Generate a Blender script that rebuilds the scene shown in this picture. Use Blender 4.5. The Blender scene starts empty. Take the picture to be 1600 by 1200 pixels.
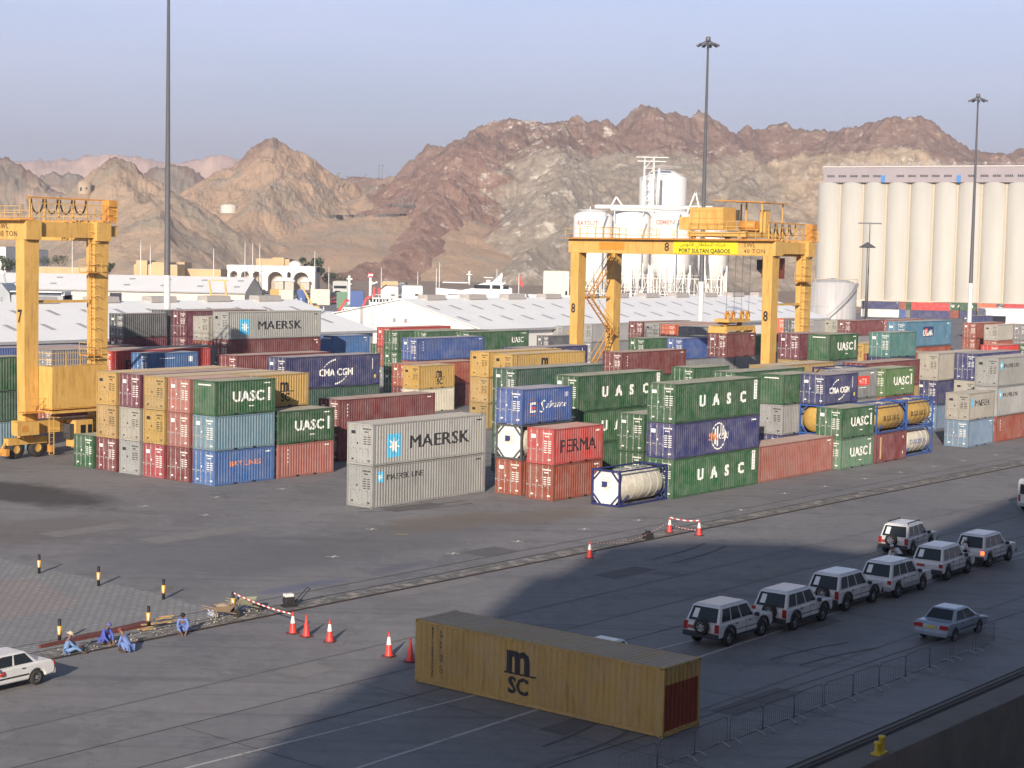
import bpy, bmesh, math, random
import numpy as np
from mathutils import Vector, Matrix
random.seed(7)
R=math.radians
# ------------------------------------------------------------------ camera
FPX,PITCH,ROLL,H,YAW=2676.2,.0742,.0200,17.386,.9019
cf=np.array([0,math.cos(PITCH),-math.sin(PITCH)]); r0=np.array([1.,0,0]); u0=np.cross(r0,cf)
cr=math.cos(ROLL)*r0+math.sin(ROLL)*u0; cu=-math.sin(ROLL)*r0+math.cos(ROLL)*u0
scene=bpy.context.scene
cam=bpy.data.cameras.new('camera'); camo=bpy.data.objects.new('camera',cam); scene.collection.objects.link(camo)
camo.matrix_world=Matrix(((cr[0],cu[0],-cf[0],0),(cr[1],cu[1],-cf[1],0),(cr[2],cu[2],-cf[2],H),(0,0,0,1)))
cam.sensor_width=36; cam.lens=36*FPX/1600; cam.clip_start=.5; cam.clip_end=12000
scene.camera=camo
# ------------------------------------------------------------------ light
SUN_EL,SUN_DIR=R(20.5),R(80)      # elevation; shadows fall towards SUN_DIR (ccw from +x)
w=bpy.data.worlds.new('World'); scene.world=w; w.use_nodes=True; nt=w.node_tree
bg=nt.nodes['Background']; sky=nt.nodes.new('ShaderNodeTexSky'); sky.sky_type='NISHITA'; sky.sun_disc=False
sky.sun_elevation=SUN_EL; sx,sy=-math.cos(SUN_DIR),-math.sin(SUN_DIR)
sky.sun_rotation=math.atan2(sx,sy); sky.air_density=1.0; sky.dust_density=1.6; sky.ozone_density=3.0; sky.altitude=0
# thin veils of high haze: pale lavender towards the horizon, bluer above
tc=nt.nodes.new('ShaderNodeTexCoord'); mp=nt.nodes.new('ShaderNodeMapping'); mp.inputs['Scale'].default_value=(1.6,1.6,9)
nz=nt.nodes.new('ShaderNodeTexNoise'); nz.inputs['Scale'].default_value=2.4; nz.inputs['Detail'].default_value=7; nz.inputs['Roughness'].default_value=.55
sp=nt.nodes.new('ShaderNodeSeparateXYZ'); g1=nt.nodes.new('ShaderNodeValToRGB'); e=g1.color_ramp.elements; e[0].position=.0; e[0].color=(6.9,6.8,8.1,1); e[1].position=.17; e[1].color=(8.3,9.5,13.8,1)
ma=nt.nodes.new('ShaderNodeMath'); ma.operation='MULTIPLY_ADD'; ma.inputs[1].default_value=.10; nt.links.new(sp.outputs[2],ma.inputs[2])
rp=nt.nodes.new('ShaderNodeValToRGB'); rp.color_ramp.elements[0].position=.3; rp.color_ramp.elements[1].position=.75; rp.color_ramp.elements[0].color=(.6,)*3+(1,); rp.color_ramp.elements[1].color=(.88,)*3+(1,)
mx=nt.nodes.new('ShaderNodeMix'); mx.data_type='RGBA'; sub=nt.nodes.new('ShaderNodeMath'); sub.operation='SUBTRACT'; sub.inputs[0].default_value=.45
nt.links.new(tc.outputs['Generated'],mp.inputs[0]); nt.links.new(mp.outputs[0],nz.inputs[0]); nt.links.new(nz.outputs[0],rp.inputs[0]); nt.links.new(nz.outputs[0],sub.inputs[1]); nt.links.new(sub.outputs[0],ma.inputs[0])
nt.links.new(tc.outputs['Generated'],sp.inputs[0]); nt.links.new(ma.outputs[0],g1.inputs[0])
hr=nt.nodes.new('ShaderNodeMapRange'); hr.inputs[1].default_value=.17; hr.inputs[2].default_value=.36; hr.inputs[3].default_value=1; hr.inputs[4].default_value=.03; nt.links.new(sp.outputs[2],hr.inputs[0])
mu=nt.nodes.new('ShaderNodeMath'); mu.operation='MULTIPLY'; nt.links.new(rp.outputs[0],mu.inputs[0]); nt.links.new(hr.outputs[0],mu.inputs[1]); nt.links.new(mu.outputs[0],mx.inputs[0]); nt.links.new(sky.outputs[0],mx.inputs[6]); nt.links.new(g1.outputs[0],mx.inputs[7]); nt.links.new(mx.outputs[2],bg.inputs[0])
bg.inputs[1].default_value=.07
sl=bpy.data.lights.new('sun','SUN'); sl.energy=4.9; sl.angle=R(.53); sl.color=(1,.88,.74)
so=bpy.data.objects.new('sun',sl); scene.collection.objects.link(so)
d=Vector((math.cos(SUN_DIR)*math.cos(SUN_EL),math.sin(SUN_DIR)*math.cos(SUN_EL),-math.sin(SUN_EL)))
so.rotation_euler=d.to_track_quat('-Z','Y').to_euler(); so.location=(0,0,120)
scene.view_settings.view_transform='Standard'; scene.view_settings.look='None'; scene.view_settings.gamma=1
scene.view_settings.exposure=0.62
# ------------------------------------------------------------------ helpers
A=np.array([math.cos(YAW),math.sin(YAW),0]); B=np.array([-math.sin(YAW),math.cos(YAW),0])
def ray(x,y): return cr*(x-800)/FPX-cu*(y-600)/FPX+cf
def unp(x,y,z=0.):
    q=ray(x,y); t=(z-H)/q[2]; return np.array([0,0,H])+q*t
def at(x,y,D):
    q=ray(x,y); return np.array([0,0,H])+q*D/q[1]
def hz(x,y,D): return at(x,y,D)[2]
def ab(p): return float(p[0]*A[0]+p[1]*A[1]), float(p[0]*B[0]+p[1]*B[1])
def fab(ta,tb,z=0): return (A[0]*ta+B[0]*tb, A[1]*ta+B[1]*tb, z)
col=scene.collection
def tag(o,label=None,cat=None,group=None,kind=None):
    if label: o['label']=label
    if cat: o['category']=cat
    if group: o['group']=group
    if kind: o['kind']=kind
    return o
def empty(name,loc,rz=0,label=None,cat=None,group=None):
    o=bpy.data.objects.new(name,None); col.objects.link(o); o.location=loc; o.rotation_euler=(0,0,rz)
    o.empty_display_size=.3
    return tag(o,label,cat,group)
def link(name,me,parent=None,loc=(0,0,0),rz=0,color=None):
    o=bpy.data.objects.new(name,me); col.objects.link(o); o.location=loc; o.rotation_euler=(0,0,rz)
    if parent: o.parent=parent
    if color: o.color=tuple(color)+(1,)
    return o
def copy_tree(o,parent=None):
    c=o.copy(); col.objects.link(c); c.parent=parent
    for ch in list(o.children): copy_tree(ch,c)
    return c
class MB:
    def __init__(s): s.v=[];s.f=[];s.m=[];s.mats=[];s.sm=[]
    def mi(s,m):
        if m not in s.mats: s.mats.append(m)
        return s.mats.index(m)
    def add(s,vs,fs,m,smooth=False):
        o=len(s.v); s.v+= [tuple(map(float,p)) for p in vs]; i=s.mi(m)
        for f in fs: s.f.append([o+k for k in f]); s.m.append(i); s.sm.append(smooth)
        return s
    def box(s,x0,y0,z0,x1,y1,z1,m):
        vs=[(x0,y0,z0),(x1,y0,z0),(x1,y1,z0),(x0,y1,z0),(x0,y0,z1),(x1,y0,z1),(x1,y1,z1),(x0,y1,z1)]
        return s.add(vs,[(3,2,1,0),(4,5,6,7),(0,1,5,4),(1,2,6,5),(2,3,7,6),(3,0,4,7)],m)
    def cbox(s,c,d,m): return s.box(c[0]-d[0]/2,c[1]-d[1]/2,c[2]-d[2]/2,c[0]+d[0]/2,c[1]+d[1]/2,c[2]+d[2]/2,m)
    def bar(s,p,q,w,m,h=None,w2=None):
        p=Vector(p);q=Vector(q); d=(q-p).normalized(); up=Vector((0,0,1)) if abs(d.z)<.95 else Vector((0,1,0))
        a=d.cross(up).normalized(); b=a.cross(d); h=h or w; k=(w2/w) if w2 else 1
        vs=[]
        for o,t in((p,1),(q,k)):
            for i,j in((-1,-1),(1,-1),(1,1),(-1,1)): vs.append(o+a*i*w/2*t+b*j*h/2*t)
        return s.add(vs,[(3,2,1,0),(4,5,6,7),(0,1,5,4),(1,2,6,5),(2,3,7,6),(3,0,4,7)],m)
    def tube(s,p,q,r,m,r2=None,n=10,cap=True,smooth=True):
        p=Vector(p);q=Vector(q); d=(q-p).normalized(); up=Vector((0,0,1)) if abs(d.z)<.95 else Vector((1,0,0))
        a=d.cross(up).normalized(); b=a.cross(d); r2=r if r2 is None else r2; vs=[]
        for o,rr in((p,r),(q,r2)):
            for i in range(n):
                t=2*math.pi*i/n; vs.append(o+a*math.cos(t)*rr+b*math.sin(t)*rr)
        s.add(vs,[(i,(i+1)%n,n+(i+1)%n,n+i) for i in range(n)],m,smooth)
        if cap: s.add(vs,[tuple(range(n))[::-1],tuple(range(n,2*n))],m)
        return s
    def lathe(s,prof,m,n=24,c=(0,0,0),axis='z',smooth=True):
        vs=[]
        for r,z in prof:
            for i in range(n):
                t=2*math.pi*i/n; x,y=r*math.cos(t),r*math.sin(t)
                p={'z':(x,y,z),'x':(z,x,y),'y':(x,z,y)}[axis]; vs.append((p[0]+c[0],p[1]+c[1],p[2]+c[2]))
        fs=[(k*n+i,k*n+(i+1)%n,(k+1)*n+(i+1)%n,(k+1)*n+i) for k in range(len(prof)-1) for i in range(n)]
        if axis=='y': fs=[f[::-1] for f in fs]
        return s.add(vs,fs,m,smooth)
    def prism(s,poly,axis,a,b,m):   # poly of 2-D points extruded along axis between a and b
        n=len(poly); f={'x':lambda p,t:(t,p[0],p[1]),'y':lambda p,t:(p[0],t,p[1]),'z':lambda p,t:(p[0],p[1],t)}[axis]
        vs=[f(p,a) for p in poly]+[f(p,b) for p in poly]
        return s.add(vs,[tuple(range(n))[::-1],tuple(range(n,2*n))]+[(i,(i+1)%n,n+(i+1)%n,n+i) for i in range(n)],m)
    def mesh(s,name,fix=True):
        me=bpy.data.meshes.new(name); me.from_pydata(s.v,[],s.f)
        for m in s.mats: me.materials.append(m)
        me.polygons.foreach_set('material_index',s.m); me.polygons.foreach_set('use_smooth',s.sm)
        if fix:
            bm=bmesh.new(); bm.from_mesh(me); bmesh.ops.remove_doubles(bm,verts=bm.verts,dist=1e-5) if any(s.sm) else None
            bmesh.ops.recalc_face_normals(bm,faces=bm.faces); bm.to_mesh(me); bm.free()
        me.update(); return me
    def build(s,name,parent=None,loc=(0,0,0),rz=0,color=None,bevel=0):
        o=link(name,s.mesh(name),parent,loc,rz,color)
        if bevel:
            b=o.modifiers.new('bevel','BEVEL'); b.width=bevel; b.segments=2; b.limit_method='ANGLE'
        return o
# ------------------------------------------------------------------ materials
def nodes(name):
    m=bpy.data.materials.new(name); m.use_nodes=True; t=m.node_tree; return m,t,t.nodes['Principled BSDF']
def N(t,typ,**k):
    n=t.nodes.new('ShaderNode'+typ)
    for a,b in k.items():
        if a in n.inputs: n.inputs[a].default_value=b
        else: setattr(n,a,b)
    return n
def mixc(t,fac,a,b,blend='MIX'):
    n=N(t,'Mix',data_type='RGBA',blend_type=blend)
    for i,v in((0,fac),(6,a),(7,b)):
        if isinstance(v,(int,float)): n.inputs[i].default_value=v
        elif isinstance(v,tuple): n.inputs[i].default_value=v+((1,) if len(v)==3 else ())
        else: t.links.new(v,n.inputs[i])
    return n.outputs[2]
def ramp(t,src,p0,p1,c0=(0,0,0),c1=(1,1,1)):
    r=N(t,'ValToRGB'); e=r.color_ramp.elements; e[0].position=p0;e[1].position=p1; e[0].color=tuple(c0)+(1,); e[1].color=tuple(c1)+(1,)
    t.links.new(src,r.inputs[0]); return r.outputs[0]
def coords(t,scale=(1,1,1),rand=False,kind='Object'):
    c=N(t,'TexCoord'); m=N(t,'Mapping'); m.inputs['Scale'].default_value=scale
    if rand:
        oi=N(t,'ObjectInfo'); mu=N(t,'Math',operation='MULTIPLY'); mu.inputs[1].default_value=97.; t.links.new(oi.outputs['Random'],mu.inputs[0])
        va=N(t,'VectorMath',operation='ADD'); t.links.new(c.outputs[kind],va.inputs[0]); t.links.new(mu.outputs[0],va.inputs[1]); t.links.new(va.outputs[0],m.inputs[0])
    elif kind=='World':
        g=N(t,'NewGeometry'); t.links.new(g.outputs['Position'],m.inputs[0])
    else: t.links.new(c.outputs[kind],m.inputs[0])
    return m.outputs[0]
def noise(t,vec,scale,detail=4,rough=.5,dist=0):
    n=N(t,'TexNoise'); n.inputs['Scale'].default_value=scale; n.inputs['Detail'].default_value=detail; n.inputs['Roughness'].default_value=rough
    n.inputs['Distortion'].default_value=dist; t.links.new(vec,n.inputs['Vector']); return n.outputs['Fac']
def bump(t,p,h,strength=.3,dist=.02):
    b=N(t,'Bump'); b.inputs['Strength'].default_value=strength; b.inputs['Distance'].default_value=dist
    t.links.new(h,b.inputs['Height']); t.links.new(b.outputs[0],p.inputs['Normal'])
MC={}
def mat(name,c,rough=.6,metal=0,var=.12,dirt=.0,scale=2.,emit=None):
    if name in MC: return MC[name]
    m,t,p=nodes(name); p.inputs['Roughness'].default_value=rough; p.inputs['Metallic'].default_value=metal
    v=coords(t,rand=True); n=noise(t,v,scale,5,.6)
    a=tuple(max(0,x*(1-var)) for x in c); b=tuple(min(1,x*(1+var)) for x in c)
    o=ramp(t,n,.3,.7,a,b)
    if dirt:
        n2=noise(t,coords(t,(1,1,.25),rand=True),scale*2.3,6,.7); o=mixc(t,ramp(t,n2,.5,.8,(0,0,0),(dirt,)*3),o,(.16,.11,.07))
    t.links.new(o,p.inputs['Base Color'])
    if emit: p.inputs['Emission Color'].default_value=tuple(c)+(1,); p.inputs['Emission Strength'].default_value=emit
    MC[name]=m; return m
def paint_mat(name,fade=.35,rust=.5,roofy=False):
    m,t,p=nodes(name); oi=N(t,'ObjectInfo'); base=oi.outputs['Color']
    v=coords(t,rand=True); n1=noise(t,v,.9,5,.65)
    c=mixc(t,ramp(t,n1,.35,.75,(0,0,0),(fade,)*3),base,(.42,.40,.38))
    vs=coords(t,(3.2,3.2,.35),rand=True); n2=noise(t,vs,1.6,6,.7)
    c=mixc(t,ramp(t,n2,.53,.72,(0,0,0),(rust*.75,)*3),c,(.15,.065,.035))     # streaks of rust and grime
    n3=noise(t,v,5,8,.75); c=mixc(t,ramp(t,n3,.61,.68,(0,0,0),(rust,)*3),c,(.14,.06,.035))
    n4=noise(t,v,.35,2,.5); c=mixc(t,ramp(t,n4,.4,.7,(0,0,0),(.35,)*3),c,mixc(t,.5,c,(.05,.05,.05)))
    if roofy: n5=noise(t,v,.7,6,.7); c=mixc(t,ramp(t,n5,.3,.75,(.35,.35,.35),(.85,.85,.85)),c,(.42,.37,.31))
    t.links.new(c,p.inputs['Base Color']); p.inputs['Roughness'].default_value=.62 if not roofy else .8
    bump(t,p,noise(t,v,5,4,.6),.15,.01)
    return m
PAINT=paint_mat('container_paint',.27,.62); ROOFP=paint_mat('container_roof_paint',.4,.6,True)
FRAMEP=paint_mat('container_frame_paint',.25,.95)
WHITE=mat('white_lettering',(.78,.77,.72),.6,var=.06); BLACK=mat('black_lettering',(.025,.025,.03),.6)
STEEL=mat('galvanised_rod',(.5,.5,.48),.45,.3,dirt=.3); DARK=mat('dark_void',(.02,.02,.022),.8)
LBLUE=mat('pale_blue_logo',(.10,.45,.70),.6); ORANGE=mat('orange_lettering',(.75,.26,.10),.6); REDL=mat('red_logo',(.65,.06,.04),.6)
def crane_yellow():
    m,t,p=nodes('crane_yellow'); v=coords(t,rand=True); n=noise(t,v,.8,5,.6); c=ramp(t,n,.3,.7,(.57,.34,.085),(.67,.41,.125))
    n2=noise(t,coords(t,(3,3,.3),rand=True),1.4,6,.7); c=mixc(t,ramp(t,n2,.50,.72,(0,0,0),(.7,)*3),c,(.30,.14,.05)); n3=noise(t,v,3.5,8,.75); c=mixc(t,ramp(t,n3,.60,.68,(0,0,0),(.6,)*3),c,(.20,.09,.04))
    t.links.new(c,p.inputs['Base Color']); p.inputs['Roughness'].default_value=.5; return m
YEL=crane_yellow(); YDK=mat('rusty_yellow_steel',(.55,.25,.05),.6,dirt=.7,var=.2); RUB=mat('tyre_rubber',(.03,.028,.026),.85)
GLASS=mat('dark_window_glass',(.02,.025,.03),.08,var=.05); CONC=mat('pale_concrete',(.42,.38,.32),.85,dirt=.25,scale=.4)
# ------------------------------------------------------------------ text
FONT={}
def text_geo(s,size,bold=.0,sx=1.,shear=0,spacing=1.,align='LEFT'):
    """flat outline of a string as verts and faces; x to the right, y up"""
    k=(s,size,bold,sx,shear,spacing,align)
    if k in FONT: return FONT[k]
    cu_=bpy.data.curves.new('t','FONT'); cu_.body=s; cu_.size=size; cu_.offset=bold*size; cu_.shear=shear; cu_.space_character=spacing
    cu_.align_x=align; cu_.resolution_u=2
    o=bpy.data.objects.new('t',cu_); col.objects.link(o)
    dg=bpy.context.evaluated_depsgraph_get(); me=bpy.data.meshes.new_from_object(o.evaluated_get(dg))
    vs=[(v.co.x*sx,v.co.y) for v in me.vertices]; fs=[tuple(p.vertices) for p in me.polygons]
    bpy.data.objects.remove(o); bpy.data.meshes.remove(me); bpy.data.curves.remove(cu_)
    FONT[k]=(vs,fs); return FONT[k]
def width(vs): return max(v[0] for v in vs)-min(v[0] for v in vs)
# ------------------------------------------------------------------ containers
W=2.438; S=2.591; HC=2.896; L20,L40,L45=6.058,12.192,13.716
PITCHC=.278; DEP=.042; Y0=.02
def corr_breaks(L,off=.14):
    n=int((L-2*off)/PITCHC); x0=(L-n*PITCHC)/2; pts=[(0,Y0)]
    for i in range(n):
        b=x0+i*PITCHC; pts+=[(b,Y0),(b+.068,Y0+DEP),(b+.139,Y0+DEP),(b+.207,Y0)]
    pts.append((L,Y0)); return pts
def prof(L):
    p=corr_breaks(L); xs=[a for a,b in p]; ys=[b for a,b in p]
    return lambda x: float(np.interp(x,xs,ys)), xs[1:-1]
DM={}
def dm(key,fn):
    if key not in DM: DM[key]=fn()
    return DM[key]
def side_mesh(L,h):
    pts=corr_breaks(L); mb=MB(); vs=[];fs=[]
    for x,y in pts: vs+=[(x,y,.15),(x,y,h-.1)]
    for i in range(len(pts)-1): fs.append((2*i,2*i+2,2*i+3,2*i+1))
    mb.add(vs,fs,PAINT); return mb.mesh('side_panel',False)
def roof_mesh(L,h):
    n=int((L-.5)/PITCHC); x0=(L-n*PITCHC)/2; pts=[(0.05,h-.012)]
    for i in range(n):
        b=x0+i*PITCHC; pts+=[(b,h-.012),(b+.05,h-.04),(b+.11,h-.04),(b+.16,h-.012)]
    pts.append((L-.05,h-.012)); mb=MB(); vs=[];fs=[]
    for x,z in pts: vs+=[(x,.05,z),(x,W-.05,z)]
    for i in range(len(pts)-1): fs.append((2*i,2*i+2,2*i+3,2*i+1))
    mb.add(vs,fs,ROOFP); return mb.mesh('roof',False)
def frame_mesh(L,h):
    mb=MB(); m=FRAMEP
    for x in(0,L):
        for y in(0,W):
            sx=1 if x==0 else -1; sy=1 if y==0 else -1
            a,b=sorted((x+.01*sx,x+.15*sx)); c,d=sorted((y+.01*sy,y+.10*sy)); mb.box(a,c,.118,b,d,h-.118,m)
            for z0 in(0,h-.118):
                a,b=sorted((x,x+.178*sx)); c,d=sorted((y,y+.162*sy)); mb.box(a,c,z0,b,d,z0+.118,m)
                a,b=sorted((x-.003*sx,x+.02*sx)); mb.box(a,y+sy*.081-.03,z0+.03,b,y+sy*.081+.03,z0+.09,DARK)
                c,d=sorted((y-.003*sy,y+.02*sy)); mb.box(x+sx*.089-.04,c,z0+.035,x+sx*.089+.04,d,z0+.085,DARK)
    for y0,y1 in((.008,.07),(W-.07,W-.008)):
        mb.box(.178,y0,.02,L-.178,y1,.16,m); mb.box(.178,y0,h-.105,L-.178,y1,h-.02,m)
    for x0,x1 in((.012,.08),(L-.08,L-.012)):
        mb.box(x0,.162,.02,x1,W-.162,.15,m); mb.box(x0,.162,h-.11,x1,W-.162,h-.018,m)
    mb.box(.1,.075,.1,L-.1,W-.075,.14,DARK)     # floor
    if L<7:
        for x in(1.9,3.8): mb.box(x,.003,.02,x+.36,.02,.13,DARK)
    return mb.mesh('frame')
def door_mesh(w_,h,mk,seed,side):
    mb=MB(); m=PAINT; put_marks(mb,h,mk,seed,side) if mk else None; mb.box(.055,.0,.16,.09,w_,h-.12,m)
    n=4; z=.22; dz=(h-.4)/n
    for i in range(n): mb.box(.03,.07,z+i*dz+.05,.056,w_-.07,z+(i+1)*dz-.05,m)
    return mb.mesh('door')
def rod_mesh(h,m):
    mb=MB(); mb.tube((.0,0,.1),(.0,0,h-.06),.019,m,n=6,cap=False)
    for z in(.3,h*.36,h*.62,h-.3): mb.box(-.03,-.05,z-.03,.03,.05,z+.03,m)
    mb.box(-.045,0,h*.40,-.025,.3,h*.40+.035,m); mb.box(-.03,.27,h*.40-.04,.03,.33,h*.40+.07,m)
    return mb.mesh('locking_rod')
def end_mesh(h):
    mb=MB(); n=8; pw=(W-.24)/n; vs=[];fs=[];pts=[(.1,.03)]
    for i in range(n):
        b=.12+i*pw; pts+=[(b,.03),(b+pw*.2,.075),(b+pw*.5,.075),(b+pw*.7,.03)]
    pts.append((W-.1,.03))
    for y,x in pts: vs+=[(x,y,.15),(x,y,h-.1)]
    for i in range(len(pts)-1): fs.append((2*i,2*i+1,2*i+3,2*i+2))
    mb.add(vs,fs,PAINT); return mb.mesh('end_wall',False)
def put_marks(mb,h,m,seed,side):
    """small illegible stencilled lines and stickers painted on a door (dashes)"""
    rn=random.Random(seed*5+1); x=.014
    def dash(y,z,w_,hh): mb.box(x,y,z,x+.018,y+w_,z+hh,m)
    if side==0:
        for i in range(6): dash(.12+i*.13,h-.42,.09,.1)
        for i in range(3): dash(.35+i*.13,h-.62,.09,.09)
        for r_ in range(rn.randint(4,6)):
            z=h-.95-r_*.16; dash(.14,z,.28,.06); dash(.52,z,.25,.06)
        dash(.17,.3,.25,.1)
    else:
        if seed%3: dash(.45,h-.75,.42,.2+.1*rn.random())
        dash(.22,h*.5,.12,.14)
        if rn.random()<.7: dash(.6,.35,.2,.1)
def wrap(vs,fs,L,x0,z0,dy=0):
    """lay flat lettering on the corrugated side: cut at every fold and push to the panel"""
    bm=bmesh.new(); bv=[bm.verts.new((x0+a,0,z0+b)) for a,b in vs]
    for f in fs:
        try: bm.faces.new([bv[i] for i in f])
        except ValueError: pass
    fn,br=prof(L); lo=min(v[0] for v in vs)+x0; hi=max(v[0] for v in vs)+x0
    for x in br:
        if lo<x<hi: bmesh.ops.bisect_plane(bm,geom=bm.verts[:]+bm.edges[:]+bm.faces[:],plane_co=(x,0,0),plane_no=(1,0,0),dist=1e-5)
    for v in bm.verts: v.co.y=fn(v.co.x)-.004-dy
    return bm
def side_text(parent,L,items,name='lettering'):
    """items: (string,x0,z0,size,material,kwargs) on the near long side"""
    for it in items:
        s,x0,z0,size,m=it[:5]; kw=dict((it[5] if len(it)>5 else None) or {})
        fat=kw.pop('fat',0) if isinstance(s,str) else 0
        vs,fs=text_geo(s,size,**kw) if isinstance(s,str) else s
        dy=it[6] if len(it)>6 else 0; bm=wrap(vs,fs,L,x0,z0,dy); me=bpy.data.meshes.new(name); bm.to_mesh(me); bm.free()
        if fat:     # heavier strokes: the same outline laid twice more a little aside
            b2=bmesh.new()
            for q_,(ox,dd) in enumerate(((0,0),(fat*size,.002),(-fat*size,.004))):
                b3=wrap(vs,fs,L,x0+ox,z0,dy+dd); mt=bpy.data.meshes.new('tmp'); b3.to_mesh(mt); b3.free(); b2.from_mesh(mt); bpy.data.meshes.remove(mt)
            b2.to_mesh(me); b2.free()
        me.materials.append(m); link(name,me,parent)
def poly(pts): return (pts,[tuple(range(len(pts)))])
def rect(w_,h_): return poly([(0,0),(w_,0),(w_,h_),(0,h_)])
def star(r,n=7,ri=.42):
    pts=[(0,0)]; fs=[]
    for i in range(2*n):
        a=math.pi/2+math.pi*i/n; q=r if i%2==0 else r*ri; pts.append((q*math.cos(a),q*math.sin(a)))
    for i in range(2*n): fs.append((0,1+i,1+(i+1)%(2*n)))
    return pts,fs
def arc(r,a0,a1,w0,w1,n=10,ky=1):
    pts=[];fs=[]
    for i in range(n+1):
        t=i/n; a=R(a0+(a1-a0)*t); w_=w0+(w1-w0)*t; pts+=[((r-w_/2)*math.cos(a),(r-w_/2)*math.sin(a)*ky),((r+w_/2)*math.cos(a),(r+w_/2)*math.sin(a)*ky)]
    for i in range(n): fs.append((2*i,2*i+1,2*i+3,2*i+2))
    return pts,fs
def column_text(s,size,step):
    V=[];F=[]
    for i,ch in enumerate(s):
        if ch==' ': continue
        vs,fs=text_geo(ch,size,bold=.02); o=len(V); V+=[(a,b-i*step) for a,b in vs]; F+=[tuple(o+k for k in f) for f in fs]
    return V,F
def mark(c,L,h,logo):
    """company lettering per kind; c is the container's root"""
    k=logo
    if k=='uasc40':
        for i,ch in enumerate('UASC'): side_text(c,L,[(ch,3.3+i*1.95,h*.5-.35,1.15,WHITE,dict(bold=.03,fat=.055,sx=1.08))])
        side_text(c,L,[(rect(.42,1.5),L-.95,h*.42,0,WHITE),(rect(.6,.1),L-1.0,h-.38,0,WHITE)])
        for i in range(6): side_text(c,L,[(rect(.30,.035),L-.89,h*.42+.15+i*.22,0,mat('green_lettering',(.03,.12,.05)))])
    elif k=='uasc20':
        side_text(c,L,[('UASC',1.75,h*.38,1.1,WHITE,dict(bold=.015,fat=.035,sx=1.1,spacing=1.05)),(rect(.27,1.0),5.35,h*.36,0,WHITE),(rect(.7,.08),4.9,h-.35,0,WHITE),(rect(.55,.07),3.4,h*.22,0,WHITE)])
        for i in range(5): side_text(c,L,[(rect(.2,.03),5.385,h*.36+.12+i*.18,0,mat('green_lettering',(.03,.12,.05)))])
    elif k=='maersk':
        x=L*.122; side_text(c,L,[(rect(1.42,1.62),x,h*.17,0,LBLUE)]); st=star(.62)
        side_text(c,L,[(([(a+.71,b+.81) for a,b in st[0]],st[1]),x,h*.17,0,WHITE,None,.004)])
        side_text(c,L,[('MAERSK',L*.305,h*.34,1.28,BLACK,dict(fat=.034,sx=1.34,spacing=1.06))])
        side_text(c,L,[(rect(.5,.1),L-1.05,h-.42,0,BLACK),(rect(.14,.5),L-.85,h*.45,0,mat('yellow_sticker',(.6,.45,.08)))])
    elif k=='maerskline':
        x=L*.045; side_text(c,L,[(rect(.55,.75),x,h*.6,0,LBLUE),((lambda s_:([(a+.27,b+.37) for a,b in s_[0]],s_[1]))(star(.26)),x,h*.6,0,WHITE,None,.004)])
        side_text(c,L,[('MAERSK LINE',L*.12,h*.64,.56,BLACK,dict(fat=.014,sx=1.15)),(rect(.5,.1),L-1.05,h-.42,0,BLACK)])
    elif k=='maersk20':
        side_text(c,L,[(rect(.5,.8),.5,h*.5,0,LBLUE),('MAERSK',1.35,h*.5,.85,BLACK,dict(fat=.025,sx=1.15))])
    elif k in('msc40','msc20'):
        x=L*.40 if k=='msc40' else L*.50
        side_text(c,L,[('m',x-.12,h*.47,1.85 if k=='msc40' else 1.5,BLACK,dict(bold=.022,fat=.018,sx=.84)),('SC',x+.02,h*.165,.92,BLACK,dict(bold=.02,fat=.03,sx=.92)),(rect(1.6,.07),x-.2,h*.45,0,BLACK)])
        if k=='msc40': side_text(c,L,[(column_text('MEDITERRANEAN',.2,.16),.86,h-.35,0,BLACK),(column_text('SHIPPING CO',.2,.16),1.32,h-.42,0,BLACK)])
    elif k=='cma40' or k=='cma20':
        q=1. if k=='cma40' else .82; x=L*.34 if k=='cma40' else L*.13
        side_text(c,L,[('CMA CGM',x,h*.36,.92*q,WHITE,dict(bold=.01,fat=.035,sx=.98 if k=='cma40' else 1.02,spacing=1.08))])
        a1=arc(2.2*q,98,150,.2*q,.04,8,.75); a2=arc(2.2*q,278,330,.2*q,.04,8,.75)
        side_text(c,L,[(([(a+2.45*q,b) for a,b in a1[0]],a1[1]),x,h*.30,0,WHITE),(([(a+1.8*q,b) for a,b in a2[0]],a2[1]),x,h*.66,0,WHITE),(rect(.07,1.0),L-1.0,h*.5,0,WHITE),(rect(.3,.3),L-.8,h*.22,0,mat('yellow_sticker',(.6,.45,.08)))])
    elif k=='perma': side_text(c,L,[('PERMA',.75,h*.32,1.35,BLACK,dict(sx=1.08,fat=.015)),(rect(.5,.12),L-.9,h-.45,0,WHITE)])
    elif k=='bay': side_text(c,L,[('BAY LINES',1.5,h*.52,.55,ORANGE,dict(fat=.025,sx=1.25)),(rect(.5,.1),L-.9,h-.4,0,WHITE)])
    elif k=='saf':
        ci=arc(.62,0,360,.07,.07,24); side_text(c,L,[(([(a+1.25,b+1.2) for a,b in ci[0]],ci[1]),0,0,0,mat('brown_ring',(.25,.12,.08))),
          (rect(.16,.75),.98,.82,0,WHITE),(rect(.5,.16),1.1,1.42,0,WHITE),(rect(.45,.14),1.1,1.1,0,REDL),(rect(.5,.14),1.1,.84,0,WHITE),
          ('S',2.0,.78,1.35,WHITE,dict(shear=.35,bold=-.005)),('afmarine',2.85,1.1,.72,WHITE,dict(shear=.4)),(rect(.5,.35),L-.9,h-.75,0,mat('grey_sticker',(.4,.4,.45)))])
    elif k=='globe':
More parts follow.
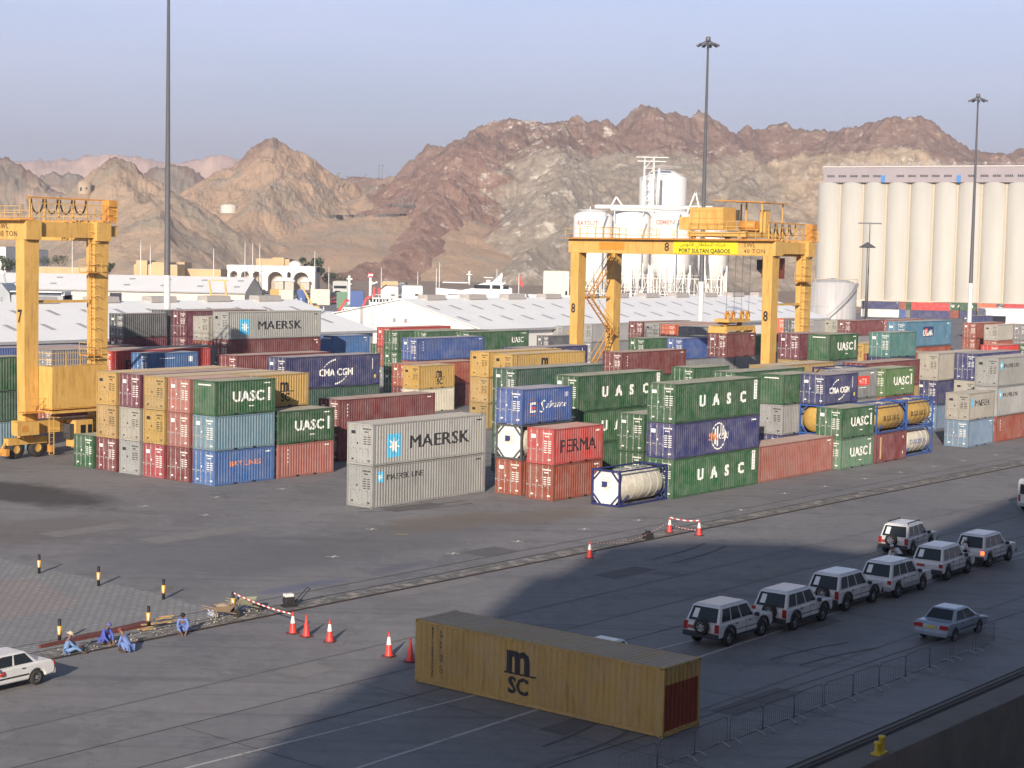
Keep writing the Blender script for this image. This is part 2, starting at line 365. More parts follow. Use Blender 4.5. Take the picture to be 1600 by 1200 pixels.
        cx=L*.505; cz=h*.5; ci=arc(.98,0,360,.1,.1,28); P=lambda g:([(a+cx,b+cz) for a,b in g[0]],g[1]); tr=lambda g,dx,dz:([(a+dx,b+dz) for a,b in g[0]],g[1])
        side_text(c,L,[(P(ci),0,0,0,WHITE),(P(tr(rect(.22,1.2),-.62,-.6)),0,0,0,WHITE),(P(tr(rect(.16,1.5),-.2,-.75)),0,0,0,WHITE),(P(tr(rect(.13,.9),.25,.0)),0,0,0,WHITE),(P(tr(rect(.13,.8),.55,.0)),0,0,0,WHITE)])
        side_text(c,L,[('SMA',cx-1.35,cz-.25,.75,ORANGE,dict(bold=.03,sx=.85),.005),('CORU',cx+.05,cz-.25,.7,WHITE,dict(bold=.02,sx=.72),.005),(rect(.7,.1),L-1.2,h-.4,0,WHITE)])
    elif k=='kav':
        side_text(c,L,[(rect(2.9,1.15),L*.36,h*.38,0,mat('navy_logo',(.03,.04,.12))),('KAVAN',L*.365,h*.42,.95,WHITE,dict(bold=.03,sx=.80),.008),(rect(.6,.85),L*.415,h*.42,0,REDL,None,.004),(rect(.2,.3),L-1.2,h*.3,0,ORANGE),(rect(.6,.1),L-1.3,h-.4,0,WHITE)])
    elif k=='iris':
        side_text(c,L,[('iSO',1.3,h*.5,.75,WHITE,dict(bold=.02,sx=.8)),(rect(2.1,.85),2.3,h*.45,0,REDL),('NITIS',2.4,h*.5,.7,WHITE,dict(bold=.0,sx=.95),.005),(rect(.8,.1),4.6,h-.4,0,WHITE),(rect(1.6,.06),2.4,h*.36,0,WHITE)])
    elif k=='pil': side_text(c,L,[('PIL',1.5,h*.25,1.5,BLACK,dict(fat=.03,sx=1.3))])
    elif k=='blue20': side_text(c,L,[('CHINA LINES',1.3,h*.25,.6,WHITE,dict(bold=.03)),(rect(1.8,.06),1.4,h-.55,0,WHITE),(rect(.5,.5),4.9,h-.9,0,WHITE)])
    elif k=='vert': 
        for i,ch in enumerate('CLOU'): side_text(c,L,[(rect(.14,.16),1.0,h-.55-i*.3,0,WHITE)])
        side_text(c,L,[(rect(.5,.08),L-1.,h-.35,0,WHITE)])
    elif k=='capital': side_text(c,L,[('CAPITAL',L*.40,.42,.62,WHITE,dict(bold=.01,sx=1.1))])
    elif k=='num': side_text(c,L,[(rect(.6,.09),L-1.,h-.35,0,WHITE),(rect(.12,.2),L-.6,h-.7,0,WHITE)])
    elif k=='bolt': side_text(c,L,[(rect(.35,1.9),.75,.35,0,mat('tan_stripe',(.5,.33,.2))),(rect(.12,.25),5.3,.5,0,WHITE),(rect(.12,.25),5.3,h-.7,0,WHITE)])
    elif k=='rob': side_text(c,L,[('UASC',8.6,h*.4,1.0,WHITE,dict(fat=.04)),(rect(.9,.08),L-1.5,h-.4,0,WHITE)])
CN=dict(green=(.014,.088,.030),dgreen=(.022,.080,.055),silver=(.31,.31,.31),pale=(.38,.36,.31),navy=(.022,.030,.125),blue=(.035,.09,.30),
 bright=(.03,.13,.34),royal=(.045,.135,.36),msc=(.48,.30,.075),tan=(.40,.27,.10),maroon=(.155,.026,.030),rust=(.28,.060,.030),coral=(.42,.055,.050),red=(.50,.03,.025),
 salmon=(.33,.115,.09),teal=(.13,.235,.30),turq=(.06,.20,.19),lgreen=(.10,.21,.13),grey=(.20,.21,.22),dgrey=(.085,.095,.105),cream=(.62,.58,.48),steel=(.13,.21,.30),
 orange=(.62,.13,.05),brown=(.22,.13,.07),plum=(.13,.022,.045),crimson=(.34,.05,.06),lblue=(.05,.17,.27),white=(.72,.71,.68),ygreen=(.075,.16,.045))
WORD=dict(green='green',dgreen='dark bluish green',silver='silver grey',pale='pale beige grey',navy='navy blue',blue='blue',bright='bright blue',royal='royal blue',msc='mustard yellow',tan='tan yellow',maroon='maroon',rust='rust brown',coral='coral red',red='bright red',salmon='faded salmon red',teal='pale teal blue',turq='turquoise',lgreen='pale green',grey='grey',dgrey='dark slate grey',cream='cream',steel='steel blue',orange='orange',brown='olive brown',plum='plum',crimson='crimson',lblue='sea blue',white='white',ygreen='yellowish green')
LOGOW={'uasc40':'spaced white letters','uasc20':'bold white letters','maersk':'a white star square and big black letters','maerskline':'a small star and small black letters','maersk20':'black letters','msc40':'a black m logo','msc20':'a black m logo','cma40':'white letters between arcs','cma20':'white letters between arcs','perma':'black letters','bay':'orange letters','saf':'white script lettering','globe':'a round white and red logo','kav':'a dark red and white logo','iris':'a red logo panel','pil':'black letters','blue20':'white letters','capital':'white letters low down'}
TIER=['on the ground','second from the ground','third from the ground','fourth from the ground','fifth from the ground']
CONT=[]
def container(pos,L,h,c,logo=None,end='door',rz=YAW,label='',rods=True,markc='w',far=False,seed=None):
    c_=CN[c]; seed=seed if seed is not None else len(CONT)
    jit=random.Random(seed*7+3); jb=jit.uniform(-.12,.12); cc=tuple(min(1,max(0,v*(1+jb+jit.uniform(-.025,.025)))) for v in c_)
    root=empty('shipping_container',pos,rz,label,'shipping container','shipping containers in the port yard'); CONT.append(root)
    link('frame',dm(('fr',L,h),lambda:frame_mesh(L,h)),root,color=cc)
    sm=dm(('sd',L,h),lambda:side_mesh(L,h)); link('side_panel',sm,root,color=cc)
    o=link('side_panel',sm,root,color=cc); o.scale=(1,-1,1); o.location=(0,W,0)
    link('roof',dm(('rf',L,h),lambda:roof_mesh(L,h)),root,color=cc)
    em=dm(('en',h),lambda:end_mesh(h))
    def doors(flip):
        dw=(W-.24)/2; rc=STEEL if markc=='w' else FRAMEP; mk=WHITE if markc=='w' else BLACK
        for i in(0,1):
            me=dm(('dr',h,None if flip else (markc,seed%5,i)),lambda:door_mesh(dw,h,None if flip else mk,seed%5,i))
            o=link('door',me,root,color=cc); o.location=(0,.12+i*dw,0)
            if flip: o.location=(L,W-.12-i*dw,0); o.rotation_euler=(0,0,math.pi)
            if not far:
                rm=dm(('rod',h,rc.name),lambda:rod_mesh(h,rc))
                for yy in(dw*.3,dw*.78): link('locking_rod',rm,o,loc=(.02,yy,0),color=cc)
    if end=='door':
        doors(False); o=link('end_wall',em,root,color=cc); o.location=(L,W,0); o.rotation_euler=(0,0,math.pi)
    else:
        link('end_wall',em,root,color=cc); doors(True)
        mb=MB(); mb.box(.018,.5,h-.36,.028,1.9,h-.27,WHITE); link('number_strip',dm(('em',h),lambda:mb.mesh('number_strip')),root)
    if logo: mark(root,L,h,logo)
    return root
# tank container
def tank_container(pos,h,tankc,framec,label,text=None,rz=YAW,panel=True):
    root=empty('tank_container',pos,rz,label,'tank container','tank containers in the port yard'); L=L20
    fm=paint_mat_c(framec); tm=paint_mat_c(tankc); mb=MB(); t=.13
    for x in(0,L-t):
        for y in(0,W-t): mb.box(x,y,0,x+t,y+t,h,fm)
        for z in(.02,h-t-.02): mb.box(x+.01,t,z,x+t-.01,W-t,z+t,fm)
        xm=x+t/2
        for (y0,z0,y1,z1) in((t,.8,.75,t),(W-t,.8,W-.75,t),(t,h-.8,.75,h-t),(W-t,h-.8,W-.75,h-t)): mb.bar((xm,y0,z0),(xm,y1,z1),.1,fm)
    for y in(.01,W-t+.02-.01):
        mb.box(t,y,.02,L-t,y+.1,.16,fm); mb.box(t,y,h-.14,L-t,y+.1,h-.03,fm)
        mb.bar((t,y+.05,.1),(1.2,y+.05,.75),.09,fm); mb.bar((L-t,y+.05,.1),(L-1.2,y+.05,.75),.09,fm)
    mb.build('frame',root)
    r=W/2-.09; rr=min(r,h/2-.13); mb=MB(); x0,x1=.42,L-.42
    mb.lathe([(0,x0-.3),(rr*.45,x0-.26),(rr*.8,x0-.12),(rr*.97,x0+.02),(rr,x0+.1),(rr,x1-.1),(rr*.97,x1-.02),(rr*.8,x1+.12),(rr*.45,x1+.26),(0,x1+.3)],tm,32,(0,W/2,h/2),'x')
    for x in(1.1,2.1,3.1,4.1,5.0): mb.lathe([(rr+.001,x-.04),(rr+.018,x-.03),(rr+.018,x+.03),(rr+.001,x+.04)],tm,32,(0,W/2,h/2),'x')
    mb.build('tank',root)
    mb=MB(); mb.box(1.2,W/2-.25,h-.12,L-1.2,W/2+.25,h-.09,STEEL); mb.box(2.7,W/2-.3,h-.2,3.3,W/2+.3,h-.02,STEEL); mb.build('walkway',root)
    if panel:
        mb=MB(); q=.55; pts=[(q,.06),(W-q,.06),(W-.1,q),(W-.1,h-q),(W-q,h-.06),(q,h-.06),(.1,h-q),(.1,q)]
        mb.prism(pts,'x',.135,.16,mat('white_end_panel',(.74,.73,.67),.5,dirt=.15)); mb.box(.125,W/2-.05,h/2,.135,W/2+.42,h/2+.42,mat('navy_logo',(.03,.04,.12)))
        for i in range(5): mb.box(.127,W/2-.45,h-.6-i*.17,.135,W/2+.5-.1*(i%2),h-.56-i*.17,mat('grey_lettering',(.35,.35,.36)))
        mb.build('end_panel',root)
    if text:
        vs,fs=text_geo(text,.62,bold=.02,sx=1.0); mb=MB(); x0=(L-width(vs))/2; P=[]
        for a,b in vs:
            ang=(b-.25)/rr; P.append((x0+a,W/2-(rr+.012)*math.cos(ang),h/2+(rr+.012)*math.sin(ang)))
        mb.add(P,fs,BLACK if text=='BULKHAUL' else mat('blue_lettering',(.12,.14,.35))); mb.build('lettering',root)
    return root
PMC={}
def paint_mat_c(c):
    if c not in PMC: PMC[c]=mat('paint_'+c,CN[c],.5,dirt=.35,var=.15)
    return PMC[c]
LABN=[]
RECT=[]   # occupied ground in yard coordinates: ta0,tb0,ta1,tb1
def free(ta,tb,L):
    for a0,b0,a1,b1 in RECT:
        if min(ta+L,a1)-max(ta,a0)>.05 and min(tb+W,b1)-max(tb,b0)>.05: return False
    return True
OFFS=sorted([(i*.25,j*.25) for i in range(-28,29) for j in range(-14,15)],key=lambda o:(o[0]**2*.8+o[1]**2))
def settle(ta,tb,L):
    for da,db in OFFS:
        if free(ta+da,tb+db,L): break
    RECT.append((ta+da-.1,tb+db-.06,ta+da+L+.1,tb+db+W+.06)); return ta+da,tb+db
def stack(px,z,tiers,where,L=L40,far=False,end='door',abp=None,markc='w'):
    """px = pixel of the near top corner of the topmost container whose top is at height z;
       tiers from the ground up: (colour, height, logo) ; returns nothing"""
    tot=sum(t[1] for t in tiers)
    if abp: ta,tb=abp
    else: ta,tb=ab(unp(px[0],px[1],z if z else tot))
    ta,tb=settle(ta,tb,L)
    zz=0
    n=len(tiers)
    for i,t in enumerate(tiers):
        c,h=t[0],t[1]; logo=t[2] if len(t)>2 else None; e=t[3] if len(t)>3 else end; LL=t[4] if len(t)>4 else L
        tw='' if n==1 else ('top' if i==n-1 else ('lowest' if i==0 else TIER[i]))
        tw={'top':'topmost ','lowest':'lowest ','second from the ground':'second up ','third from the ground':'third up '}.get(tw,(tw+' ') if tw else '')
        lw=' with '+LOGOW[logo] if logo in LOGOW else ''
        lab='%s container%s, %s%s'%(WORD.get(c,c),lw,tw,where)
        if len(lab.split())>16: lab='%s container, %s%s'%(WORD.get(c,c),tw,where)
        LABN.append((len(lab.split()),lab))
        jx=random.uniform(-.04,.04)
        if c.startswith('tank'):
            _,tc_,fc_,tx,pn=c.split(':'); tank_container(fab(ta+jx,tb,zz),h,tc_,fc_,'%s tank container in %s frame, %s%s'%(WORD[tc_],WORD[fc_],tw,where),tx or None,panel=pn=='p')
        else: container(fab(ta+jx,tb+jx*.5,zz),LL,h,c,logo,e,label=lab,far=far,markc=('k' if c in('silver','pale','msc','tan','white','cream') else 'w'))
        zz+=h+.006
    return ta,tb
# ------------------------------------------------------------------ the container yard
def yard():
    RECT.extend([(103,121.9,105.6,124.3),(84,117,95,121),(156.5,88.6,167,91.9),(156.5,114,167,117.4)])
    rb=lambda *c:[(x,S) for x in c]
    r0=95.08; p=2.85
    w0='at the near corner of the left block'
    stack(None,0,[('royal',S,'bay'),('teal',S,None),('green',S,'uasc20','wall')],w0,L20,abp=(85.08,r0))
    stack(None,0,[('salmon',S,'vert'),('green',S,'uasc20')],'right of the orange lettered container',L20,abp=(91.55,r0))
    stack(None,0,[('maroon',S),('salmon',S),('salmon',S)],'second door column, left block',L20,abp=(85.08,r0+p))
    stack(None,0,[('rust',S),('maroon',S),('msc',S,'msc20')],'behind the second door column, left block',L20,abp=(91.5,r0+p))
    stack(None,0,[('crimson',S),('msc',S),('tan',S)],'third door column, left block',L40,abp=(85.08,r0+2*p))
    stack(None,0,[('silver',S),('pale',S),('plum',S)],'fourth door column, left block',L40,abp=(85.08,r0+3*p))
    stack(None,0,[('maroon',S),('tan',S),('msc',S)],'fifth door column, left block',L40,abp=(85.08,r0+4*p))
    stack(None,0,[('green',S)],'standing single beside the crane wheels',L20,abp=(85.08,r0+5*p))
    stack((530,625),0,[('maroon',S,'num'),('maroon',S,'vert')],'between left block and front silver pair',L40)
    stack(None,0,[('silver',HC,'maerskline'),('silver',HC,'maersk')],'front centre pair by the open asphalt',L40,abp=(85.32,79.41),markc='k')
    stack(None,0,[('green',HC,'uasc40'),('navy',S,'globe'),('green',HC,'uasc40')],'front right tall stack',L40,abp=(104.54,67.49))
    stack((1007,648),0,[('green',HC),('green',HC)],'left of the tall green stack',L40)
    stack((866,671),0,[('rust',S,'num'),('coral',S,'perma')],'right of the white tank container',L20)
    stack((817,609),0,[('rust',S),('tank:cream:dgrey::p',S),('blue',S,'saf')],'left of the coral container',L20)
    stack((904,588),0,[('green',S),('green',S,'uasc40'),('green',HC,'uasc40')],'behind the blue script container',L40)
    stack((807,577),0,[('dgreen',HC),('dgreen',S),('dgreen',HC,'capital')],'behind and left of the spaced letters',L40)
    stack((768,615),0,[('msc',HC)],'small doors seen left of the dark green ends',L20)
    stack((655,572),0,[('cream',S,'num'),('msc',S,'msc20')],'behind the long maroon roof',L20)
    stack(None,0,[('maroon',S),('rust',S,'num')],'behind the yellow m logo box',L40,abp=(142.6,127.6))
    stack((447,559),0,[('green',S),('dgreen',S),('navy',HC,'cma40')],'behind the left block',L40)
    # behind the left block: the high stacks
    stack((357,488),0,[('maroon',S),('rust',S),('maroon',HC,'num'),('silver',HC,'maersk')],'high stack right of the lamp mast',L45,markc='k')
    wl='high row by the lamp mast'
    stack((326,495),0,[('rust',S),('maroon',S),('rust',S),('pale',S)],'grey doors in the '+wl,L20)
    stack((291,486),0,[('rust',S),('dgrey',S),('plum',S),('plum',HC)],'red doors in the '+wl,L40)
    stack((262,485),0,[('rust',S),('maroon',S),('dgrey',S),('dgrey',HC)],'slate doors in the '+wl,L40)
    stack((230,490),0,[('rust',S),('green',S),('plum',S),('dgrey',S)],'far left end of the '+wl,L20)
    stack((370,556),0,[('green',S),('maroon',S),('maroon',S)],'below the big star container',L40)
    stack((237,553),0,[('grey',S),('navy',S),('bright',S,'blue20')],'behind the tan roofs, left',L20)
    stack((175,549),0,[('grey',S),('crimson',S),('red',S,'pil')],'right behind the yellow crane leg',L40)
    stack((522,525),0,[('green',S),('navy',S),('bright',S,'num','wall')],'right of the high maroon stack',L20)
    # far middle rows
    stack((734,519),0,[('green',S),('green',S),('green',S,'rob')],'third green door of the middle row',L40,far=False)
    stack((668,518),0,[('blue',S),('green',S),('green',S)],'second green door of the middle row',L40)
    stack((634,518),0,[('green',S),('green',S),('green',S)],'first green door of the middle row',L40)
    stack((610,512),0,[('grey',S),('rust',S),('red',S)],'leftmost of the middle row',L40)
    stack((600,538),0,[('green',S),('green',S)],'below the middle row, left of blue doors',L40)
    stack(None,0,[('grey',S),('rust',S),('blue',S,'vert')],'in front of the green middle row',L40,abp=(147.4,130.5))
    stack((733,553),0,[('rust',S),('red',S)],'small red end left of the yellow pair',L20)
    stack((801,554),0,[('cream',S),('tan',S),('msc',S,'msc40')],'front of the yellow pair',L40)
    stack((764,550),0,[('tan',S),('tan',S),('msc',S)],'rear of the yellow pair',L40)
    stack((842,546),0,[('navy',S),('grey',S),('navy',S,'cma40')],'behind the yellow pair roofs',L40)
    stack((972,551),0,[('maroon',S),('green',S),('maroon',S,'vert')],'right of the yellow pair',L40)
    stack((858,525),0,[('grey',S),('dgrey',S)],'dark doors left of the crane leg',L40)
    stack((852,509),0,[('rust',S),('silver',S)],'grey doors far left of the crane leg',L20)
    stack((879,510),0,[('grey',S),('silver',S)],'grey doors next to the crane leg',L20)
    stack((905,518),0,[('grey',S),('msc',S)],'yellow side between the crane legs',L40)
    stack((925,507),0,[('grey',S),('grey',S),('silver',S)],'long grey row between the crane legs',L40)
    # far row past the second leg
    for i,(x,y,c) in enumerate([(1005,503,'maroon'),(1030,505,'silver'),(1056,507,'orange'),(1085,511,'silver'),(1110,510,'silver')]):
        stack((x,y),0,[('rust',HC),('grey',HC),(c,HC)],['first','second','third','fourth','fifth'][i]+' door behind the hanging container',L40)
    stack((985,518),0,[('brown',S),('brown',S)],'olive side right of the crane leg',L40)
    for i,(x,y,c) in enumerate([(1008,529,'green'),(1049,528,'blue'),(1078,527,'green'),(1107,526,'green')]):
        stack((x,y),0,[('rust',S),('grey',S),(c,S)],['first','second','third','fourth'][i]+' low door by the hanging container',L40)
    stack((1098,548),0,[('grey',S),('steel',S,'num')],'below the hanging container',L40)
    stack((1085,575),0,[('rust',S),('dgreen',S),('green',S)],'green doors above the tall green stack',L20)
    stack((1150,582),0,[('green',S),('green',S),('green',S)],'green row left of the blue arcs container',L40)
    # right of the crane
    stack((1225,586),0,[('navy',S),('silver',S),('green',S,None,'wall')],'left of the blue arcs container',L20)
    stack((1266,585),0,[('tank:msc:blue::n',S),('tank:msc:blue::n',S),('navy',S,'cma20')],'above the yellow tank ends',L20)
    stack((1324,580),0,[('rust',S),('grey',S),('grey',S,'iris')],'right of the blue arcs container',L20)
    stack((1379,577),0,[('green',S),('rust',S),('ygreen',S,'uasc20')],'right of the red panel logo',L20)
    stack(None,0,[('salmon',HC,'num')],'long low one right of the tall green stack',L40,abp=(117.1,67.6))
    stack(None,0,[('lgreen',S,'uasc20'),('green',S,'uasc20')],'right of the long salmon container',L20,abp=(129.7,67.6))
    stack(None,0,[('maroon',S,'bolt'),('tank:msc:blue:BULKHAUL:n',S)],'right of the pale green container',L20,abp=(136.2,67.6))
    stack(None,0,[('tank:cream:blue:TANKSPAN:n',S),('tank:msc:blue:BULKHAUL:n',S)],'right end of the tank row',L20,abp=(142.7,67.6))
    stack(None,0,[('steel',S,'num'),('pale',S,'maersk20')],'right of the dark gap',L20,abp=(155.2,66.9))
    stack(None,0,[('rust',S,'vert'),('silver',HC,'maerskline'),('silver',HC,'maerskline')],'at the right picture edge',L40,abp=(161.9,66.9))
    stack((1526,553),0,[('blue',S),('pale',S),('navy',HC)],'blue doors second column right side',L40)
    stack((1474,553),0,[('steel',S),('navy',S),('pale',HC)],'pale doors with two blue stars',L40)
    stack((1440,595),0,[('navy',S),('bright',S)],'blue side left of the starred doors',L40)
    stack((1430,557),0,[('rust',S),('navy',S),('rust',S)],'rusty doors below the sea blue container',L40)
    stack((1436,504),0,[('navy',S),('rust',S),('rust',HC),('lblue',HC,'kav')],'tall stack right of turquoise doors',L40)
    stack((1392,520),0,[('green',S),('rust',S),('navy',S),('turq',S)],'between green and sea blue containers',L20)
    stack((1297,523),0,[('green',S),('tan',S),('grey',S),('green',S,'uasc20','wall')],'right of the dark red doors',L20)
    stack((1257,522),0,[('rust',S),('green',S),('tan',S),('plum',S)],'right behind the crane leg',L20)
    stack((1352,568),0,[('rust',S),('tan',S),('maroon',S)],'flat red roof behind the grey container',L40)
    stack((1250,574),0,[('green',S),('rust',S),('tan',S)],'tan roof above the green end panel',L40)
    stack((1310,576),0,[('rust',S),('grey',S),('tank:tan:navy::n',S)],'tank top seen behind the grey container',L20)
    # far right rows
    fr='behind right crane leg'
    for i,(x,y,c,L) in enumerate([(1226,498,'orange',L20),(1245,499,'dgrey',L20),(1272,500,'silver',L20),(1300,500,'pale',L20),(1324,501,'maroon',L40)]):
        stack((x,y),0,[('rust',S),('grey',S),(c,S,'num')],['first','second','third','fourth','fifth'][i]+' of far row '+fr,L)
    stack((1222,511),0,[('dgrey',S),('silver',S)],'long grey side '+fr,L40)
    stack((1345,513),0,[('rust',S),('dgrey',S)],'dark grey side over the green roof',L40)
    stack((1395,500),0,[('rust',S),('rust',S),('rust',S,'num')],'rust side left of the sea blue container',L40)
    stack((1350,537),0,[('cream',S),('pale',S),('msc',S)],'pale ends left of turquoise doors',L20)
    stack((1562,540),0,[('silver',S),('rust',S),('red',S)],'red doors at far right',L20)
    stack((1600,539),0,[('silver',S),('rust',S),('green',S)],'green doors at far right edge',L20)
    stack((1526,505),0,[('rust',S),('rust',S),('rust',S)],'rust side right of the sea blue container',L40)
    stack((1560,521),0,[('grey',S),('rust',S)],'low rust row at far right',L40)
    stack((1560,508),0,[('dgrey',S),('rust',S),('pale',S)],'grey doors under the white shed',L40)
    stack((1585,507),0,[('grey',S),('grey',S),('grey',S)],'grey reefer side under the white shed',L40)
    stack((1520,494),0,[('rust',S),('navy',S)],'navy side beside the lamp mast',L40)
    stack((1600,528),0,[('green',S),('green',S)],'green roof at far right edge',L40)
    # rows below the grain silo: seen across a road, long sides parallel to the silo
    rz=-.25
    xs=[(1346,470,'navy',L40),(1386,471,'rust',L20),(1397,471,'green',L20),(1424,472,'red',L40),(1457,472,'lgreen',L20),(1471,472,'green',L40),(1500,473,'green',L40),(1527,474,'orange',L20),(1538,474,'dgrey',L40),(1568,475,'red',L40)]
    for i,(x,y,c,L) in enumerate(xs):
        q=unp(x,y,2*S); lg={'navy':'num','green':'uasc40','dgrey':'cma40'}.get(c) if L==L40 else None
        nm=['leftmost','second','third','fourth','fifth','sixth','seventh','eighth','ninth','tenth'][i]
        for k,cc in enumerate((['white','blue','grey','navy','maroon','rust','navy','green','brown','rust'][i],c)):
            container((q[0],q[1],k*2.6),L,S,cc,lg if k else None,'door',rz,'%s container, %s of the %s row below the silos'%(WORD[cc],nm,'upper' if k else 'lower'),far=True)
    # left edge, seen past the left crane
    stack(None,0,[('teal',S),('dgreen',S),('green',HC)],'left of the yellow crane leg',L40,abp=(77,123.2))
    stack((-30,545),0,[('green',S),('grey',S),('blue',S)],'blue side at the left picture edge',L40)
    stack((52,545),0,[('rust',S),('navy',S),('salmon',S)],'red side between the crane legs, left',L40)
    stack((82,547),0,[('rust',S),('tan',S),('grey',S)],'grey box between the crane legs, left',L20)
    stack((108,549),0,[('rust',S),('tan',S),('grey',S)],'grey side by the left crane ladder',L40)
    q=unp(967.5,793.5); tank_container((q[0],q[1],0),S,'cream','navy','white tank container in navy frame alone before the tall green stack')
    # the container on the quay, at an angle
    my=-.6814; m=(math.cos(my),math.sin(my)); container((5.73-L40*m[0],61.16-L40*m[1],.02),L40,S,'msc','msc40','door',my,'weathered mustard yellow container alone on the quay in front',markc='k')
    r=CONT[-1]; mb=MB(); vs=[];fs=[];n=8; pw=(W-.24)/n; pts=[]
    for i in range(n):
        b=.12+i*pw; pts+=[(b,.03),(b+pw*.2,.075),(b+pw*.5,.075),(b+pw*.7,.03)]
    pts.append((W-.12,.03))
    for y,x in pts: vs+=[(L40-x+.003,W-y,.2),(L40-x+.003,W-y,1.9)]
    for i in range(len(pts)-1): fs.append((2*i,2*i+1,2*i+3,2*i+2))
    mb.add(vs,fs,mat('brown_red_primer',(.20,.035,.012),.75,dirt=.4)); mb.build('primer_patch',r)
yard()
# ------------------------------------------------------------------ ground
def ground_mat(name,c0,c1,spots=(),joint=None,rough=.85,sc=.06):
    m,t,p=nodes(name); v=coords(t,kind='World'); n=noise(t,v,sc,8,.62); c=ramp(t,n,.32,.68,c0,c1)
    n2=noise(t,v,1.3,8,.75); c=mixc(t,ramp(t,n2,.35,.75,(0,0,0),(.45,)*3),c,tuple(x*1.5 for x in c1))
    n3=noise(t,coords(t,(.35,.35,1),kind='World'),.8,6,.7,.6); c=mixc(t,ramp(t,n3,.58,.72,(0,0,0),(.6,)*3),c,tuple(x*.55 for x in c0))
    # tyre tracks: long streaks along the quay
    g=N(t,'NewGeometry'); mp=N(t,'Mapping'); mp.inputs['Rotation'].default_value=(0,0,-YAW); mp.inputs['Scale'].default_value=(.035,.9,1)
    t.links.new(g.outputs['Position'],mp.inputs[0]); n4=noise(t,mp.outputs[0],1.2,5,.65); c=mixc(t,ramp(t,n4,.52,.7,(0,0,0),(.5,)*3),c,tuple(x*.6 for x in c0))
    n5=noise(t,v,.11,10,.62,.3); ab_=N(t,'Math',operation='SUBTRACT'); t.links.new(n5,ab_.inputs[0]); ab_.inputs[1].default_value=.5; ab2=N(t,'Math',operation='ABSOLUTE'); t.links.new(ab_.outputs[0],ab2.inputs[0]); c=mixc(t,ramp(t,ab2.outputs[0],.001,.004,(.4,)*3,(0,0,0)),c,tuple(x*.3 for x in c0))
    n6=noise(t,v,2.6,3,.9); c=mixc(t,ramp(t,n6,.67,.72,(0,0,0),(.35,)*3),c,tuple(x*.45 for x in c0)); n7=noise(t,v,.22,4,.6); c=mixc(t,ramp(t,n7,.55,.57,(0,0,0),(.22,)*3),c,tuple(x*.6 for x in c0))
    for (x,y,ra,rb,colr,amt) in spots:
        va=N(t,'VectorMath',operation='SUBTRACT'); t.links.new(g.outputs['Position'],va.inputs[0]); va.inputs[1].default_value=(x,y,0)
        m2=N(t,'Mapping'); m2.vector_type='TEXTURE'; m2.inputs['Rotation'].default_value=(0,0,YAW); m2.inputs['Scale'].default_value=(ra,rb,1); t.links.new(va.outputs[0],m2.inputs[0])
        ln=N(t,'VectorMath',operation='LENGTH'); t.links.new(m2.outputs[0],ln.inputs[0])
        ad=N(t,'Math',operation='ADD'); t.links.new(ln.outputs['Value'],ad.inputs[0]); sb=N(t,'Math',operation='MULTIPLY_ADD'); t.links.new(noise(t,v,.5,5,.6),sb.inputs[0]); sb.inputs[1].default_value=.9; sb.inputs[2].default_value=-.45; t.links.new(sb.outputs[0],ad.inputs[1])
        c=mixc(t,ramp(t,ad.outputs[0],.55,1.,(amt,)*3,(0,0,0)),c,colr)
    t.links.new(c,p.inputs['Base Color']); rr=ramp(t,n,.3,.7,(rough-.12,)*3,(rough+.05,)*3); t.links.new(rr,p.inputs['Roughness'])
    bump(t,p,noise(t,v,14,5,.7),.25,.01); return m
spots=[]
def spot(x,y,ra,rb,c,a): q=unp(x,y); spots.append((float(q[0]),float(q[1]),ra,rb,c,a))
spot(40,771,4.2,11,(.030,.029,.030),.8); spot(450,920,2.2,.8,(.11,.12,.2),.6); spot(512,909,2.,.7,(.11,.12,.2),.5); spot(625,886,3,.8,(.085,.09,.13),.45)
spot(330,868,10,9,(.12,.118,.135),.55); spot(620,840,16,5,(.12,.115,.12),.5); spot(700,815,7,3.2,(.17,.135,.10),.6); spot(860,805,6,2.5,(.17,.135,.10),.55); spot(60,828,8,6,(.13,.105,.09),.5)
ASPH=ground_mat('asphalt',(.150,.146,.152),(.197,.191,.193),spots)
CONCR=ground_mat('concrete_apron',(.138,.134,.138),(.185,.180,.178),rough=.7,sc=.1)
def sheet(name,pts,z,m,kind='structure'):
    mb=MB(); mb.add([(p[0],p[1],z) for p in pts],[tuple(range(len(pts)))],m); return tag(mb.build(name),kind=kind)
# quay edge line
E0,E1=unp(1450,1152),unp(1600,1085); ed=(E1-E0)/np.linalg.norm(E1-E0); en=np.array([-ed[1],ed[0],0])
def qp(s,t): p=E0+ed*s+en*t; return p          # s along the quay, t inland from its edge
def qst(p): d_=np.array(p)-E0; return float(d_@ed),float(d_@en)
def gbig():
    P=[qp(-1500,0),qp(9000,0),qp(9000,9000),qp(-6000,9000),qp(-6000,0)]
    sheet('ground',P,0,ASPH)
gbig()
mw,t,p=nodes('harbour_water'); p.inputs['Base Color'].default_value=(.012,.02,.022,1); p.inputs['Roughness'].default_value=.12; bump(t,p,noise(t,coords(t,kind='World'),1.5,5,.6),.5,.15)
sheet('water',[qp(-2000,60),qp(9000,60),qp(9000,-1500),qp(-2000,-1500)],-3.2,mw)
qm=mat('quay_wall_concrete',(.19,.17,.15),.9,dirt=.6,scale=.8)
mb=MB(); 
q=[qp(-200,-.02),qp(300,-.02),qp(300,.6),qp(-200,.6)]
mb.add([(a[0],a[1],z) for z in(-3.6,-.006) for a in q],[(0,1,5,4),(1,2,6,5),(2,3,7,6),(3,0,4,7),(4,5,6,7)],qm); tag(mb.build('quay_wall'),kind='structure')
s0,s1=-150,260
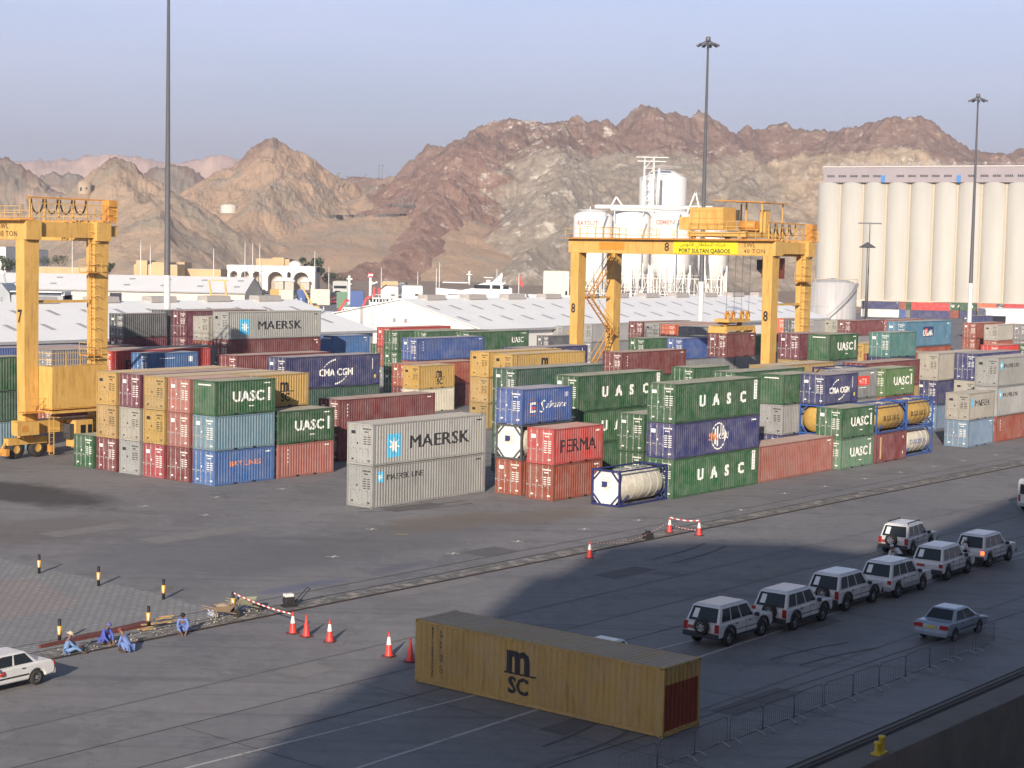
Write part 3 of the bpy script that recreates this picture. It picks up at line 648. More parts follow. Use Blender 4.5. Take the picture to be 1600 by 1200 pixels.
def strip(name,pa,pb,wd,z,m,a=None,b=None):
    (sa,ta),(sb,tb)=qst(unp(*pa)),qst(unp(*pb)); k=(tb-ta)/(sb-sa); a=sa if a is None else a; b=sb if b is None else b
    f=lambda s,o: qp(s,ta+k*(s-sa)+o)
    return sheet(name,[f(a,-wd/2),f(b,-wd/2),f(b,wd/2),f(a,wd/2)],z,m)
# concrete apron between the quay edge and the road lines
def tline(pa,pb):
    (sa,ta),(sb,tb)=qst(unp(*pa)),qst(unp(*pb)); k=(tb-ta)/(sb-sa); return lambda s: ta+k*(s-sa)
ap=tline((400,1105),(1600,805)); sheet('concrete_apron',[qp(-140,1.9),qp(240,1.9),qp(240,ap(240)),qp(-140,ap(-140))],.004,CONCR)
edgem=mat('quay_cope',(.15,.14,.125),.9,dirt=.5,scale=1.2); sheet('quay_cope',[qp(-140,.0),qp(240,.0),qp(240,1.9),qp(-140,1.9)],.006,edgem)
def worn(name,c,amt):
    m,t,p=nodes(name); v=coords(t,kind='World'); n=noise(t,v,1.7,7,.75); f=ramp(t,n,.30,.48)
    c_=mixc(t,f,(.085,.08,.078),c); t.links.new(c_,p.inputs['Base Color']); p.inputs['Roughness'].default_value=.8; return m
LINE=worn('worn_line_paint',(.42,.41,.40),1); LINE2=worn('faint_line_paint',(.15,.145,.14),1); JOINT=mat('dark_joint',(.028,.026,.026),.9)
strip('painted_line',(0,1145),(1600,775),.13,.012,LINE2,-60,150)
strip('painted_line',(400,1173),(800,1072),.14,.012,LINE,-60,150)
strip('painted_line',(560,1200),(1400,927),.17,.012,LINE,-60,150)
strip('painted_line',(1200,1072),(1600,932),.12,.012,LINE2,-60,150)
strip('joint',(400,1152),(675,1080),.06,.012,JOINT,-60,150); strip('joint',(1100,1120),(1600,955),.05,.012,JOINT,-60,150)
strip('joint',(400,1105),(1600,805),.05,.012,JOINT,-60,150)
for i,(px,py,w_,h_,c) in enumerate([(620,935,7,1.2,'l'),(760,870,3,2,'d'),(470,1060,2.2,1.6,'l'),(960,905,4,1.5,'d'),(1180,905,6,1.1,'l'),(1270,985,3,1.3,'d'),(880,1150,2.4,1.2,'d'),(250,850,8,2.2,'l'),(620,800,5,1.6,'d'),(1350,985,2.5,1.,'l'),(1150,1120,5,1.2,'d'),(90,840,6,2,'l')]):
    q=unp(px,py); o=Vector((q[0],q[1],.0085)); a_=Vector((ed[0],ed[1],0)); b_=Vector((en[0],en[1],0)); mb=MB(); mb.add([o,o+a_*w_,o+a_*w_+b_*h_,o+b_*h_],[(0,1,2,3)],mat('dark_tar_patch',(.118,.112,.112),.85,scale=1.5,dirt=.2) if c=='d' else mat('pale_patch',(.20,.19,.185),.85,scale=1.2,dirt=.15)); tag(mb.build('asphalt_patch'),kind='structure')
for k in range(-6,14):      # slab joints across the apron
    s=k*9.; mb=MB(); a=qp(s,2.2); b=qp(s,ap(s)-.1); mb.add([(a[0],a[1],.011),(a[0]+.05,a[1],.011),(b[0]+.05,b[1],.011),(b[0],b[1],.011)],[(0,1,2,3)],JOINT); tag(mb.build('joint'),kind='structure')
# tyre marks
TM=mat('tyre_mark_rubber',(.095,.09,.09),.8)
rn_=random.Random(11)
for px,py,dl,ang,cv in [(1050,880,8,.9,.02),(1250,1040,6,.85,-.02),(560,800,10,.3,.05),(900,1180,5,.9,.02)]:
    for o in(0,1.5):
        q=unp(px,py); P=[]; a_=ang; x_,y_=q[0]-o*math.sin(ang),q[1]+o*math.cos(ang); mb=MB(); w_=.07
        for k in range(14): P.append((x_,y_,a_)); x_+=dl/14*math.cos(a_); y_+=dl/14*math.sin(a_); a_+=cv
        vs=[]; 
        for x1,y1,a1 in P: vs+=[(x1+w_*math.sin(a1),y1-w_*math.cos(a1),.0155),(x1-w_*math.sin(a1),y1+w_*math.cos(a1),.0155)]
        mb.add(vs,[(2*k,2*k+2,2*k+3,2*k+1) for k in range(13)],TM); tag(mb.build('tyre_mark'),kind='structure')
# crane rails
def railbed():
    m,t,p=nodes('broken_concrete'); v=coords(t,kind='World'); n=noise(t,v,1.1,8,.75); c=ramp(t,n,.47,.62,(.12,.115,.11),(.34,.31,.27)); t.links.new(c,p.inputs['Base Color']); p.inputs['Roughness'].default_value=.9
    bump(t,p,n,.6,.05); return m
RB=railbed(); RAIL=mat('rusty_rail',(.10,.055,.035),.6,.4,dirt=.4); GRV=mat('dark_groove',(.02,.018,.017),.9)
strip('rail_bed',(80,1024),(1600,722),1.15,.008,RB,-60,150)
strip('rail_groove',(80,1030),(1600,727),.26,.013,GRV,-60,150); strip('rail_groove',(80,1015),(1600,719),.09,.013,GRV,-60,150)
strip('rail_groove',(80,1001),(1600,711),.06,.013,JOINT,-60,150)
def rail(pa,pb,name='rail'):
    f=tline(pa,pb); mb=MB(); a=qp(-60,f(-60)); b=qp(150,f(150)); mb.bar((a[0],a[1],.02),(b[0],b[1],.02),.07,RAIL,h=.03); tag(mb.build(name),kind='structure')
rail((80,1030),(1600,727))
strip('rail_groove',(1260,1200),(1600,1052),.45,.013,GRV,-60,150); rail((1260,1200),(1600,1052))
strip('rail_groove',(1255,1190),(1600,1043),.10,.013,GRV,-60,150)
# block paving in the lower left
def paving(name,c0,c1):
    m,t,p=nodes(name); g=N(t,'NewGeometry'); mp=N(t,'Mapping'); mp.inputs['Rotation'].default_value=(0,0,.5); t.links.new(g.outputs['Position'],mp.inputs[0])
    b=N(t,'TexBrick'); b.inputs['Scale'].default_value=1; b.inputs['Brick Width'].default_value=.46; b.inputs['Row Height'].default_value=.30; b.inputs['Mortar Size'].default_value=.035
    b.inputs['Color1'].default_value=c0+(1,); b.inputs['Color2'].default_value=c1+(1,); b.inputs['Mortar'].default_value=(.13,.125,.13,1); b.inputs['Bias'].default_value=-.2
    t.links.new(mp.outputs[0],b.inputs['Vector']); v=coords(t,kind='World'); c=mixc(t,ramp(t,noise(t,v,.35,6,.7),.35,.7,(0,0,0),(.6,)*3),b.outputs['Color'],tuple(x*.7 for x in c0)); c=mixc(t,ramp(t,noise(t,v,3,6,.7),.5,.7,(0,0,0),(.4,)*3),c,(.2,.19,.18))
    t.links.new(c,p.inputs['Base Color']); p.inputs['Roughness'].default_value=.9; bump(t,p,b.outputs['Fac'],-.4,.01); return m
pv=[unp(*q) for q in [(-300,835),(0,872),(60,888),(130,900),(190,915),(245,928),(300,944),(352,958),(392,962),(300,978),(200,1000),(100,1018),(0,1046),(-300,1110)]]
sheet('block_paving',pv,.004,paving('grey_block_paving',(.26,.26,.262),(.34,.34,.335)))
pk=[unp(*q) for q in [(-300,905),(0,906),(55,907),(90,925),(128,946),(60,958),(0,970),(-300,1000)]]
sheet('block_paving',pk,.008,paving('pinkish_block_paving',(.30,.26,.25),(.36,.32,.305)))
DUST=ground_mat('dusty_ground',(.24,.17,.115),(.32,.24,.17),sc=.02)
sheet('ground_dust',[(-420,600,0),(560,600,0),(900,1300,0),(-900,1300,0)],.02,DUST)
# little painted marks on the asphalt
for i,(x,y) in enumerate([(337,777),(225,791),(320,805),(440,764),(1157,797),(997,813),(912,827),(808,846),(1225,771),(1288,760),(1350,748),(1406,738),(1458,729),(1505,720),(707,865),(1555,711),(628,835),(580,827),(520,870)]):
    q=unp(x,y); mb=MB(); c=mat('yellow_sticker',(.6,.45,.08)) if i==16 else mat('white_ground_paint',(.55,.53,.48),.8); s=.38
    mb.add([(q[0]-s,q[1]-.1,.012),(q[0]+s,q[1]-.02,.012),(q[0]+s,q[1]+.12,.012),(q[0]-s,q[1]+.04,.012)],[(0,1,2,3)],c)
    if i!=16: mb.add([(q[0]-.06,q[1]-.35,.016),(q[0]+.06,q[1]-.35,.016),(q[0]+.16,q[1]+.4,.016),(q[0]+.02,q[1]+.4,.016)],[(0,1,2,3)],c)
    tag(mb.build('painted_mark'),kind='structure')
# ------------------------------------------------------------------ mountains
def vnoise(x,y,seed):
    xi=np.floor(x).astype(np.int64); yi=np.floor(y).astype(np.int64); xf=x-xi; yf=y-yi
    def h(a,b):
        n=(a*374761393+b*668265263+seed*1442695041)&0x7fffffff; n=((n^(n>>13))*1274126177)&0x7fffffff; n=(n^(n>>16))&0xffff; return n/65535.
    u=xf*xf*xf*(xf*(xf*6-15)+10); v=yf*yf*yf*(yf*(yf*6-15)+10)
    return (h(xi,yi)*(1-u)+h(xi+1,yi)*u)*(1-v)+(h(xi,yi+1)*(1-u)+h(xi+1,yi+1)*u)*v
def fbm(x,y,seed,o=5,g=.5):
    s=0;a=1;t=0
    for i in range(o): s=s+a*(vnoise(x,y,seed+i)*2-1); t+=a; a*=g; x=x*2.03+17.1; y=y*2.03-9.7
    return s/t
def ridged(x,y,seed,o=6,g=.55):
    s=0;a=1;t=0
    for i in range(o): s=s+a*(1-np.abs(vnoise(x,y,seed+i)*2-1)); t+=a; a*=g; x=x*2.07+7.3; y=y*2.07+3.1
    return s/t
def ridge_h(X,Y,pts,slope_f,slope_b,power=1.):
    """tent-shaped ridge through world crest points (x,y,z)"""
    best=np.full(X.shape,-1e9)
    for (p,q) in zip(pts[:-1],pts[1:]):
        dx,dy=q[0]-p[0],q[1]-p[1]; L2=dx*dx+dy*dy+1e-6; t=np.clip(((X-p[0])*dx+(Y-p[1])*dy)/L2,0,1)
        cx=p[0]+t*dx; cy=p[1]+t*dy; cz=p[2]+t*(q[2]-p[2]); d_=np.hypot(X-cx,Y-cy); front=Y<cy
        h=cz-np.where(front,slope_f,slope_b)*d_**power; best=np.maximum(best,h)
    return best
def crest(lst,D): return [tuple(at(x,y,dd)) for x,y,dd in [(a[0],a[1],a[2] if len(a)>2 else D) for a in lst]]
def terrain(name,x_ang,y0,y1,na,nd,ridges,seed,amp,m,det=1.,hmin=-4):
    an=np.linspace(x_ang[0],x_ang[1],na); ds=y0*(y1/y0)**np.linspace(0,1,nd)
    Dg,Ag=np.meshgrid(ds,an,indexing='ij'); X=Dg*np.tan(Ag); Y=Dg
    wx=X+fbm(X/90,Y/90,seed+5,5)*26+fbm(X/22,Y/22,seed+9,4)*6; wy=Y+fbm(X/90+40,Y/90,seed+7,5)*26
    h=np.full(X.shape,-60.)
    for pts,sf,sb in ridges: h=np.maximum(h,ridge_h(wx,wy,pts,sf,sb))
    k=np.clip(h/60,0.05,1)
    rg=ridged(X/75,Y/75,seed+21,7,.58)-.62; gl=ridged((X+.5*Y)/30,(Y-.5*X)/60,seed+33,5,.6)-.6
    h=h+amp*k*(rg*36+gl*16)*det+(ridged(X/13,Y/13,seed+50,5,.7)-.6)*8.*amp*k+fbm(X/5,Y/5,seed+60,3,.7)*2.5*amp*k
    h=np.where(h<0,np.maximum(h*.3,hmin),h)
    me=bpy.data.meshes.new(name); n=X.size; co=np.empty((n,3)); co[:,0]=X.ravel();co[:,1]=Y.ravel();co[:,2]=h.ravel()
    me.vertices.add(n); me.vertices.foreach_set('co',co.ravel())
    idx=np.arange(n).reshape(nd,na); f=np.stack([idx[:-1,:-1],idx[:-1,1:],idx[1:,1:],idx[1:,:-1]],-1).reshape(-1,4)
    hq=h.ravel()[f].max(1); f=f[hq>-2.5]; nf=len(f)
    me.loops.add(nf*4); me.loops.foreach_set('vertex_index',f.ravel()); me.polygons.add(nf); me.polygons.foreach_set('loop_start',np.arange(0,nf*4,4)); me.polygons.foreach_set('loop_total',np.full(nf,4))
    me.update(); me.validate(); me.materials.append(m); return tag(link(name,me),kind='structure')
def rock(name,dark,tan_,grey,pale,zt,sc=1.,xmix=False):
    m,t,p=nodes(name); g=N(t,'NewGeometry'); v=coords(t,(sc,sc,sc*1.6),kind='World'); sp=N(t,'SeparateXYZ'); t.links.new(g.outputs['Position'],sp.inputs[0])
    n1=noise(t,v,.007,6,.6); n2=noise(t,v,.018,8,.65,.6); n3=noise(t,v,.09,8,.75); n4=noise(t,v,.5,5,.7)
    zr=N(t,'MapRange'); t.links.new(sp.outputs[2],zr.inputs[0]); zr.inputs[1].default_value=zt[0]; zr.inputs[2].default_value=zt[1]
    ad=N(t,'Math',operation='ADD'); t.links.new(zr.outputs[0],ad.inputs[0]); s2=N(t,'Math',operation='MULTIPLY_ADD'); t.links.new(n1,s2.inputs[0]); s2.inputs[1].default_value=2.2; s2.inputs[2].default_value=-1.1; t.links.new(s2.outputs[0],ad.inputs[1])
    c=mixc(t,ramp(t,ad.outputs[0],.35,.65),tan_,dark); c=mixc(t,ramp(t,n2,.48,.60,(0,0,0),(.75,)*3),c,grey)
    if xmix:   # reddish western face, pale outcrops, grey broken middle, dark crest, tan eastern hills
        def xr(a,b,k=2.4,nn=n2):
            q=N(t,'MapRange'); q.clamp=False; t.links.new(sp.outputs[0],q.inputs[0]); q.inputs[1].default_value=a; q.inputs[2].default_value=b
            w2=N(t,'Math',operation='MULTIPLY_ADD'); t.links.new(nn,w2.inputs[0]); w2.inputs[1].default_value=k; w2.inputs[2].default_value=-k/2; w3=N(t,'Math',operation='ADD'); t.links.new(q.outputs[0],w3.inputs[0]); t.links.new(w2.outputs[0],w3.inputs[1]); return ramp(t,w3.outputs[0],.35,.65)
        pat=ramp(t,n3,.40,.58); mid=mixc(t,pat,(0.287,0.237,0.186),(0.456,0.380,0.296)); red=mixc(t,pat,(0.253,0.140,0.101),(0.389,0.237,0.178)); tanr=mixc(t,pat,(0.380,0.279,0.195),(0.591,0.465,0.338))
        c=mixc(t,xr(5,-35),mid,red); c=mixc(t,xr(150,200),c,tanr)
        zr2=N(t,'MapRange'); t.links.new(sp.outputs[2],zr2.inputs[0]); zr2.inputs[1].default_value=84; zr2.inputs[2].default_value=124; w4=N(t,'Math',operation='MULTIPLY_ADD'); t.links.new(n2,w4.inputs[0]); w4.inputs[1].default_value=2.2; w4.inputs[2].default_value=-1.1; w5=N(t,'Math',operation='ADD'); t.links.new(zr2.outputs[0],w5.inputs[0]); t.links.new(w4.outputs[0],w5.inputs[1])
        c=mixc(t,ramp(t,w5.outputs[0],.4,.62),c,mixc(t,pat,(0.195,0.110,0.083),(0.321,0.207,0.156)))
        bx=N(t,'MapRange'); t.links.new(sp.outputs[0],bx.inputs[0]); bx.inputs[1].default_value=-45; bx.inputs[2].default_value=20; bx2=N(t,'MapRange'); t.links.new(sp.outputs[0],bx2.inputs[0]); bx2.inputs[1].default_value=95; bx2.inputs[2].default_value=25; mm=N(t,'Math',operation='MULTIPLY'); t.links.new(bx.outputs[0],mm.inputs[0]); t.links.new(bx2.outputs[0],mm.inputs[1])
        n8=noise(t,v,.055,9,.72); w6=N(t,'Math',operation='MULTIPLY_ADD'); t.links.new(mm.outputs[0],w6.inputs[0]); w6.inputs[1].default_value=.07; t.links.new(n8,w6.inputs[2]); c=mixc(t,ramp(t,w6.outputs[0],.60,.67),c,(0.742,0.666,0.563))
    c=mixc(t,ramp(t,n3,.45,.75,(0,0,0),(.3,)*3),c,mixc(t,.5,c,dark)); c=mixc(t,ramp(t,n3,.59,.72,(0,0,0),(.6,)*3),c,pale); n5=noise(t,v,.25,8,.8); c=mixc(t,ramp(t,n5,.55,.68,(0,0,0),(.55,)*3),c,pale); c=mixc(t,ramp(t,n5,.30,.42,(.5,)*3,(0,0,0)),c,mixc(t,.4,c,(.06,.045,.04)))
    c=mixc(t,ramp(t,n4,.5,.75,(0,0,0),(.25,)*3),c,(.16,.12,.10))
    t.links.new(c,p.inputs['Base Color']); p.inputs['Roughness'].default_value=.95; hh=N(t,'Math',operation='ADD'); t.links.new(n3,hh.inputs[0]); t.links.new(n5,hh.inputs[1]); bump(t,p,hh.outputs[0],.75,4.); return m
RK=rock('brown_rock',(0.256,0.160,0.122),(0.524,0.380,0.262),(0.338,0.296,0.228),(0.640,0.550,0.435),(45,110))
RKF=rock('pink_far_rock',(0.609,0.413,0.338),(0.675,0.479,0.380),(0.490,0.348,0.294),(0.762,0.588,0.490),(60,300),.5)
RKL=rock('tan_rock',(0.287,0.169,0.127),(0.540,0.371,0.244),(0.389,0.329,0.253),(0.640,0.525,0.397),(70,125))
RKM=rock('main_rock',(0.198,0.105,0.079),(0.512,0.352,0.230),(0.320,0.275,0.211),(0.850,0.819,0.666),(60,135),xmix=True)
def mountains():
    aL,aR=math.atan(-1100/FPX),math.atan(1100/FPX)
    far=crest([(-300,262),(-100,255),(0,254),(60,250),(130,247),(165,240),(200,237),(240,246),(270,250),(300,248),(340,240),(372,246),(400,262),(470,300),(520,330)],3400)
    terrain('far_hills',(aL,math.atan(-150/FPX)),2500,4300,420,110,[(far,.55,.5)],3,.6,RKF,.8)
    md=crest([(-300,300),(60,285),(95,270),(118,267),(135,275),(150,292),(200,300),(255,262),(285,256),(310,262),(330,275),(372,262),(400,285),(450,330)],2000)
    le=crest([(-400,250),(-200,236),(-60,240),(0,249),(20,255),(42,268),(80,300),(120,330)],1650)
    terrain('left_hills',(aL,math.atan(-240/FPX)),1250,2500,520,240,[(md,.75,.7),(le,.62,.6)],11,.75,RK,.8)
    tw=crest([(-200,330,1250),(60,330,1230),(110,312,1200),(150,296,1180),(172,268,1170),(193,254,1160),(212,258,1160),(232,274,1150),(252,302,1140),(275,345,1110),(300,385,1080)],1160)
    tw2=crest([(193,256,1160),(230,320,1080),(262,380,990),(280,420,930)],0)
    pk=crest([(300,335,1500),(335,300,1500),(372,272,1480),(398,243,1470),(416,221,1460),(428,219,1460),(447,229,1455),(470,248,1450),(492,272,1440),(515,300,1430),(535,326,1420),(560,352,1400)],1460)
    pk2=crest([(428,222,1460),(440,290,1330),(400,350,1230),(330,385,1150)],0)
    terrain('tower_hill',(math.atan(-1100/FPX),math.atan(-380/FPX)),850,1420,560,270,[(tw,.7,.8),(tw2,.62,.62)],23,.62,RK,.7)
    terrain('peak_hill',(math.atan(-640/FPX),math.atan(-160/FPX)),1060,1800,560,290,[(pk,.72,.8),(pk2,.55,.55)],31,.62,RKL,.8)
    sd=crest([(420,300,1900),(515,280,1850),(560,276,1830),(600,278,1830),(650,275,1820),(700,262,1820),(760,250,1820)],1850)
    kn=crest([(520,350,1450),(560,318,1430),(580,298,1420),(600,320,1410),(625,337,1400)],0)
    fl=crest([(250,392,1310),(380,372,1300),(470,345,1290),(560,338,1290),(640,340,1300),(700,330,1300)],0)
    terrain('saddle_hill',(math.atan(-640/FPX),math.atan(40/FPX)),1010,2150,520,300,[(sd,.42,.5),(kn,.7,.8),(fl,.30,.6)],41,.4,RKL,.6)
    mc=crest([(655,300,1650),(672,268,1620),(690,236,1600),(722,221,1590),(748,195,1570),(767,180,1560),(800,179,1550),(850,186,1560),(900,179,1570),(940,184,1580),(975,196,1600),(1003,183,1600),(1018,168,1600),(1036,163,1600),(1060,171,1600),(1092,180,1600),(1106,172,1610),(1120,180,1620),(1132,196,1640),(1160,202,1680),(1200,206,1700),(1222,194,1700),(1245,203,1690),(1265,210,1680),(1300,205,1660),(1340,196,1640),(1375,194,1630),(1400,190,1620),(1432,190,1620),(1456,201,1620),(1482,214,1630),(1505,222,1640),(1530,233,1650),(1565,234,1660),(1600,239,1680),(1700,250,1700),(1850,262,1700)],1600)
    spur=crest([(800,182,1550),(770,205,1480),(740,242,1410),(712,280,1350),(690,315,1290),(655,355,1230),(610,395,1160),(560,425,1090),(500,436,1010)],0)
    sp2=crest([(850,190,1560),(868,235,1420),(880,285,1300),(870,350,1180),(850,400,1080)],0)
    mid=crest([(880,260,1420),(940,238,1420),(1000,232,1430),(1060,228,1440),(1130,232,1450),(1190,240,1450)],0)
    rt=crest([(1080,400,1000),(1110,345,1060),(1150,285,1120),(1185,258,1160),(1210,244,1180),(1250,234,1180),(1300,236,1170),(1345,226,1180),(1400,243,1180),(1450,255,1170),(1600,280,1160),(1850,300,1150)],0)
    terrain('main_mountain',(math.atan(-330/FPX),aR),960,2300,1150,460,[(mc,.72,.7),(spur,.62,.6),(sp2,.66,.66),(mid,.5,.6),(rt,.68,.7)],57,.62,RKM,.85)
    # things standing on the hills, set down on the slope the eye meets at their foot
    bpy.context.view_layer.update(); dg=bpy.context.evaluated_depsgraph_get()
    def foot(px,py):
        q=ray(px,py); hit,loc,nn,ix,ob,mt=scene.ray_cast(dg,Vector((0,0,H))+Vector(q)*400,Vector(q).normalized())
        return (loc if hit and loc.y>700 else None)
    MOUND=mat('rocky_mound',(.33,.225,.15),.95,dirt=.3,scale=.2,var=.3)
    l=foot(132,308); D=l.y; r_=10.5/FPX*D; h_=20/FPX*D
    mb=MB(); m=mat('tower_stone',(.40,.31,.22),.9,dirt=.3,scale=.3)
    mb.lathe([(r_*3.2,-16),(r_*1.5,-1),(r_*1.25,.3),(r_*1.0,.4)],MOUND,20); mb.lathe([(r_*1.06,-1),(r_*1.03,0),(r_*.97,h_),(r_*.85,h_),(r_*.85,h_-1)],m,24); mb.cbox((-1.2,-r_,h_*.42),(1.0,.7,2.2),DARK); mb.cbox((2.2,-r_*.9,h_*.5),(.7,1.,1.),DARK)
    tag(mb.build('watch_tower',loc=l+Vector((0,0,1.5))),'round stone watch tower on the left hill above the crane','tower')
    l=foot(357,341); D=l.y; r_=12.5/FPX*D; mb=MB(); mb.lathe([(r_*2.6,-13),(r_*1.5,-1),(r_*1.25,.3),(r_*1.0,.4)],MOUND,20); mb.lathe([(r_,-1),(r_,13/FPX*D),(r_*.5,15/FPX*D),(0,15.5/FPX*D)],mat('pale_tank',(.62,.58,.5),.7,dirt=.2,scale=.3),32)
    tag(mb.build('water_tank',loc=l+Vector((0,0,3.2))),'round pale water tank on the hillside right of the left mast','tank')
    GP=mat('grey_pole',(.16,.15,.15),.7)
    for px,yt,yb in [(592,260,281),(597,260,281),(645,255,279),(649,255,279),(529,273,298),(571,275,300),(543,278,296),(624,312,338),(629,312,338),(645,305,330)]:
        l=None
        for k in range(12):
            l=foot(px,yb+k*2)
            if l is not None: break
        if l is None: continue
        hh=(yb-yt)/FPX*l.y+2; mb=MB(); mb.tube((0,0,-2),(0,0,hh),.32,GP,n=6); mb.cbox((0,0,hh-1),(4,.3,.3),GP)
        tag(mb.build('power_pole',loc=l),'thin grey power pole on the pass, '+{592:'left of the pair on the saddle',597:'second on the saddle skyline',645:'third on the saddle skyline',649:'rightmost on the saddle skyline',529:'leftmost of all',571:'above the grey knoll',543:'second from the left',624:'left of the low pair by the road',629:'right of the low pair by the road'}.get(px,'at the mountain foot')+'','pole','power poles on the pass')
    for (a,b,dz) in [((512,339),(632,337),3.),((605,320),(650,323),2.)]:
        P_=[foot(a[0]+(b[0]-a[0])*k/12,a[1]+(b[1]-a[1])*k/12) for k in range(13)]; P_=[p_ for p_ in P_ if p_ is not None]
        mb=MB(); [mb.bar((p_.x,p_.y,p_.z),(q_.x,q_.y,q_.z),3.,mat('retaining_wall',(.15,.135,.125),.9,dirt=.3,scale=.1),h=dz) for p_,q_ in zip(P_[:-1],P_[1:]) if (p_-q_).length<60]
        if mb.v: tag(mb.build('retaining_wall'),('long' if dz>2.5 else 'short upper')+' grey retaining wall of the pass road','wall','retaining walls of the pass road')
mountains()
# ------------------------------------------------------------------ flat lettering on any plane
def flat_text(parent,s,o,xd,zd,size,m,name='lettering',**kw):
    vs,fs=text_geo(s,size,**kw); o=Vector(o);xd=Vector(xd);zd=Vector(zd); mb=MB(); mb.add([o+xd*a+zd*b for a,b in vs],fs,m)
    return link(name,mb.mesh(name,False),parent)
# ------------------------------------------------------------------ gantry cranes
def rail_run(mb,p,q,h,m,step=1.5,r=.03):
    p=Vector(p);q=Vector(q); n=max(1,int((q-p).length/step)); up=Vector((0,0,1))
    for k in(.5,1): mb.bar(p+up*h*k,q+up*h*k,r*1.6,m)
    for i in range(n+1): a=p+(q-p)*i/n; mb.bar(a,a+up*h,r*1.6,m)
def ladder(mb,x,y,z0,z1,m,w_=.45,axis='x'):
    d=(w_/2,0) if axis=='x' else (0,w_/2)
    for s in(-1,1): mb.bar((x+s*d[0],y+s*d[1],z0),(x+s*d[0],y+s*d[1],z1),.06,m)
    z=z0
    while z<z1: mb.bar((x-d[0],y-d[1],z),(x+d[0],y+d[1],z),.035,m); z+=.35
    z=z0+2.2
    while z<z1:
        for s in(-1,1): mb.bar((x+s*d[0],y+s*d[1],z),(x+s*d[0]*1.4+(0 if axis=='x' else -.7),y+s*d[1]*1.4+(-.7 if axis=='x' else 0),z),.04,m)
        z+=.9
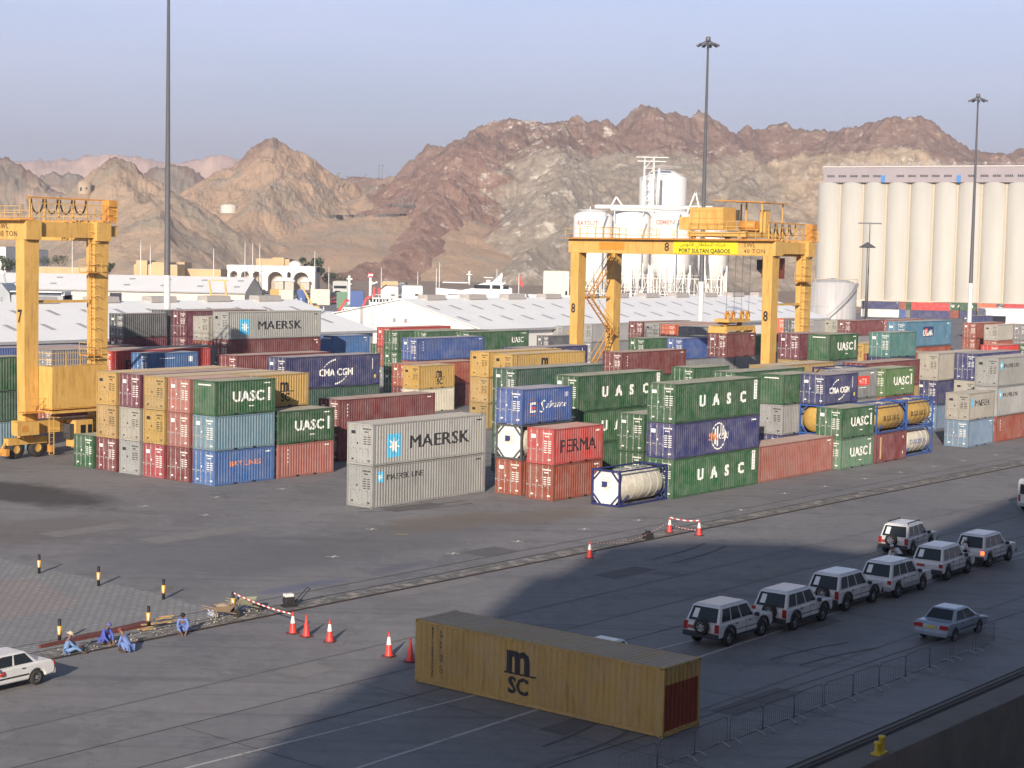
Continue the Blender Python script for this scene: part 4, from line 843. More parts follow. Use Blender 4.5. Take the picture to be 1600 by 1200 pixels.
def gantry(name_no,pos,S_,label,trolley_s,sign,near_box):
    root=empty('gantry_crane',pos,YAW,label,'gantry crane','yellow gantry cranes over the container rows')
    Wb=7.1; ZB,ZT=18.0,19.6; Y=YEL
    for (x,y) in((0,0),(Wb,0),(0,S_),(Wb,S_)):
        mb=MB(); mb.bar((x,y,2.6),(x,y,ZB-.002),1.25,Y,h=1.0,w2=1.45); mb.box(x-.7,y-.8,ZB-.02,x+.7,y+.8,ZB-.004,YDK) ; lg=mb.build('leg',root)
        if x==0: flat_text(lg,name_no,(x-.715,y+.38,11.2),(0,-1,0),(0,0,1),1.5,BLACK,bold=.02,sx=.8)
    for x in(0,Wb):     # the two long girders
        mb=MB(); mb.box(x-.75,-.9,ZB,x+.75,S_+.9,ZT,Y)
        for k in range(1,6): mb.box(x-.77,S_*k/6-.04,ZB,x+.77,S_*k/6+.04,ZT,Y)
        mb.box(x-.12,-.9,ZT,x+.12,S_+.9,ZT+.14,YDK); gd=mb.build('girder',root)
        mb=MB(); xs=-1.35 if x==0 else x+1.35; mb.box(min(xs,x),-.9,ZT-.06,max(xs,x),S_+.9,ZT+.02,YDK); mb.build('walkway',root)
        mb=MB(); rail_run(mb,(xs,-.9,ZT),(xs,S_+.9,ZT),1.1,Y,2.0); mb.build('railing',root)
        if x==0:
            f=-.78
            if sign:
                flat_text(gd,'SWL',(f,2.9,ZT-.72),(0,-1,0),(0,0,1),.62,BLACK,sx=1.1,spacing=1.1); flat_text(gd,'40 TON',(f,2.9,ZB+.25),(0,-1,0),(0,0,1),.62,BLACK,sx=1.1,spacing=1.15)
                mb=MB(); mb.box(f-.03,3.6,ZB+.1,f-.005,11.7,ZT+.02,mat('bright_yellow_sign',(.78,.62,.02),.5)); sg=mb.build('sign',root)
                flat_text(sg,'PORT SULTAN QABOOS',(f-.035,11.0,ZB+.2),(0,-1,0),(0,0,1),.62,BLACK,bold=.03,sx=.95)
                ar='\ufee3\ufef4\ufee8\ufe8e\ufe80 \ufe8d\ufedf\ufeb4\ufee0\ufec4\ufe8e\ufee5 \ufed7\ufe8e\ufe91\ufeee\ufeb1'[::-1]
                flat_text(sg,ar,(f-.035,10.9,ZB+.92),(0,-1,0),(0,0,1),.62,BLACK,sx=1.1)
                flat_text(gd,name_no,(f,12.9,ZB+.35),(0,-1,0),(0,0,1),1.3,BLACK,bold=.01)
                mb=MB(); mb.box(f-.02,18.2,ZB+.4,f-.002,21.6,ZT-.4,mat('orange_plate',(.6,.24,.03),.5)); mb.build('number_plate',root)
            else:
                flat_text(gd,'SWL',(f,2.9,ZT-.72),(0,-1,0),(0,0,1),.62,BLACK,sx=1.1,spacing=1.1); flat_text(gd,'40 TON',(f,2.9,ZB+.25),(0,-1,0),(0,0,1),.62,BLACK,sx=1.1,spacing=1.15)
    for y in(0,S_):     # end ties, sill beams, diagonal tie
        mb=MB(); mb.box(.78,y-.5,ZB+.25,Wb-.78,y+.5,ZT-.12,Y); mb.box(Wb+.78,y-.5,ZB+.4,Wb+1.7,y+.5,ZT-.3,Y); mb.build('end_tie',root)
        mb=MB(); mb.box(-1.2,y-.55,2.0,Wb+1.2,y+.55,3.1,Y); mb.build('sill_beam',root)
        mb=MB(); mb.bar((.3,y,12.9),(Wb-.3,y,12.9),.22,Y); mb.build('cross_tube',root)
        mb=MB(); rail_run(mb,(.8,y-.5,ZT-.1),(Wb+1.7,y-.5,ZT-.1),1.5,Y,1.6); rail_run(mb,(.8,y+.5,ZT-.1),(Wb+1.7,y+.5,ZT-.1),1.5,Y,1.6); mb.build('railing',root)
        # wheel sets
        for x in(-.2,Wb+.2):
            mb=MB(); mb.box(x-1.9,y-.3,1.15,x+1.9,y+.3,1.7,Y); mb.box(x-.5,y-.45,1.6,x+.5,y+.45,2.1,Y)
            for s in(-1,1): mb.bar((x+s*1.9,y,1.5),(x+s*2.5,y,.5),.14,Y); mb.box(x+s*2.2-.15,y-.7,.35,x+s*2.2+.15,y+.7,.9,YDK)
            bo=mb.build('bogie',root)
            for s in(-1,1):
                mb=MB(); c=(x+s*1.05,y,0)
                mb.lathe([(.35,-.28),(.72,-.3),(.78,-.2),(.78,.2),(.72,.3),(.35,.28)],RUB,24,(c[0],y,.78),'y'); wh=mb.build('wheel',bo)
                mb=MB(); mb.lathe([(0,-.24),(.3,-.24),(.36,-.27),(.36,.27),(.3,.24),(0,.24)],Y,16,(c[0],y,.78),'y'); mb.build('rim',wh)
    # festoon cables over the far tie
    mb=MB(); mb.bar((.6,.9,ZT+1.9),(Wb+1.6,.9,ZT+1.9),.12,YDK)
    for k in range(5):
        x=.9+k*1.45; mb.bar((x,.9,ZT),(x,.9,ZT+2.0),.11,Y)
        if k<4:
            for s in range(8):
                a=s/8*math.pi; b=(s+1)/8*math.pi; mb.bar((x+.72-.6*math.cos(a),.9,ZT+1.8-1.2*math.sin(a)),(x+.72-.6*math.cos(b),.9,ZT+1.8-1.2*math.sin(b)),.10,RUB)
    mb.build('cable_festoon',root)
    mb=MB(); mb.box(Wb+.9,-.4,ZT+.1,Wb+1.8,.5,ZT+1.9,YDK); mb.build('control_cabinet',root)
    # ladder and landings on the near outer leg
    mb=MB(); ladder(mb,Wb-.9,-.3,4,ZT,Y,axis='x')
    for z in(8.3,15.3): mb.box(Wb-1.8,-1.2,z,Wb-.5,.1,z+.08,YDK); rail_run(mb,(Wb-1.8,-1.2,z),(Wb-.5,-1.2,z),1.1,Y,1.2); rail_run(mb,(Wb-1.8,-1.2,z),(Wb-1.8,.1,z),1.1,Y,1.2)
    mb.build('ladder',root)
    # stair between the far legs
    mb=MB(); pts=[((.9,S_,4.2),(5.6,S_,8.8)),((5.6,S_,8.8),(.9,S_,12.9)),((.9,S_,12.9),(5.8,S_,17.8))]
    for p,q in pts:
        for o in(-.35,.35):
            mb.bar((p[0],S_+o-.9,p[2]),(q[0],S_+o-.9,q[2]),.09,YDK,h=.16); mb.bar((p[0],S_+o-.9,p[2]+1),(q[0],S_+o-.9,q[2]+1),.05,Y)
        for k in range(1,14):
            t=k/14; x=p[0]+(q[0]-p[0])*t; z=p[2]+(q[2]-p[2])*t; mb.box(x-.12,S_-1.25,z,x+.12,S_-.55,z+.04,YDK)
            if k%3==0: mb.bar((x,S_-1.25,z),(x,S_-1.25,z+1),.04,Y)
    mb.box(4.9,S_-1.3,8.75,6.2,S_-.5,8.83,YDK); rail_run(mb,(4.9,S_-1.3,8.8),(6.2,S_-1.3,8.8),1.1,Y,1.2); mb.build('stair',root)
    # trolley with machinery house
    if trolley_s is not None:
        s=trolley_s; mb=MB(); mb.box(-.5,s-3.6,ZT+.35,Wb+.5,s-3.2,ZT+.9,Y); mb.box(-.5,s+3.2,ZT+.35,Wb+.5,s+3.6,ZT+.9,Y); mb.box(-.4,s-3.6,ZT+.4,.1,s+3.6,ZT+.85,Y); mb.box(Wb-.1,s-3.6,ZT+.4,Wb+.4,s+3.6,ZT+.85,Y)
        for x in(0,Wb):
            for y in(s-3.2,s+3.2): mb.lathe([(0,-.12),(.3,-.12),(.3,.12),(0,.12)],YDK,12,(x,y,ZT+.38),'x')
        mb.build('trolley_frame',root)
        mb=MB(); mb.box(.3,s-.3,ZT+1.1,2.9,s+3.9,ZT+3.5,Y)
        for k in range(5): mb.box(.27,s-.2+k*.95,ZT+1.3,.3,s-.14+k*.95,ZT+3.3,YDK)
        for k in range(3): mb.box(.27,s-.2,ZT+1.5+k*.8,.3,s+3.8,ZT+1.55+k*.8,YDK)
        mb.build('machinery_house',root); mb=MB(); mb.box(1.0,s+4.0,ZT+1.1,2.6,s+5.7,ZT+2.5,Y); mb.build('electric_cabinet',root)
        mb=MB(); mb.prism([(s-4.6,ZT+4.0),(s+1.6,ZT+4.25),(s+1.6,ZT+4.37),(s-4.6,ZT+4.12)],'x',1.5,6.5,YDK)
        for x,y in((1.8,s-4.2),(6.2,s-4.2),(6.2,s+1),(3.4,s-1.3)): mb.bar((x,y,ZT+.9),(x,y,ZT+4.1),.14,Y)
        mb.build('canopy',root)
        mb=MB(); mb.tube((3.2,s-2.8,ZT+1.6),(3.2,s-.8,ZT+1.6),.55,YDK,n=16); mb.tube((5.4,s-2.8,ZT+1.6),(5.4,s-.8,ZT+1.6),.55,YDK,n=16); mb.box(4.5,s-2.5,ZT+.9,6.3,s-1,ZT+1.5,Y); mb.box(3.6,s-3.6,ZT+.9,4.6,s-2.9,ZT+3.3,Y); mb.box(3.2,s-.2,ZT+2.2,3.9,s+.6,ZT+3.3,mat('dark_control_box',(.12,.10,.06),.6)); mb.build('winch',root)
        mb=MB(); rail_run(mb,(-.4,s-3.6,ZT+.9),(-.4,s+3.6,ZT+.9),1.1,Y,1.2); mb.build('railing',root)
        mb=MB(); mb.box(2.6,s-5.6,15.6,4.5,s-3.9,17.8,mat('cabin_red_brown',(.20,.05,.04),.6)); cb=mb.build('operator_cabin',root)
        mb=MB(); mb.box(2.56,s-5.4,16.1,2.6,s-4.1,17.5,GLASS); mb.prism([(s-3.9,16.0),(s-3.2,16.5),(s-3.2,17.6),(s-3.9,17.6)],'x',2.7,4.4,GLASS); mb.build('window',cb)
        mb=MB(); [mb.bar((x,s-4.8,17.8),(x,s-4.8,ZT+.5),.12,YDK) for x in(2.8,4.3)]; mb.build('hanger',cb)
    if near_box:      # power house and cabin on the near sill
        mb=MB(); mb.box(.75,-2.3,4.15,Wb-.65,-.4,7.6,Y); mb.box(.75,-2.32,4.05,Wb-.65,-.4,4.13,YDK); mb.box(.6,-2.45,3.75,Wb+.5,-.35,3.95,Y); eh=mb.build('engine_house',root)
        mb=MB(); rail_run(mb,(.75,-2.25,7.6),(Wb-.65,-2.25,7.6),1.1,Y,1.3); rail_run(mb,(.75,-2.25,7.6),(.75,-.4,7.6),1.1,Y,1.); mb.build('railing',eh)
        mb=MB(); mb.box(3.4,-1.9,.75,5.2,-.6,3.0,Y); ca=mb.build('electrical_cabin',root,bevel=.04); mb=MB(); mb.box(3.9,-1.93,1.9,4.4,-1.9,2.6,GLASS); mb.box(4.65,-1.93,1.9,5.05,-1.9,2.6,GLASS); mb.box(2.95,-1.7,1.5,3.4,-.7,2.7,mat('dark_grille',(.06,.06,.06),.6)); mb.build('window',ca)
        mb=MB(); mb.box(-1.9,-1.3,2.0,.2,-.6,3.1,Y); mb.box(-1.5,-1.32,2.3,-.9,-1.3,2.8,YDK); mb.build('drive_motor',root)
        mb=MB(); ladder(mb,1.2,-1.6,.3,4.1,Y,axis='x'); rail_run(mb,(-1.3,-1.5,3.9),(1.5,-1.5,3.9),1.1,Y,1.3); mb.box(-1.3,-1.5,3.8,1.5,-.5,3.88,YDK); mb.build('ladder',root)
    else:
        mb=MB(); mb.box(1.4,-1.9,3.3,3.4,-.5,6.0,Y); mb.build('electrical_cabin',root)
    return root
g8=gantry('8',(26.9,180,0),25.,'yellow gantry crane numbered 8 lifting a container',6.5,True,False)
g7=gantry('7',(-40.0,141,0),25.,'yellow gantry crane numbered 7 at the left picture edge',None,False,True)
# spreader and the container hanging from crane 8
cx,cy=26.9,180.; s_=6.6
sp=empty('spreader',(cx+A[0]*.45+B[0]*s_,cy+A[1]*.45+B[1]*s_,9.62),YAW,'yellow lifting spreader with pulley wheels above the hanging container','spreader')
mb=MB(); mb.box(.0,-1.1,.25,6.1,-.7,.75,YEL); mb.box(.0,.7,.25,6.1,1.1,.75,YEL); [mb.box(x,-1.15,.0,x+.35,1.15,.4,YEL) for x in(.0,5.75)]; mb.prism([(-1.2,.0),(1.2,.0),(.8,.7),(-.8,.7)],'x',-.05,.0,YEL); mb.build('frame',sp)
mb=MB(); mb.box(.8,-.9,1.15,5.3,.9,1.5,YEL); [mb.box(x,-.25,.75,x+.3,.25,1.2,YDK) for x in(1.5,4.4)]; mb.tube((1.6,.95,1.0),(5.1,.95,1.0),.14,STEEL); mb.build('head_block',sp)
for x in(.9,2.1,4.0,5.2):
    mb=MB(); mb.lathe([(.14,-.08),(.42,-.08),(.46,-.05),(.46,.05),(.42,.08),(.14,.08)],YDK,20,(x,-.6,1.95),'y'); [mb.bar((x,-.6,1.95),(x+.4*math.cos(a),-.6,1.95+.4*math.sin(a)),.06,YEL) for a in(.4,1.6,2.8,4.,5.3)]; mb.bar((x,-.75,1.4),(x,-.75,2.0),.12,YEL); pu=mb.build('pulley',sp)
for x in(.7,2.3,3.8,5.4):
    mb=MB(); mb.bar((x,-.6,2.3),(x+.2,-.6,9.9),.035,mat('steel_cable',(.12,.12,.12),.5)); mb.build('cable',sp)
container((cx+A[0]*.5+B[0]*(s_-1.22),cy+A[1]*.5+B[1]*(s_-1.22),9.62-S-.02),L20,S,'maroon','num',label='maroon container hanging in the air from the crane spreader',seed=4)
# ------------------------------------------------------------------ light masts
def mast(px,D,Ht,r,label,heads=8,band=14.2):
    x,y,_=at(px,440,D); root=empty('light_mast',(x,y,0),0,label,'light mast','tall floodlight masts'); m=mat('mast_grey',(.13,.13,.135),.5,.3,dirt=.2); m2=mat('mast_white',(.62,.62,.62),.5)
    mb=MB(); mb.tube((0,0,0),(0,0,band),r,m2,r2=r*.86,n=16,cap=False); mb.tube((0,0,band),(0,0,Ht),r*.86,m,r2=r*.34,n=16); mb.lathe([(r*1.7,0),(r*1.7,.1),(r,.12)],m2,16); mb.build('pole',root)
    mb=MB(); R_=1.35; mb.lathe([(R_-.06,Ht-.9),(R_,Ht-.95),(R_+.06,Ht-.9),(R_,Ht-.85)],m,20)
    for k in range(heads): a=k*2*math.pi/heads; mb.bar((0,0,Ht-.2),(R_*math.cos(a),R_*math.sin(a),Ht-.9),.07,m)
    mb.lathe([(0,Ht+.3),(.35,Ht+.2),(.4,Ht-.5),(0,Ht-.55)],m,12); mb.build('head_frame',root)
    for k in range(heads):
        a=k*2*math.pi/heads; c,s=math.cos(a),math.sin(a); mb=MB(); mb.bar((R_*c*.85,R_*s*.85,Ht-.82),(R_*c*1.32,R_*s*1.32,Ht-1.1),.42,m,h=.2); mb.build('floodlight',root)
    return root
mast(261.2,215,53,.46,'tall grey light mast behind the left container block')
mast(1096,260,50.6,.44,'tall grey light mast behind gantry crane 8',10)
mast(1517,317,48.6,.42,'tall grey light mast in front of the grain silo',10)
def lamp(px,yt,D,label,dbl=False):
    x,y,z=at(px,yt,D); mb=MB(); m=mat('mast_grey',(.13,.13,.135),.5,.3,dirt=.2); mb.tube((0,0,0),(0,0,z),.28,m,r2=.13,n=8); mb.cbox((0,0,z),(7.5 if not dbl else 5.,.5,.45),m)
    if dbl: mb.lathe([(0,z+1.6),(1.6,z+.6),(2.6,z)],m,10)
    tag(mb.build('street_lamp',loc=(x,y,0)),label,'street lamp')
lamp(1359.5,349,560,'thin grey lamp pole before the silo, taller of two'); lamp(1355.5,386,540,'thin grey lamp pole with domed top before the silo',True)
# ------------------------------------------------------------------ warehouses
def ribbed(name,c,ang=0.,period=1.):
    m,t,p=nodes(name); g=N(t,'TexCoord'); w_=N(t,'TexWave'); w_.inputs['Scale'].default_value=period; w_.bands_direction='X'; t.links.new(g.outputs['Object'],w_.inputs[0])
    v=coords(t); c_=mixc(t,ramp(t,noise(t,v,.12,5,.6),.35,.75,(0,0,0),(.35,)*3),c,tuple(x*.8 for x in c)); c_=mixc(t,ramp(t,noise(t,coords(t,(1.5,.08,1)),1.,5,.7),.55,.75,(0,0,0),(.25,)*3),c_,tuple(x*.7 for x in c))
    t.links.new(c_,p.inputs['Base Color']); p.inputs['Roughness'].default_value=.45; bump(t,p,w_.outputs['Fac'],.25,.03); return m
ROOFW=ribbed('white_metal_roof',(.93,.92,.89)); WALLW=ribbed('white_metal_wall',(.80,.78,.74)); WALLC=ribbed('cream_wall',(.66,.60,.50)); TRIM=mat('grey_trim',(.33,.34,.35),.6)
SKYL=mat('roof_light_strip',(.42,.40,.40),.5)
def shed(name,origin,rz,L,Wd,ze,zr,label,ze2=None,vents=(),doors=(),wall=None,strips=True,vent_h=.9,ndot=0):
    root=empty(name,origin,rz,label,'warehouse','white roofed port warehouses'); ze2=ze2 or ze; wall=wall or WALLW
    mb=MB(); pr=[(0,0),(Wd,0),(Wd,ze2),(Wd/2,zr),(0,ze)]; mb.prism(pr,'x',.3,L-.3,wall); wl=mb.build('wall',root)
    mb=MB(); t=.12
    for (y0,z0,y1,z1) in((-.7,ze-.0*.7,Wd/2,zr),(Wd+.7,ze2,Wd/2,zr)):
        mb.add([(0,y0,z0+.02),(L,y0,z0+.02),(L,y1,z1+.06),(0,y1,z1+.06),(0,y0,z0+.16),(L,y0,z0+.16),(L,y1,z1+.2),(0,y1,z1+.2)],[(0,1,2,3),(4,5,6,7),(0,1,5,4),(1,2,6,5),(2,3,7,6),(3,0,4,7)],ROOFW)
    rf=mb.build('roof',root); mb=MB(); mb.box(-.05,-.78,ze-.25,L+.05,-.7,ze+.15,TRIM); mb.build('gutter',root)
    n=Vector((0,-(zr-ze),Wd/2+.7)).normalized()
    for x in vents:
        mb=MB(); mb.prism([(Wd/2-1.3,zr+.0),(Wd/2+1.3,zr+.0),(Wd/2+1.1,zr+vent_h),(Wd/2-1.1,zr+vent_h)],'x',x,x+5,mat('grey_vent',(.36,.33,.31),.7)); mb.build('roof_vent',root)
    if strips:
        x=2.
        while x<L-3:
            for f0,f1 in((.25,.40),(.62,.77)):
                y0=-.7+(Wd/2+.7)*f0; y1=-.7+(Wd/2+.7)*f1; z0=ze+(zr-ze)*f0; z1=ze+(zr-ze)*f1
                mb=MB(); mb.add([(x,y0,z0+.2),(x+.9,y0,z0+.2),(x+.9,y1,z1+.21),(x,y1,z1+.21)],[(0,1,2,3)],SKYL); mb.build('roof_light',root)
            x+=6.
    if ndot:
        for i in range(ndot):
            for f0 in(.3,.7):
                x=(i+.6)*L/ndot; y0=-.7+(Wd/2+.7)*f0; z0=ze+(zr-ze)*f0; y1=y0+1.6; z1=z0+1.6*(zr-ze)/(Wd/2+.7); mb=MB(); mb.add([(x,y0,z0+.2),(x+1.8,y0,z0+.2),(x+1.8,y1,z1+.22),(x,y1,z1+.22)],[(0,1,2,3)],SKYL); mb.build('roof_light',root)
    for (x0,x1,h_,m) in doors:
        mb=MB(); mb.box(x0,.2-.22,.05,x1,.0,h_,m); mb.build('door',root)
    return root
r=shed('warehouse',(-5.86,290,0),YAW,124,36,4.85,9.4,'long white warehouse with its gable end behind the middle containers',6.0,vents=[6+i*11.6 for i in range(11)])
mb=MB(); [mb.cbox((.26,y,5.8),(.1,.7,.7),mat('grey_vent',(.36,.33,.31),.7)) for y in(19.5,16.8)]; mb.build('gable_vent',r); mb=MB(); mb.box(.2,24.3,0,.3,25.1,7.2,mat('gable_joint',(.62,.60,.57),.6)); mb.build('gable_joint',r)
shed('warehouse',fab(112,190),YAW,92,36,4.9,9.3,'long white roofed warehouse behind the left crane',vents=[4+i*11.2 for i in range(8)],wall=mat('grey_wall',(.30,.31,.33),.8))
bk=mat('dark_doorway',(.03,.03,.05),.8)
shed('warehouse',(-175,498,0),R(.5),97,36,5.3,9.4,'cream walled warehouse beyond, with one dark doorway',wall=WALLC,strips=False,ndot=9,doors=[(57.5,61,4.6,bk),(15,17.5,4.4,bk)])
# white shed at the right
x,y,_=at(1540,505,430); r=empty('storage_shed',(x,y,0),-.1,'small white shed with a dark window at the right edge','shed'); mb=MB(); mb.box(0,0,0,26,12,6.5,WALLW); mb.build('wall',r); mb=MB(); mb.box(1.0,-.1,3.4,4.9,0,5.0,GLASS); mb.build('window',r); mb=MB(); mb.box(-.3,-.4,6.5,26.3,12.3,6.75,ROOFW); mb.build('roof',r)
# ------------------------------------------------------------------ grain silo block
def grain():
    x0,y0,_=at(1272,400,706); x1,y1,_=at(1606,400,668); dx,dy=x1-x0,y1-y0; L=math.hypot(dx,dy); rz=math.atan2(dy,dx); n=9; d=L/n
    root=empty('grain_silo',(x0,y0,0),rz,'long row of tall cream grain silos joined under one top storey','silo')
    m,t,p=nodes('cream_silo_concrete'); v=coords(t); c=ramp(t,noise(t,coords(t,(1,1,.12)),.35,6,.65),.3,.75,(.43,.415,.375),(.49,.475,.43)); c=mixc(t,ramp(t,noise(t,v,.9,6,.7),.6,.8,(0,0,0),(.3,)*3),c,(.5,.44,.34)); t.links.new(c,p.inputs['Base Color']); p.inputs['Roughness'].default_value=.85; bump(t,p,noise(t,coords(t,(.2,.2,3)),1.,3,.5),.15,.1)
    ZT=hz(1272,285,706)
    for i in range(n+2):
        mb=MB(); rr_=d*.58; mb.lathe([(rr_,0),(rr_,ZT),(0,ZT)],m,64,(d*(i+.5),rr_+.6,0)); mb.build('silo_cell',root)
    mb=MB(); 
    for i in range(n+2): mb.box(d*i-.35,d*.26,0,d*i+.35,d*.5,ZT-.3,mat('warm_silo_joint',(.50,.43,.32),.85)) if i else None
    mb.box(0,d*.5,0,d*(n+2),d*2,ZT-.1,m); mb.build('joint_wall',root)
    pm=mat('pinkish_grey_cladding',(.31,.275,.295),.7,var=.06,scale=.2); mb=MB(); hh=6.1; mb.box(2.6,.8,ZT,d*(n+2),d*1.8,ZT+hh,pm); mb.box(2.2,.5,ZT+hh,d*(n+2)+.4,d*1.8+.4,ZT+hh+.5,mat('pale_parapet',(.55,.50,.48),.7)); th=mb.build('top_storey',root)
    for k in range(18):
        x=5.8+k*d*.5+.0; mb=MB()
        for q in range(4): mb.box(x-1.5+q*.8,.74,ZT+2.1,x-1.5+q*.8+.5,.8,ZT+3.0,DARK)
        if k not in(5,11): mb.build('window',th)
    for x in(27.3,57.5):
        mb=MB(); mb.box(x-.7,.2,ZT,x+.7,.8,ZT+2.8,mat('blue_hoist',(.04,.22,.60),.5)); mb.build('hoist_door',root)
    for x in(9.5,14,18,26.5,32,37,41,46,55,67,76): mb=MB(); mb.tube((x,4,ZT+hh+.4),(x,4,ZT+hh+2.3),.35,mat('grey_vent',(.36,.33,.31),.7),n=8); mb.box(x-.6,3.6,ZT+hh+1.4,x+.6,4.4,ZT+hh+1.9,mat('grey_vent',(.36,.33,.31),.7)); mb.build('roof_vent',root)
    mb=MB(); rail_run(mb,(2.4,.7,ZT+hh+.5),(d*(n+2),.7,ZT+hh+.5),1.1,TRIM,4,.05); mb.build('railing',root)
    mb=MB(); mb.box(-.5,-1.,0,d*(n+2),d*2.3,3.,mat('silo_plinth',(.6,.5,.4),.85)); mb.build('plinth',root)
grain()
# grey storage tank with its stair
def storage_tank():
    D=470; x,y,_=at(1307,470,D); r_=38.5/FPX*D; zt=hz(1307,443,D); root=empty('storage_tank',(x,y+r_,0),0,'round grey storage tank with an outside stair beside the silos','tank')
    m,t,p=nodes('streaked_grey_steel'); c=ramp(t,noise(t,coords(t,(1,1,.06)),.9,6,.7),.35,.7,(.36,.35,.35),(.52,.51,.51)); t.links.new(c,p.inputs['Base Color']); p.inputs['Roughness'].default_value=.5
    mb=MB(); mb.lathe([(r_,0),(r_,zt),(r_*.6,zt+.9),(0,zt+1.4)],m,48); [mb.lathe([(r_+.01,z),(r_+.05,z+.05),(r_+.01,z+.1)],mat('grey_trim',(.33,.34,.35),.6),48) for z in(zt*.45,)]; mb.build('shell',root)
    mb=MB()
    P=[((r_+.4)*math.cos(a),(r_+.4)*math.sin(a)) for a in [R(-110+ k*5) for k in range(18)]]
    for k in range(17):
        z0=zt*.15+zt*.85*k/17; z1=zt*.15+zt*.85*(k+1)/17; mb.bar((*P[k],z0),(*P[k+1],z1),.5,mat('stair_grey',(.2,.2,.2),.6),h=.2); mb.bar((*P[k],z0+1.1),(*P[k+1],z1+1.1),.07,mat('stair_grey',(.2,.2,.2),.6))
    mb.build('stair',root); mb=MB()
    for k in range(40):
        a=2*math.pi*k/40; b=2*math.pi*(k+1)/40; mb.bar((r_*math.cos(a),r_*math.sin(a),zt+1.1),(r_*math.cos(b),r_*math.sin(b),zt+1.1),.09,mat('warm_rail',(.55,.42,.28),.6))
        if k%2==0: mb.bar((r_*math.cos(a),r_*math.sin(a),zt),(r_*math.cos(a),r_*math.sin(a),zt+1.1),.08,mat('warm_rail',(.55,.42,.28),.6))
    mb.build('railing',root)
storage_tank()
